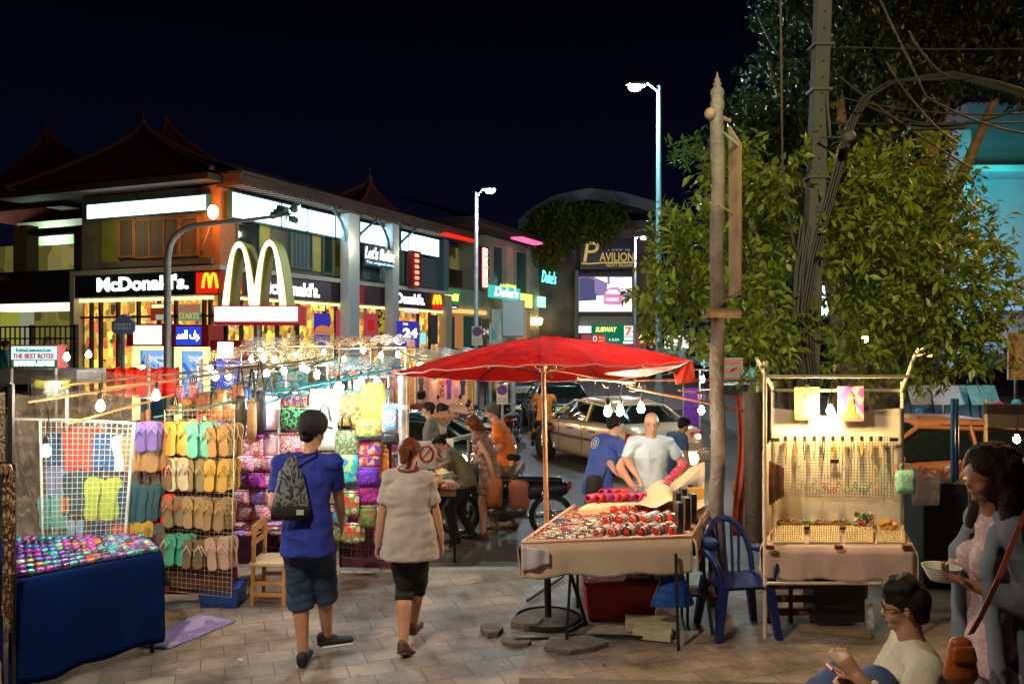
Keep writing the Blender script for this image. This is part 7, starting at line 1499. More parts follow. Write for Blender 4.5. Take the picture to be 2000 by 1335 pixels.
# wooden chair, blue crate, rug, red bundle
t = T('wooden_chair', 'small wooden chair with pale seat facing the pink pouches', 'chair', (P(520,0,7.75).x,7.75,0)); CW = M('chair_wood',(.40,.20,.06),.5,var=.3,scale=9)
x0, x1, y0, y1 = P(494,0,7.6).x, P(556,0,7.6).x, 7.58, 7.92
for (x,y,h_) in ((x0,y0,.72),(x0,y1,.72),(x1,y0,.36),(x1,y1,.36)): m = MB(); m.bar((x,y,0),(x+(.02 if h_>.5 else 0),y,h_),.03,.03); m.build('leg', CW, t)
m = MB(); m.box(((x0+x1)/2,(y0+y1)/2,.37),(x1-x0+.05,y1-y0+.05,.03)); m.build('seat', M('seat_pale',(.5,.36,.2),.5,var=.2), t, bevel=.005)
m = MB(); m.bar((x0,y0,.68),(x0,y1,.68),.02,.07); m.bar((x0,y0,.55),(x0,y1,.55),.02,.04); m.build('backrest', CW, t); m = MB()
for z in (.10,.20): m.bar((x0,y0,z),(x1,y0,z),.02,.03); m.bar((x0,y1,z),(x1,y1,z),.02,.03); m.bar((x1,y0,z),(x1,y1,z),.02,.03)
m.build('stretcher', CW, t)
t = T('blue_crate', 'small blue plastic crate on the ground right of the sandal rack', 'crate', (P(436,0,7.6).x,7.6,0)); g = G(436,1180); m = MB(); m.hexa([g+V(q) for q in ((-.17,-.1,0),(.15,-.1,0),(.15,.16,0),(-.17,.16,0))],[g+V(q) for q in ((-.19,-.12,.17),(.17,-.12,.17),(.17,.18,.17),(-.19,.18,.17))]); m.build('body', M('crate_blue',(.01,.06,.30),.4), t, bevel=.01); m = MB(); q = g+V((-.01,.03,.175)); m.tube([q+V(v_) for v_ in ((-.18,-.15,0),(.18,-.15,0),(.18,.15,0),(-.18,.15,0),(-.18,-.15,0))],.01,6); m.build('rim', MATS['crate_blue'], t)
m = MB(); a,b,c_,d = G(268,1262),G(330,1268),G(460,1214),G(390,1196); m.grid(lambda u,v: a.lerp(b,u).lerp(d.lerp(c_,u),v)+V((0,0,.012+.004*math.sin(u*20)*math.sin(v*13))),14,14); tag(m.build('ground_mat', pattern('mat_violet',[(.16,.13,.32),(.28,.24,.45),(.20,.16,.36)],9,'cell'), loc=(0,0,0), solid=.006), 'violet patterned mat lying on the pavement beside the blue cloth table', 'mat')
m = pillow(.75,.30,.3); o = m.build('red_bundle', M('bundle_red',(.30,.03,.02),.8,var=.4,bump=.5)); o.location = P(385,1128,7.8); tag(o, 'red cloth bundle stuffed behind the foot of the tall sandal rack', 'bundle')
m = MB(); m.box(P(350,1190,7.7),(.7,.35,.05)); 
# red banner, yellow cloth
m = MB(); m.grid(lambda u,v: P(lerp(208,350,u),lerp(775,718,v)+2*math.sin(u*30),9.6+.05*math.sin(u*40)),40,6); ban = m.build('red_banner', M('banner_red',(.60,.02,.012),.7,var=.3,trans=.3), loc=(0,0,0), solid=.004); tag(ban,'long red cloth banner strung behind the warm bulb','banner')
lamp(P(280,760,9.3), 14, (1,.4,.2), .1)
m = MB(); m.grid(lambda u,v: P(lerp(66,136,u)+2*math.sin(v*9),lerp(757,741,v)+3*math.sin(u*3),8.6),20,8); tag(m.build('yellow_cloth', E('yellow_lit_cloth',(.65,.75,.03),.9,False) and M('yellow_cloth_m',(.65,.70,.03),.7,trans=.4), loc=(0,0,0), solid=.004),'folded fluorescent yellow cloth on the stall roof at the left','cloth')
lamp(P(100,730,8.4), 5, (1,.95,.7), .1)

# ------------------------------------------------------------ distant stalls: lit plastic roofs, hung goods, bulbs
random.seed(44); clothc = ['pink','violet','red_patch','turq','white_red','navy','orange','purple','green_dark','stripe_pink','mustard','black']
stl = [(470,560,684,16,'white roofed stall straight under the glowing arch plinth'),(560,650,676,19,'plastic roofed stall with lilac shirts below the burger poster'),(650,722,680,17,'brown topped far stall below the pink cup poster'),(722,792,678,16,'brightly lit white stall in front of the two columns'),(385,470,712,12.5,'blue clothing stall beside the small vending kiosk'),(500,640,712,12,'clothing stall with blue cloths behind the bag stall rails'),(800,925,700,20,'long pale awning stall behind the umbrella, left side'),(640,760,735,11,'teal roofed stall just behind the hanging bags'),(1366,1402,722,17,'blue lit stall glimpsed between umbrella corner and wooden post')]
SHORT = ['stall under the arch sign','stall below the burger poster','stall below the pink cup poster','bright stall by the two columns','stall beside the small kiosk','stall behind the bag rails','long pale awning stall','teal roofed stall behind the bags','blue stall beside the wooden post']
for si,(x0,x1,yt,Y,lab) in enumerate(stl):
    t = T('market_stall', lab, 'market stall', (P((x0+x1)/2,0,Y).x,Y,ROAD), 'far stalls along the street'); d_ = 1.6
    a,b = P(x0,yt,Y), P(x1,yt,Y); m = MB()
    for q in (a,b,a+V((0,d_,-.05)),b+V((0,d_,-.05))): m.tube([(q.x,q.y,ROAD),q],.018,5)
    m.tube([a,b],.015,5); m.tube([a+V((0,d_,-.05)),b+V((0,d_,-.05))],.015,5); m.tube([a-V((0,0,.4)),b-V((0,0,.4))],.012,5); m.build('frame', WHITEP if si%2 else M('frame_steel',(.3,.3,.32),.4), t)
    m = MB(); m.grid(lambda u,v: a.lerp(b,u)+V((0,-.15+(d_+.3)*v,.06+.18*math.sin(v*PI)+.03*math.sin(u*17+si))),16,5); m.build('roof_sheet', film('film_white',(.6,.6,.6),.5) if si in(3,6) else (film('film_brown',(.5,.32,.22),.8) if si==2 else MATS['blue_film'] if si in (7,8) else MATS['clear_film']), t)
    if si == 6: 
        m = MB(); m.grid(lambda u,v: a.lerp(b,u)+V((0,-.2+.6*v,.10+.05*math.sin(u*30)-.25*(1-v))),20,2); m.build('awning_flap', M('awning_cream',(.6,.5,.32),.7,trans=.3), t)
    m = MB(); m.box(((a.x+b.x)/2,Y+d_,(a.z+ROAD)/2-.2),((b.x-a.x)*.98,.02,a.z-ROAD-.5)); m.build('back_cloth', pats[clothc[(si*5+3)%12]], t)
    n = max(4,int((x1-x0)/13))
    for k in range(n):
        w_ = (b.x-a.x)/n; q = V((a.x+(k+.5)*w_, Y-.05+random.uniform(-.1,.3), a.z-.42)); mm = MB(); h_ = random.uniform(.4,.62); ww = w_*.82
        mm.prism([q+V(p_) for p_ in ((-ww*.16,0,0),(-ww*.5,0,-.08),(-ww*.5,0,-.2),(-ww*.34,0,-.2),(-ww*.36,0,-h_),(ww*.36,0,-h_),(ww*.34,0,-.2),(ww*.5,0,-.2),(ww*.5,0,-.08),(ww*.16,0,0))],(0,.03,0))
        pn_ = clothc[(k*5+si*3)%12]; tag(mm.build('hanging_shirt', pats[pn_], loc=q), '%s garment, %s from the left in the %s' % (pn_.replace('_',' '), ORD[k], SHORT[si]), 'garment', 'garments hung in the far stalls')
    for k in range(max(2,int((x1-x0)/34))):
        xx = x0+(k+.5)*(x1-x0)/max(2,int((x1-x0)/34))+random.uniform(-6,6); kind = random.choice([(WARM,'w'),(COOL,'c'),(WW_,'x')])
        bulb(xx, yt+random.uniform(4,22), Y+random.uniform(-.2,.2), kind[0], 14, '%s bulb, %s from the left in the %s' % ({'w':'warm','c':'cold','x':'yellowish'}[kind[1]], ORD[k], SHORT[si]), .12, .045, 'far'+kind[1])
m = MB()
for k in range(26): x = random.uniform(380,780); wire(m, P(x,random.uniform(672,720),11+random.random()*5), P(x+random.uniform(40,160),random.uniform(672,720),11+random.random()*5), random.uniform(.05,.3), .010, 8)
tag(m.build('stall_ropes', MATS['cord_grey'], loc=(0,0,0)), 'web of pale ropes and wires strung over the far stall roofs', 'ropes')
for i,(x,y,Y) in enumerate(((130,698,12),(173,693,13),(420,735,9.5),(516,700,14),(600,722,13),(705,745,10),(280,722,12),(1288,700,16),(1330,740,15),(1350,725,13))):
    bulb(x,y,Y,COOL if i%3 else WW_,9,['cold bulb beside the banana rotee sign','cold bulb left of the grey kiosk mast','yellowish bulb over the purses','cold bulb near the arch pole','cold bulb in the middle of far roofs','cold bulb over the teal rails','yellowish bulb at the red banner','cold bulb under the lowest branches left of the post','cold bulb beside the umbrella flap','yellowish bulb just left of the wooden post'][i],.1,.04,'mid%d'%(i%3>0))
# ------------------------------------------------------------ red umbrella
apex = P(1057,657,7.3); rimp = [P(772,729,7.35),P(845,722,6.5),P(950,714,6.1),P(1057,711,6.0),P(1165,712,6.1),P(1262,712,6.5),P(1352,703,7.2),P(1262,733,8.1),P(1170,740,8.6),P(1057,743,8.75),P(930,742,8.6),P(845,737,8.1)]
U = T('market_umbrella', 'large tilted red market umbrella glowing over the bracelet table', 'umbrella', (P(1070,0,7.15).x,7.15,0))
N = len(rimp); SG = 8
def rim(a):
    i = int(a) % N; f_ = a-int(a); p0,p1,p2,p3 = rimp[(i-1)%N],rimp[i],rimp[(i+1)%N],rimp[(i+2)%N]
    return .5*((2*p1)+(p2-p0)*f_+(2*p0-5*p1+4*p2-p3)*f_*f_+(3*p1-p0-3*p2+p3)*f_**3)
def can(a, t):
    r_ = rim(a); p = apex.lerp(r_, t); k = abs(math.sin(a*PI)); p.z += .035*math.sin(PI*t) - .022*k*t*t + .006*math.sin(a*11+t*9)
    p = p + (apex-r_)*(.035*k*t*t); return p
m = MB(); nu = N*SG; nv = 10; vs = [can(i/SG, .02+.98*j/nv) for j in range(nv+1) for i in range(nu)]
m.add(vs, [(j*nu+i, j*nu+(i+1)%nu, (j+1)*nu+(i+1)%nu, (j+1)*nu+i) for j in range(nv) for i in range(nu)], True)
def canopy_mat():
    mt, nt, o = newmat('umbrella_red'); b = nd(nt,'BsdfPrincipled',Roughness=.75); b.inputs['Base Color'].default_value = (.40,.004,.004,1); t_ = nd(nt,'BsdfTranslucent'); t_.inputs[0].default_value = (.70,.006,.005,1)
    tc = nd(nt,'TexCoord'); n = nd(nt,'TexNoise',Scale=3.5,Detail=5.0,Distortion=1.0); nt.links.new(tc.outputs['Object'],n.inputs[0]); bp = nd(nt,'Bump',Strength=.8,Distance=.05); nt.links.new(n.outputs['Fac'],bp.inputs['Height']); nt.links.new(bp.outputs[0],b.inputs['Normal'])
    mx_ = nd(nt,'MixShader'); mx_.inputs[0].default_value = .55; nt.links.new(b.outputs[0],mx_.inputs[1]); nt.links.new(t_.outputs[0],mx_.inputs[2]); nt.links.new(mx_.outputs[0],o.inputs[0]); return mt
RED = canopy_mat(); cp = m.build('canopy', RED, U)
m = MB(); m.tube([can(i/4,1.0) for i in range(N*4)], .006, 5, closed=True); m.build('hem', M('hem_pale',(.7,.35,.28),.6), cp)
for k in range(N):
    m = MB(); m.tube([can(k,t_/6)-V((0,0,.018)) for t_ in range(1,7)], .008, 5); m.build('rib', M('rib_dark',(.12,.02,.015),.6), U)
hubp = P(1062,730,7.2)
for k in range(0,N,2): m = MB(); m.tube([hubp, can(k,.55)-V((0,0,.03))], .006, 5); m.build('strut', MATS['rib_dark'], U)
pb_ = G(1071,1214); m = MB(); m.tube([P(1069,1088,7.15), P(1061,722,7.2), apex], .021, 10); m.build('pole', M('umbrella_pole',(.42,.20,.11),.45,var=.4,scale=7), U)
m = MB(); m.tube([pb_, P(1068,1080,7.14)], .030, 10); m.build('sleeve', IRON, U)
m = MB(); m.bar(P(1066,724,7.12), P(1086,716,7.1), .03, .03); m.bar(P(1070,722,7.1), P(1078,738,7.1), .02, .02); m.lathe(P(1061,728,7.2),[(.03,0),(.035,.03),(.03,.06)],10); m.build('clamp', M('clamp_cream',(.65,.55,.35),.5), U)
m = MB(); m.lathe(pb_, [(.27,.0),(.27,.03),(.24,.045),(.05,.05)], 22); bs = m.build('base', M('base_concrete',(.07,.06,.05),.8,var=.5,bump=.8), U); m = MB(); m.lathe(pb_, [(.28,.005),(.285,.03),(.28,.05)],22,caps=False); m.build('base_ring', IRON, bs)
m = MB()
for a_,b__ in (((1355,705),(1345,745)),): m.grid(lambda u,v: P(lerp(1316,1352,u)+v*lerp(8,12,u)-4*v, lerp(728,703,u)+v*lerp(22,42,u), 7.15+.04*math.sin(u*6+v*3)), 8, 8)
m.build('torn_flap', M('flap_red',(.70,.035,.015),.7,trans=.3), U, solid=.003)
m = MB(); m.grid(lambda u,v: P(lerp(1180,1330,u), lerp(728,712,u)+v*lerp(3,14,math.sin(u*PI)), 7.0+.3*u+.1*v), 24, 4); m.build('patch', film('patch_film',(.9,.8,.8),.7), U)
t = T('lamp_rail', 'wooden and metal rods under the umbrella that carry the bulbs', 'rail', P(1240,745,7.3))
for i,(a_,ya,b__,yb,w_) in enumerate((((1128,738),7.0,(1240,746),7.25,.014),((1230,756),7.3,(1475,806),7.7,.013),((1240,742),7.3,(1500,742),8.3,.010),((1325,762),7.4,(1480,780),8.6,.010),((1080,722),7.1,(1240,752),7.3,.005))):
    m = MB(); m.tube([P(*a_,ya),P(*b__,yb)], w_, 6); m.build('rod', M('rod_orange',(.45,.18,.09),.5,var=.3) if i else WHITEP, t)
m = MB(); random.seed(2)
for k in range(12): a_ = P(random.uniform(1160,1260),random.uniform(742,752),7.25); wire(m, a_, a_+V((random.uniform(-.12,.12),.05,random.uniform(-.06,.02))), random.uniform(.01,.03), .0022, 6)
m.build('flex_tangle', M('flex_white',(.2,.19,.18),.5), t)
# ------------------------------------------------------------ bracelet table
z1 = .80; q0,q1,q2,q3 = G(1022,1062,z1), G(1344,1050,z1), G(1392,985,z1), G(1122,990,z1)
def JT(u, v, dz=0): p = q0.lerp(q1,u).lerp(q3.lerp(q2,u),v); return p+V((0,0,dz))
JT1 = (JT(.5,0)-JT(.5,1)); JX = (JT(1,.2)-JT(0,.2)).normalized(); JY = (JT(.5,1)-JT(.5,0)).normalized()
t = T('bracelet_table', 'board table on crossed iron legs under a beige cloth', 'table', (JT(.5,.5).x,JT(.5,.5).y,0))
m = MB(); m.prism([JT(0.005,0.01),JT(.995,.01),JT(.995,.99),JT(.005,.99)],(0,0,-.03)); m.build('tabletop', WOODP, t)
for (a_,b__,ya) in (((1098,1095),(1145,1218),6.75),((1117,1098),(1106,1258),6.66),((1320,1110),(1325,1270),6.6),((1360,1040),(1392,1240),7.2)):
    m = MB(); e_ = G(*b__); m.bar(P(a_[0],a_[1]-30,ya), e_, .022, .022); m.build('leg', IRON, t)
for (a_,b__) in (((1106,1246),(1318,1252)),((1030,1178),(1100,1130)),((1145,1218),(1106,1240)),((1005,1255),(1072,1252))):
    m = MB(); A_,B_ = G(*a_),G(*b__); m.bar(A_+V((0,0,.03)),B_+V((0,0,.03)),.022,.022); m.build('floor_rod', IRON, t)
BEIGE = M('beige_cloth', (.50,.40,.31), .85, var=.12, scale=4, bump=.3, bscale=200)
cloth([q3+V((-.02,0,0)),q0+V((-.02,-.02,0)),q1+V((.02,-.02,0)),q2], z1, [.72,.55,.53,.62], BEIGE, 'beige cloth with rosy hem over the bracelet table', fold=.014, nf=3, top=[q0+V((-.02,-.02,0)),q1+V((.02,-.02,0)),q2,q3+V((-.02,0,0))])
m = MB(); m.grid(lambda u,v: P(lerp(1020,1073,u), lerp(1066,1074,u)+v*lerp(52,26,u), 6.45+.02*math.sin(u*9)), 10, 8); tag(m.build('cloth_corner', M('white_lining',(.55,.52,.60),.8,trans=.2), loc=(0,0,0), solid=.003), 'pale bluish cloth corner hanging at the left end of the bracelet table', 'cloth')
m = MB(); m.tube([q3+V((0,0,.02)), q0+V((-.01,-.02,.02)), q1+V((.02,-.02,.02)), q2+V((.02,0,.05))], .014, 6); tag(m.build('table_edging', M('edging_rose',(.62,.34,.26),.7), loc=(0,0,0)), 'rosy rolled cloth edging round the bracelet table top', 'edging')
BCOL = [((.6,.6,.58),'silver'),((.02,.02,.02),'black'),((.5,.03,.02),'red'),((.45,.1,.03),'amber'),((.10,.06,.2),'violet'),((.45,.38,.3),'ivory')]
m = MB(); m.lathe((0,0,0),[(.0,-.142),(.020,-.142),(.022,-.138),(.022,.138),(.020,.142),(0,.142)],12,axis=V((0,1,0))); roll_me = m.mesh('velvet_roll', M('red_velvet',(.55,.02,.012),.9,var=.2,bump=.3))
bang = []
for c_,nm in BCOL:
    m = MB(); m.tube([(.034*math.cos(a),0,.034*math.sin(a)) for a in np.linspace(0,2*PI,15)[:-1]],.0055,5,closed=True); bang.append(m.mesh('bangle', M('bead_'+nm,c_,.25,metal=.6 if nm=='silver' else 0,var=.8,scale=160,coat=.5)))
random.seed(15)
th = math.atan2(-JY.x*1.0-JX.x*.35, JY.y+JX.y*.35)
def roll(u, v, lab, pal, L=1.0, n=13, dz=.034):
    r_ = T('bracelet_roll', lab, 'bracelet roll', JT(u,v,dz), 'bracelet rolls on the beige table', th); r_.scale = (1,L,1)
    o = bpy.data.objects.new('velvet_roll', roll_me); C.objects.link(o); o.parent = r_
    for k in range(n): o = bpy.data.objects.new('bangle', bang[random.choice(pal)]); C.objects.link(o); o.parent = r_; o.location = (0,-.15+.30*(k+.5)/n,.002); o.rotation_euler = (random.uniform(-.15,.15),0,random.uniform(-.15,.15))
for k in range(6): roll(.44+.092*k,.16,'red velvet roll of mixed bangles, %s from the left in the front row' % ORD[k],[0,0,1,5,4,2])
for k in range(7): roll(.40+.085*k,.50,'red velvet bangle roll, %s from the left in the second row' % ORD[k],[0,0,2,1,5],.9,11)
for k in range(7): roll(.36+.075*k,.78,'small bangle roll, %s from the left in the back row' % ORD[k],[3,2,0,5,2],.7,9)
m = MB()
tor = []
for c_,nm in BCOL+[((.05,.25,.5),'blue'),((.6,.4,.03),'yellow')]:
    m = MB(); pts_ = []
    for k in range(14): a = 2*PI*k/14; m.ball((.030*math.cos(a),.030*math.sin(a),.006),.0065,6,4)
    tor.append((m.mesh('bead_ring', M('ring_'+nm,c_,.25,var=.9,scale=120,coat=.5)),nm))
c = 0
for j in range(8):
    n = 7 if j < 5 else 5
    for i in range(n):
        v = .06+j*.115; u = .03+ i*.058 + (0 if j<5 else .04); 
        if u > .40: continue
        k = random.choice([0,2,3,5,1,0,4]) if j < 5 else random.choice([2,2,7,6,3])
        o = bpy.data.objects.new('bead_bracelet', tor[k][0]); C.objects.link(o); o.location = JT(u,v,.012)+V((random.uniform(-.01,.01),random.uniform(-.01,.01),.004*(i%2))); o.rotation_euler = (random.uniform(-.2,.3),random.uniform(-.2,.2),random.random()*3); o.scale=(1.25,1.25,1.5)
        tag(o, '%s bead bracelet lying flat, %s in the %s row from the table front' % (tor[k][1], ORD[i], ORD[j]), 'bracelet', 'bead bracelets laid flat on the left of the table')
for i,(u,v,c_) in enumerate([(.16,.86,2),(.22,.92,2),(.30,.95,7),(.36,.86,7),(.33,.92,6),(.26,.84,2)]):
    m = pillow(.09,.07,.05); o = m.build('charm_pouch', tor[c_][0].materials[0]); o.location = JT(u,v,.035); o.rotation_euler = (PI/2,0,i); tag(o, ['bright red','dark red','yellow','golden','blue','scarlet'][i]+' charm pouch heaped at the back left of the bracelet table', 'pouch', 'charm pouches at the back of the bracelet table')
for i,(px,py,h_) in enumerate([(1326,1034,58),(1340,1022,58),(1352,1012,56),(1322,1000,50),(1334,993,50),(1345,985,50),(1265,1000,28)]):
    Yb = 6.72+.09*(i%3)+(.25 if 2<i<6 else 0)+(.45 if i==6 else 0); Y_ = lerp(q1.y,q2.y,.1+.13*i); b_ = P(px,py,Y_); 
    m = MB(); hh = h_/F*Y_; m.box(V((b_.x,Y_,z1+.02+hh/2)),(.045,.10,hh),rot=.15); o = m.build('body', M('case_black',(.015,.014,.014),.35), T('display_case','tall narrow black jewellery box, %s of those at the right end of the bracelet table' % ORD[i] if i<6 else 'small black box standing among the back bangle rolls','box',(b_.x,Y_,z1+.02),'black boxes on the bracelet table'), bevel=.004)
    m = MB(); m.box(V((b_.x+.024,Y_,z1+.02+hh/2)),(.006,.09,hh*.96),rot=.15); m.build('lining', M('lining_silver',(.45,.42,.38),.5), o.parent)
# rear low table with pink bangles and cloth riser
z2 = .88; w0,w1,w2,w3 = G(1128,992,z2),G(1300,978,z2),P(1375,960,8.1),P(1180,965,8.3)
w2.z = z2; w3.z = z2
t = T('rear_table', 'narrow rear table wrapped in cream cloth', 'table', (w0.x+.5,7.9,0))
m = MB(); m.prism([w0,w1,w2,w3],(0,0,-.09)); m.build('wrapped_top', M('cream_cloth',(.58,.44,.28),.85,var=.1,bump=.5,bscale=14), t, bevel=.02)
for q in (w0,w1,w2,w3): m = MB(); m.tube([q-V((0,0,.09)),(q.x,q.y,0)],.014,6); m.build('leg', IRON, t)
m = MB(); m.grid(lambda u,v: P(lerp(1238,1376,u), lerp(985,lerp(978,903,u**.8),v)+6*math.sin(u*9+v*2), 7.55+.35*v)+V((0,.012*math.sin(u*19+v*6),.018*math.sin(u*13+v*4))), 24, 12); m.hexa([P(1290,985,7.6),P(1375,985,7.6),P(1375,985,8.0),P(1290,985,8.0)],[P(1330,935,7.85),P(1374,910,7.85),P(1374,912,8.0),P(1330,937,8.0)])
tag(m.build('cloth_riser', MATS['cream_cloth'], loc=(0,0,0)), 'draped cream cloth over a sloped riser at the right end of the rear table', 'display riser')
m = MB(); m.box(P(1352,962,7.62),(.22,.04,.10)); tag(m.build('yellow_box', M('box_yellow',(.65,.35,.05),.6), loc=P(1352,962,7.6), bevel=.008), 'yellow wooden box in front of the cream riser', 'box')
random.seed(8); PK = [M('bead_pink',(.60,.04,.14),.35,var=.7,scale=110,coat=.4),M('bead_scarlet',(.62,.03,.03),.35,var=.7,scale=110,coat=.4),M('bead_plum',(.35,.03,.2),.35,var=.7,scale=110,coat=.4)]
for k in range(14):
    u = .06+.085*(k%11)+ (.03 if k>10 else 0); p = w0.lerp(w1,u).lerp(w3.lerp(w2,u),.35 if k<11 else .75)+V((0,0,.04)); m = MB()
    for j in range(9): m.tube([V((.034*math.cos(a),-.07+.0165*j,.034*math.sin(a))) for a in np.linspace(0,2*PI,13)[:-1]],.0075,5,closed=True)
    o = m.build('bangle_stack', PK[k%3]); o.location = p; o.rotation_euler = (0,0,-.75+random.uniform(-.1,.1)); tag(o, '%s bangle stack, %s along the rear table' % (['pink','scarlet','plum'][k%3], ORD[k]), 'bangles', 'bangle stacks on the rear table')
m = MB()
for j in range(12): 
    c_ = P(1300+3.2*j,945-3.6*j,7.6); m.lathe(c_,[(.030,0),(.042,.008),(.030,.016)],12,axis=V((.5,.1,.85)),caps=False)
tag(m.build('bangle_tower', PK[0], loc=(0,0,0)), 'leaning tower of pink bangles on the cream riser', 'bangles')
# things under the bracelet table
Yt = 7.15; t = T('storage_tub', 'open dark red plastic tub under the bracelet table', 'tub', (P(1215,0,Yt).x,Yt,0)); CR = M('tub_red',(.30,.006,.006),.45,var=.2)
a0 = [V((P(x,0,Yt).x,Yt+dy,.0)) for x,dy in ((1150,0),(1278,0),(1278,.38),(1150,.38))]; a1_ = [V((P(x,0,Yt).x,Yt+dy,P(0,1138,Yt).z)) for x,dy in ((1142,-.02),(1288,-.02),(1288,.40),(1142,.40))]
m = MB(); m.hexa(a0,a1_); m.build('body', CR, t, bevel=.02); m = MB(); m.tube(a1_+[a1_[0]],.014,6); m.build('rim', CR, t)
for i,(px,py,w_,h_,pt_) in enumerate([(1185,1120,80,26,'cream'),(1250,1118,60,22,'violet'),(1275,1112,40,20,'navy')]):
    m = pillow(w_/F*Yt,h_/F*Yt,.2); o = m.build('plastic_parcel', [film('parcel_film',(.7,.68,.6),.9),pats['violet'],pats['navy']][i]); o.location = P(px,py,Yt+.15); tag(o, ['whitish plastic wrapped parcel on the red tub','blue and white packages on the red tub','dark parcel at the right of the red tub'][i],'parcel')
m = MB(); c_ = P(1315,1140,6.75); m.grid(lambda u,v: V((c_.x+math.cos(u*2*PI)*lerp(.05,.17,v)*(1+.12*math.sin(u*16*PI/2)), 6.78+math.sin(u*2*PI)*lerp(.03,.09,v), lerp(P(0,1100,6.75).z,P(0,1182,6.75).z,v))), 30, 8); o = m.build('carrier_bag', M('bag_blue',(.005,.07,.35),.4,trans=.25,bump=.8,bscale=12), loc=(0,0,0)); tag(o,'blue plastic carrier bag hanging from the right end of the bracelet table','bag')
for i,(px,py,Y_,w_,h_,d_,c_) in enumerate([(1270,1210,6.95,.40,.08,.2,(.30,.26,.16)),(1275,1246,6.75,.30,.07,.18,(.38,.36,.25))]):
    m = MB(); m.box((P(px,0,Y_).x,Y_,h_/2+.01),(w_,d_,h_),rot=-.1-.2*i); tag(m.build('flat_carton', M('carton_%d'%i,c_,.8,var=.2), loc=(P(px,0,Y_).x,Y_,0), bevel=.004), ['flat beige carton lying under the red tub','slanted pale box lid on the ground under the bracelet table'][i], 'box')
# ------------------------------------------------------------ blue plastic chair
plastic_chair('dark blue plastic garden chair between wooden post and jewellery stall', (P(1440,0,6.9).x,6.92,0), math.radians(8), M('chair_blue',(.004,.014,.12),.35,coat=.2,var=.1))
m = pillow(.3,.2,.1); o = m.build('blue_cloth_bundle', M('bundle_blue',(.04,.15,.4),.6,var=.6,scale=20)); o.location = P(1365,1062,7.1); o.rotation_euler=(1.2,0,.3); tag(o,'blue and white cloth bundle on a stool by the bracelet table','bundle')
t = T('stool', 'dark stool with shelf right of the bracelet table', 'stool', (P(1365,0,7.15).x,7.15,0))
m = MB(); m.box((t.location.x,7.15,.60),(.26,.26,.03)); m.build('seat', M('stool_dark',(.02,.05,.08),.5), t)
for sx_ in (-1,1):
    for sy_ in (-1,1): q = t.location+V((sx_*.12,sy_*.12,0)); m = MB(); m.bar((q.x,q.y,0),(q.x,q.y,.585),.02,.02); m.build('leg', IRON, t)
m = MB(); m.box((t.location.x,7.15,.26),(.28,.28,.02)); m.build('shelf', RUST, t)
# red cloth rail and dark bundle behind the post
m = MB(); m.grid(lambda u,v: P(lerp(1436,1456,u)+6*math.sin(v*5), lerp(770,1045,v), 8.2+.05*math.sin(u*7)), 6, 20); tag(m.build('red_sheet', M('sheet_orange',(.45,.09,.03),.7,trans=.2,var=.4), loc=(0,0,0), solid=.006),'orange red sheet hanging behind the wooden post','cloth')
m = MB(); m.grid(lambda u,v: P(1478+26*math.cos(u*2*PI)*(1-.1*v), lerp(765,1060,v), 7.6+.12*math.sin(u*2*PI)), 14, 16); tag(m.build('dark_drape', M('drape_black',(.035,.028,.02),.8,bump=.8,bscale=30), loc=(0,0,0)),'rolled dark green drape left of the white jewellery stall','cloth')
t = T('small_board_stall', 'stall frame with painted rings board behind the wooden post', 'market stall', (P(1440,0,10.5).x,10.5,ROAD)); m = MB()
for x in (1408,1480): m.tube([(P(x,0,10.5).x,10.5,ROAD),P(x,700,10.5)],.02,6)
m.tube([P(1408,750,10.5),P(1480,748,10.5)],.015,6); m.build('frame', WHITEP, t); m = MB(); m.box(P(1432,720,10.45),(.24,.02,.28)); m.build('print', pattern('print_ring',[(.3,.05,.04),(.02,.05,.12),(.3,.1,.08),(.05,.15,.15)],3,'ring'), t); m = MB(); m.box(P(1440,735,10.5),(.5,.02,.22)); m.build('panel', pattern('print_b',[(.02,.06,.12),(.1,.3,.4),(.02,.02,.05)],9,'noise'), t)
# ------------------------------------------------------------ white jewellery stall
zf = .74; j0,j1 = G(1492,1062,zf),G(1779,1066,zf); j2,j3 = P(1763,1040,7.25),P(1506,1036,7.25); j2.z=j3.z=zf+.02
t = T('jewellery_stall', 'white tube framed jewellery stall with cream backboard and wire grid', 'market stall', (P(1635,0,6.9).x,6.9,0))
TUBE = M('tube_cream',(.60,.52,.38),.45,var=.2,scale=8)
Yb_ = 7.25; Yf = 6.7
for (x,y0_,y1_,Y_) in ((1494,705,1240,6.75),(1510,745,1230,Yb_),(1762,745,1230,Yb_),(1776,1060,1240,Yf)): m = MB(); b_ = P(x,y0_,Y_); m.tube([(b_.x,Y_,0),b_],.016,8); m.build('upright', TUBE, t)
for a_,b__ in ((P(1494,735,6.75),P(1775,735,6.75)),(P(1510,762,Yb_),P(1762,762,Yb_)),(P(1478,700,6.6),P(1512,765,Yb_)),(P(1788,690,6.6),P(1760,765,Yb_)),(V((j0.x,Yf,.45)),V((j1.x,Yf,.45)))): m = MB(); m.tube([a_,b__],.014,8); m.build('rail', TUBE, t)
m = MB(); m.grid(lambda u,v: P(lerp(1507,1764,u), lerp(1046, 797+16*math.sin(u*PI)**2*(1 if u<.5 else .6),v), Yb_-.03+.015*math.sin(u*7+v*5)), 30, 20); m.build('backboard', M('board_cream',(.70,.63,.48),.8,var=.06,scale=3,bump=.3,bscale=5), t, solid=.01)
m = MB(); m.grid(lambda u,v: P(lerp(1490,1509,u), lerp(1050,lerp(880,855,u),v), lerp(6.8,Yb_,u)), 6, 12); m.build('side_cloth', M('side_rose',(.6,.45,.38),.8,trans=.3), t, solid=.005)
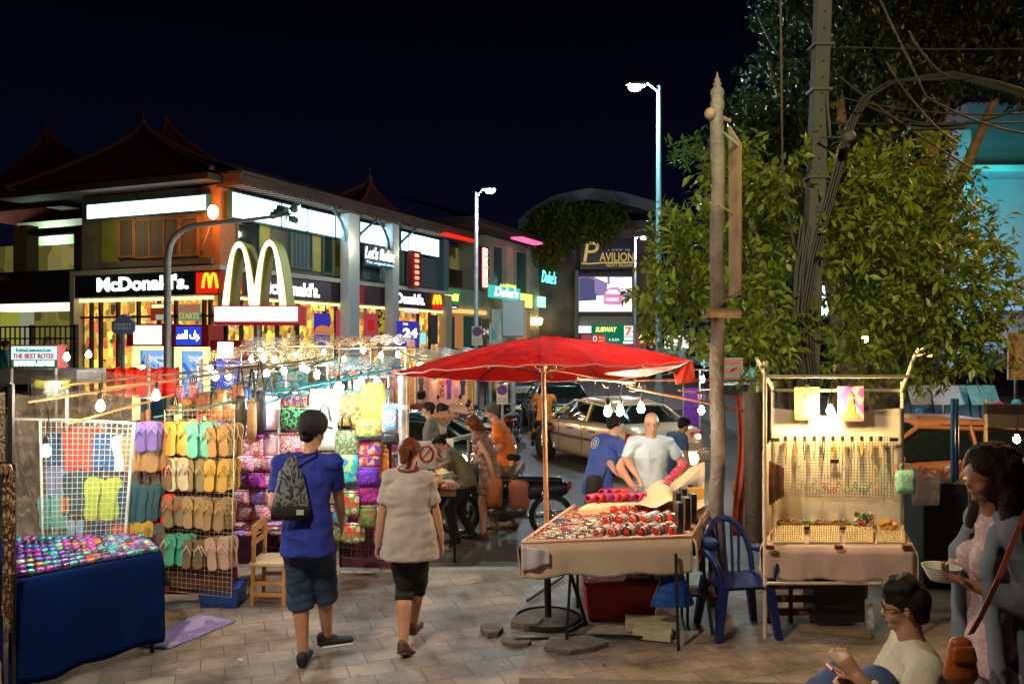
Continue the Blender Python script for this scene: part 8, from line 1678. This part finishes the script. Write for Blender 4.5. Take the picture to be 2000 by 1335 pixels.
m = MB(); gridm(m, P(1512,966,7.16),P(1745,972,7.14),P(1745,853,7.14),P(1512,850,7.16), 40, 20, .0016); m.build('wire_grid', M('grid_black',(.03,.03,.03),.4), t)
for sx_,ty in ((1514,858),(1746,858),(1630,900)): m = MB(); m.bar(P(sx_-8,ty,7.13),P(sx_+8,ty,7.13),.012,.03); m.build('clip', IRON, t)
m = MB(); m.prism([j0,j1,j2,j3],(0,0,-.03)); m.build('tabletop', M('top_white',(.5,.45,.35),.7), t)
for x in (1504,1638,1770): m = MB(); m.box(P(x,1068,Yf-.03),(.06,.03,.03)); m.build('clip', M('clip_maroon',(.12,.03,.03),.4), t)
cloth([j3+V((-.01,0,0)),j0+V((-.01,-.01,0)),j1+V((.01,-.01,0)),j2+V((.01,0,0))], zf, [.5,.47,.46,.5], M('rose_cloth',(.58,.42,.36),.85,var=.1,bump=.3,bscale=150), 'rosy beige cloth hanging round the white jewellery stall table', fold=.016, nf=4, top=[j0,j1,j2,j3])
# pictures
def picture(x0,x1,y0,y1,bg_,fg,label,kind):
    t = T('religious_picture', label, 'picture', P((x0+x1)/2,y1,7.05)); s = 7.05/F
    m = MB(); m.box(P((x0+x1)/2,(y0+y1)/2,7.05),((x1-x0)*s,.012,(y1-y0)*s)); b_ = m.build('print', bg_, t); c_ = P((x0+x1)/2,y1-8,7.04); q = lambda x,z: c_+V((x*s,0,z*s))
    m = MB(); y_ = -.0
    def disc(x,z,rx,rz,dy=.004): m.lathe(q(x,z)+V((0,-dy,0)),[(1*s*rx,0),(1*s*rx,.003)],14,axis=V((0,-1,0)),sx=1)
    if kind: m.prism([q(-16,0),q(16,0),q(12,7),q(6,10),q(8,24),q(4,28),q(-4,28),q(-8,24),q(-6,10),q(-12,7)],(0,-.004,0)); disc(0,33,5,5,.006); m.prism([q(-3,37),q(3,37),q(0,46)],(0,-.005,0))
    else: m.prism([q(-20,-4),q(20,-4),q(14,6),q(8,9),q(9,22),q(-9,22),q(-8,9),q(-14,6)],(0,-.004,0)); disc(0,28,6,6,.006); m.prism([q(-8,38),q(0,50),q(8,38)],(0,-.005,0)); 
    m.build('seated_figure', fg, b_); 
    m = MB(); m.prism([q(-(x1-x0)/2+1,-7),q((x1-x0)/2-1,-7),q((x1-x0)/2-1,2 if kind else -3),q(-(x1-x0)/2+1,2 if kind else -3)],(0,-.003,0)); m.build('print_foot', M('foot_red' if kind else 'foot_pink',(.45,.12,.03) if kind else (.4,.1,.12),.5), b_)
    m = MB(); m.bar(P((x0+x1)/2-4,y0-2,7.03),P((x0+x1)/2+4,y0-2,7.03),.02,.03); m.build('clip', IRON, t)
picture(1552,1600,756,819,pattern('pic_yellow',[(.70,.55,.03),(.6,.45,.05),(.72,.6,.1)],30,'noise'),M('fig_gold',(.45,.28,.03),.4),'yellow print of a seated golden temple figure clipped to the stall rail','1')
picture(1636,1686,754,822,pattern('pic_pink',[(.55,.05,.22),(.6,.2,.25),(.55,.35,.25)],5,'noise'),M('fig_dark',(.16,.14,.05),.4),'pink print of a meditating figure, right of the warm stall bulb',None)
# necklaces
def beads(pts, r, mt, nm='strand'):
    m = MB()
    for p in pts: m.ball(p, r, 6, 4)
    return m.mesh(nm, mt)
NK = [((.25,.12,.03),'brown'),((.45,.30,.05),'yellow brown'),((.15,.12,.05),'olive'),((.30,.20,.06),'bronze'),((.08,.06,.05),'dark'),((.65,.30,.03),'amber'),((.60,.38,.05),'golden'),((.25,.20,.10),'khaki'),((.70,.40,.05),'orange yellow'),((.40,.28,.08),'honey'),((.62,.30,.10),'copper')]
for i in range(11):
    x = 1534+i*18.6; c_ = P(x,856,7.11); t = T('bead_strand', '%s bead strand, %s from the left in the upper row of the wire grid' % (NK[i][1],ORD[i]), 'necklace', c_, 'bead strands hung on the wire grid')
    ln = random.choice([.15,.17,.20,.16,.19]); mt = M('nk_'+NK[i][1].replace(' ','_'), NK[i][0], .25, var=.6, scale=60, coat=.4)
    for s_ in (-1,1): o = bpy.data.objects.new('strand', beads([V((s_*.010*math.sin(PI*min(1,k/16+.15)),-.004,-.012-ln*k/16)) for k in range(17)], .0062, mt)); C.objects.link(o); o.parent = t
    m = MB(); m.box((0,0,0),(.022,.02,.04)); o = bpy.data.objects.new('clip', m.mesh('clip', IRON)); C.objects.link(o); o.parent = t
NK2 = [((.35,.33,.28),'pale shell',0),((.30,.40,.34),'grey green shell',1),((.5,.06,.05),'red drop',1),((.30,.34,.20),'olive drop',1),((.10,.32,.25),'sea green drop',1),((.60,.45,.12),'pale gold',0),((.08,.36,.30),'turquoise',0),((.62,.07,.04),'bright red',0),((.35,.30,.22),'stone',1)]
for i,(c3,nm,fan) in enumerate(NK2):
    x = 1562+[0,38,60,92,122,148,166,188,14][i]; ytop = 908; c_ = P(x,ytop,7.10); W2 = .05 if fan else .017; Ln = .20 if i != 8 else .16
    t = T('necklace', '%s necklace with %s, in the lower row of the wire grid' % (nm,['thin cord','fan of pendants'][fan]), 'necklace', c_, 'necklaces hung on the wire grid'); mt = M('nl_%d'%i, c3, .25, var=.5, scale=60, coat=.4)
    pts_ = []
    for k in range(33): a = k/32*2*PI; pts_.append(V((W2*math.sin(a)*(1-.35*math.cos(a)),-.004,-Ln*.5+Ln*.5*math.cos(a))))
    o = bpy.data.objects.new('strand', beads(pts_, .0055 if not fan else .003, mt)); C.objects.link(o); o.parent = t
    if fan:
        m = MB()
        for k in range(9): a = PI*(.62+.76*k/8); p0 = V((W2*math.sin(a)*(1-.35*math.cos(a)),-.005,-Ln*.5+Ln*.5*math.cos(a))); d_ = V((math.sin(a)*.6,0,math.cos(a))).normalized(); el(m,p0,p0+d_*.03,.0045,.0065,n=6,rings=1)
        o = bpy.data.objects.new('pendant', m.mesh('pendant', mt)); C.objects.link(o); o.parent = t
# brown tassels at the left side
for i in range(5):
    x = 1503+i*6; m = MB()
    for k in range(3): m.tube([P(x+k*2,900+i*3,6.95),P(x+k*2-1,950,6.94),P(x+k*2,985-4*i,6.95)],.004,4)
    tag(m.build('wood_tassel', M('tassel_brown',(.14,.06,.03),.6,var=.4), loc=P(x,900,6.95)), 'brown bead tassel, %s of the bunch on the left edge of the stall' % ORD[i], 'tassel', 'brown tassels at the left of the white stall')
# trays with rows of rings
for i,(x0,x1) in enumerate(((1510,1572),(1580,1642),(1650,1706),(1712,1768))):
    Ya, Ybk = 6.75, 7.08; xa,xb = P(x0,0,Ya).x, P(x1,0,Ya).x; xc,xd = P(x0+2,0,Ybk).x, P(x1-2,0,Ybk).x
    t = T('ring_tray', '%s tray of gold coloured rings on the stall table' % ['leftmost','second','third','rightmost'][i], 'tray', ((xa+xb)/2,6.9,zf+.01), 'ring trays on the white stall')
    m = MB(); m.hexa([V((xa,Ya,zf+.012)),V((xb,Ya,zf+.012)),V((xd,Ybk,zf+.03)),V((xc,Ybk,zf+.03))],[V((xa,Ya,zf+.024)),V((xb,Ya,zf+.024)),V((xd,Ybk,zf+.085)),V((xc,Ybk,zf+.085))]); m.build('tray', M('tray_cream',(.55,.47,.28),.8), t)
    m = MB(); random.seed(i)
    for r_ in range(9):
        for k in range(17):
            u = (k+.5)/17; v = (r_+.5)/9; p = V((lerp(lerp(xa,xb,u),lerp(xc,xd,u),v)+random.uniform(-.002,.002), lerp(Ya,Ybk,v), lerp(zf+.030,zf+.091,v))); m.lathe(p,[(.0058,-.0015),(.0075,0),(.0058,.0015)],7,axis=V((1,0,0)),caps=False)
    m.build('ring_row', M('ring_gold',(.55,.40,.12),.25,metal=.7,var=.7,scale=60), t)['kind'] = 'stuff'
# boxes and heaps at the back of the table
def shelfbox(x0,x1,lab,topc):
    Y_=7.12; t = T('little_rack', lab, 'rack', (P((x0+x1)/2,0,Y_).x,Y_,zf+.09)); zb = P(0,1040,Y_).z
    m = MB(); a_,b_ = P(x0,0,Y_).x,P(x1,0,Y_).x; m.box(((a_+b_)/2,Y_,zb+.085),(b_-a_,.09,.012)); m.box((a_+.005,Y_,zb+.04),(.01,.09,.09)); m.box((b_-.005,Y_,zb+.04),(.01,.09,.09)); m.box(((a_+b_)/2,Y_+.04,zb+.03),(b_-a_,.01,.02)); m.build('rack_frame', M('rack_wood',(.22,.12,.05),.6), t)
    m = MB(); random.seed(x0)
    for k in range(12): m.ball((lerp(a_+.02,b_-.02,random.random()),Y_+random.uniform(-.03,.03),zb+.105),random.uniform(.010,.018),7,5)
    m.build('trinket_heap', pattern('heap_%s'%topc[0],topc[1],40,'cell'), t)
shelfbox(1520,1556,'little wooden rack with red brown trinkets on the stall table, leftmost',('a',[(.35,.08,.03),(.2,.05,.03),(.4,.2,.1)]))
shelfbox(1558,1586,'little wooden rack topped with green ring of beads',('b',[(.15,.3,.04),(.1,.2,.03),(.25,.4,.1)]))
shelfbox(1594,1658,'longer wooden rack with red and white trinkets on the stall table',('c',[(.5,.1,.06),(.5,.45,.3),(.1,.2,.05)]))
m = MB(); random.seed(4)
for k in range(80): m.ball(P(1669+random.random()*38, 1000+random.random()*26, 7.08+random.uniform(-.03,.03)), .012, 7, 5)
tag(m.build('bead_heap', pattern('heap_d',[(.5,.04,.03),(.06,.02,.02),(.05,.25,.08),(.5,.4,.25)],26,'cell'), loc=P(1688,1015,7.1)), 'square heap of red, black and green beads on the stall table', 'beads')
m = MB()
for k,(x,y) in enumerate(((1722,1022),(1734,1018),(1746,1024),(1740,1030),(1728,1030))): m.ball(P(x,y,7.0),.030,10,7,(1.2,1,.8))
tag(m.build('amber_heap', M('amber_lump',(.65,.30,.04),.4,var=.3,scale=20,sss=.2), loc=P(1734,1025,7.0)), 'heap of amber coloured lumps at the right of the stall table', 'amber')
# under the white stall
YU = 7.0; t = T('storage_box', 'large black box under the white jewellery stall', 'box', (P(1640,0,YU).x,YU,0)); m = MB(); a_,b_ = P(1592,0,YU).x,P(1690,0,YU).x; m.box(((a_+b_)/2,YU+.15,.22),(b_-a_,.3,.36)); m.build('body', M('trunk_black',(.012,.011,.01),.5), t, bevel=.01); m = MB(); m.box(((a_+b_)/2,YU+.15,.415),(b_-a_+.02,.32,.03)); m.build('lid', M('trunk_lid',(.03,.025,.02),.5), t)
m = MB(); m.bar(G(1560,1232)+V((0,0,.03)),G(1700,1246)+V((0,0,.03)),.04,.05); tag(m.build('timber', M('timber',(.22,.15,.08),.7,bump=.5), loc=G(1630,1240)), 'timber bar lying on the ground in front of the black box', 'timber')
t = T('wooden_crate', 'low slatted wooden crate under the left half of the white stall', 'crate', (P(1545,0,7.1).x,7.1,0))
for k in range(4): m = MB(); m.bar((P(1502,0,7.1).x,7.1,.10+.11*k),(P(1588,0,7.1).x,7.1,.10+.11*k),.02,.06); m.build('slat', M('crate_wood',(.12,.05,.03),.8,var=.3), t)
for x in (1504,1545,1586): m = MB(); m.bar((P(x,0,7.12).x,7.13,.0),(P(x,0,7.12).x,7.13,.46),.03,.03); m.build('upright', MATS['crate_wood'], t)
m = MB(); c_ = G(1708,1235); m.lathe(V((c_.x,6.95,0)),[(.03,0),(.034,.01),(.034,.14),(.030,.16),(.012,.20),(.012,.22),(0,.222)],12); tag(m.build('water_bottle', film('bottle_clear',(.8,.85,.85),.5), loc=(c_.x,6.95,0)), 'clear water bottle beside the black box behind the seated man', 'bottle')
m = pillow(.22,.16,.1); o = m.build('grey_bag', M('grey_cloth',(.16,.13,.11),.8)); o.location = P(1670,1150,7.1); tag(o,'crumpled grey cloth bag resting on the black box','bag')
# ------------------------------------------------------------ right side
t = T('tarp_stall', 'dark stall with blue poles and orange tarpaulin at the right', 'market stall', (P(1880,0,8.6).x,8.6,0))
for x,Y_,mt in ((1861,8.2,M('pole_blue',(.01,.10,.22),.35)),(1868,8.3,MATS['pole_blue']),(1925,9.2,WOODP)): m = MB(); m.tube([(P(x,0,Y_).x,Y_,0),P(x,778,Y_)],.022,8); m.build('upright', mt, t)
m = MB(); m.bar(P(1925,798,8.4),P(2060,800,8.4),.06,.10); m.bar(P(1930,838,8.3),P(2060,850,8.3),.03,.04); m.build('beam', M('beam_dark',(.05,.025,.015),.7), t)
m = MB(); m.hexa([P(1925,836,9.4),P(2060,836,9.4),P(2060,836,9.5),P(1925,836,9.5)],[P(1925,800,9.4),P(2060,800,9.4),P(2060,800,9.5),P(1925,800,9.5)]); m.build('back_panel', M('panel_dark',(.03,.018,.012),.8), t)
m = MB(); m.grid(lambda u,v: P(lerp(1795,1900,u), lerp(905,975,v)+10*math.sin(u*5), 8.7-.5*v+.05*math.sin(u*17+v*7)), 24, 14); m.build('tarpaulin', M('tarp_orange',(.42,.10,.03),.35,var=.3,bump=1,bscale=8), t, solid=.005)
t = T('counter', 'dark counter with carved statues behind the curly haired woman', 'counter', (P(1950,0,9.0).x,9.0,0)); m = MB(); m.box((P(1930,0,9).x+.4,9,.45),(1.9,.5,.9)); m.build('body', M('counter_dark',(.03,.02,.015),.7), t)
m = MB(); m.box((P(1890,0,8.2).x,8.35,.50),(.95,.5,1.0)); tag(m.build('covered_crate', M('crate_cover',(.012,.02,.022),.8,bump=.5), loc=(P(1890,0,8.2).x,8.35,0), bevel=.02), 'dark covered crate below the orange tarpaulin', 'crate')
random.seed(6)
for i in range(8):
    x = 1895+i*13; b_ = P(x,905,8.9); m = MB(); h_ = random.uniform(.10,.2); m.lathe(V((b_.x,8.9,.9)),[(.05,0),(.055,.02),(.03,.05),(.045,.09),(.03,.13),(.034,.16),(.0,.20)],10); m.build
    tag(m.build('carved_figure', M('carved_%d'%(i%2),[(.25,.07,.03),(.35,.15,.04)][i%2],.5,var=.5,scale=30), loc=(b_.x,8.9,.9)), 'small carved figure, %s from the left on the dark counter at the right' % ORD[i], 'figurine', 'carved figures on the dark counter')
t = T('green_bag', 'turquoise patterned bag hanging at the right of the jewellery stall', 'bag', P(1768,940,7.1)); m = MB(); m2 = pillow(.18,.20,.08); o = bpy.data.objects.new('body', m2.mesh('body', pattern('p_mint',[(.15,.45,.35),(.3,.55,.4),(.1,.3,.25)],26,'noise'))); C.objects.link(o); o.parent = t
m = MB(); m.tube([(-.05,0,.09),(-.03,0,.15),(.03,0,.15),(.05,0,.09)],.005,5); o = bpy.data.objects.new('strap', m.mesh('strap', M('strap_mint',(.2,.4,.35),.6))); C.objects.link(o); o.parent = t
mm = pillow(.26,.34,.14); o = mm.build('clear_carrier', film('carrier_film',(.35,.28,.30),.5)); o.location = P(1808,950,7.7); tag(o, 'crumpled clear plastic carrier bag beside the turquoise bag', 'bag')
m = MB(); c_ = P(1830,640,17); m.hexa([P(1790,668,17)-V((0,1.5,0)),P(1905,668,17)-V((0,1.5,0)),P(1905,664,17)+V((0,1.5,0)),P(1790,664,17)+V((0,1.5,0))],[P(1845,634,17),P(1850,634,17),P(1850,634,17.1),P(1845,634,17.1)])
t = T('navy_parasol', 'navy parasol on the far plaza seen under the tree', 'umbrella', (c_.x,17,ROAD)); m.build('canopy', M('navy_canvas',(.01,.02,.08),.7), t); m = MB(); m.tube([(c_.x+.1,17,ROAD),P(1847,640,17)],.03,6); m.build('pole', GALV, t)
for i,(x,Y_) in enumerate(((1840,15),(1885,15.4),(1795,16),(1912,15.2))):
    b_ = P(x,0,Y_); t = T('easel_board', ['white painting board leaning on an easel, leftmost under the tree','blue framed painting board beside the parked orange car','pale board farthest left on the plaza','small picture board nearest the seated women'][i], 'easel', (b_.x,Y_,ROAD), 'easel boards on the plaza')
    m = MB(); h_ = P(0,752,Y_).z; m.hexa([V((b_.x-.25,Y_-.25,P(0,788,Y_).z)),V((b_.x+.25,Y_-.25,P(0,788,Y_).z)),V((b_.x+.25,Y_-.22,P(0,788,Y_).z)),V((b_.x-.25,Y_-.22,P(0,788,Y_).z))],[V((b_.x-.22,Y_,h_)),V((b_.x+.28,Y_,h_)),V((b_.x+.28,Y_+.03,h_)),V((b_.x-.22,Y_+.03,h_))]); m.build('board', [M('board_w',(.16,.19,.22),.5),M('board_b',(.05,.25,.35),.4)][i%2], t)
    for sx_ in (-.2,.22): m = MB(); m.bar((b_.x+sx_,Y_-.35,ROAD),(b_.x+sx_,Y_+.02,h_+.1),.02,.02); m.build('leg', IRON, t)
lamp(P(1830,735,15.5)-V((0,1,0)), 6, (.7,.9,1), .2); lamp(P(1960,720,14.5), 6, (1,.8,.6), .2)
t = T('portrait_board', 'brown painted portrait board standing at the right edge under the leaves', 'board', (P(1985,0,14).x,14,ROAD)); m = MB(); m.box(P(1984,695,14),(.26,.05,.78)); m.build('panel', pattern('portrait',[(.10,.05,.03),(.25,.13,.06),(.3,.2,.1),(.05,.03,.02)],4,'noise'), t); m = MB(); m.bar((P(1984,0,14).x,14,ROAD),P(1984,740,14),.04,.04); m.build('post', IRON, t)
t = T('low_wall', 'dark low wall along the plaza at the right', 'wall', (P(1960,0,13).x,13,ROAD)); m = MB(); m.box((P(1960,0,13).x+1.5,13,.45),(6.5,.3,1.3)); m.build('masonry', M('masonry_dark',(.04,.03,.025),.9,var=.4), t)
# lamp glow seen through the tree
m = MB(); m.ball(P(1689,662,16),.07); tag(m.build('garden_lamp', E('garden_lamp_m',(.9,1,.8),40), loc=P(1689,662,16)), 'small bright lamp glimpsed through the leaves above the stall', 'lamp'); lamp(P(1689,662,15.8), 40, (.85,1,.75), .1)
# barrier and goods table by the couple
t = T('road_barrier', 'metal road barrier with red ringed panels behind the goods table', 'barrier', (P(850,0,11.3).x,11.3,ROAD)); m = MB(); m.tube([P(755,892,10.4),P(925,848,12.0)],.03,8); m.tube([P(755,960,10.4),P(925,910,12.0)],.02,6)
for x,Y_ in ((770,10.5),(845,11.2),(915,11.9)): m.tube([(P(x,0,Y_).x,Y_,ROAD),(P(x,0,Y_).x,Y_,P(0,lerp(892,848,(x-755)/170),Y_).z)],.022,6)
m.build('rail', M('rail_grey',(.25,.25,.27),.5,metal=.3), t)
for x,y,Y_ in ((833,888,11.0),(868,882,11.35)):
    m = MB(); m.box(P(x,y,Y_),(.24,.02,.36)); b_ = m.build('panel', MATS['plate_white'], t); m = MB(); cc = P(x,y-2,Y_-.015); m.tube([cc+V((.085*math.cos(a),0,.10*math.sin(a))) for a in np.linspace(0,2*PI,19)[:-1]],.016,6,closed=True); m.bar(cc+V((-.06,-.004,-.07)),cc+V((.06,-.004,.07)),.02,.02); m.build('red_ring', MATS['sign_red_p'], b_)
t = T('goods_table', 'small table heaped with cloth goods beside the bending woman', 'table', (P(845,0,10.2).x,10.2,ROAD)); m = MB(); zg = .62; m.prism([V((P(800,0,10).x,9.8,zg)),V((P(893,0,10).x,9.8,zg)),V((P(885,0,10.6).x,10.6,zg)),V((P(800,0,10.6).x,10.6,zg))],(0,0,-.05)); m.build('tabletop', WOODP, t)
for x,Y_ in ((805,9.85),(888,9.85),(880,10.55),(805,10.55)): q = P(x,0,Y_); m = MB(); m.tube([(q.x,Y_,ROAD),(q.x,Y_,zg-.05)],.016,6); m.build('leg', IRON, t)
random.seed(16)
for i in range(9):
    mm = pillow(random.uniform(.2,.34),random.uniform(.12,.22),.08); pn_ = ['cream','white_red','green_yellow','brown','cream','orange','cream','olive_dots','white_red'][i]; o = mm.build('folded_goods', pats[pn_]); o.location = V((P(812+i*8.5,0,10).x, 9.9+.12*(i%4), zg+.05+.04*(i%2))); o.rotation_euler = (PI/2-.2,0,random.random()*2); tag(o, '%s cloth item, %s from the left on the goods table' % (pn_.replace('_',' '), ORD[i]), 'cloth goods', 'cloth goods on the table by the bending woman')
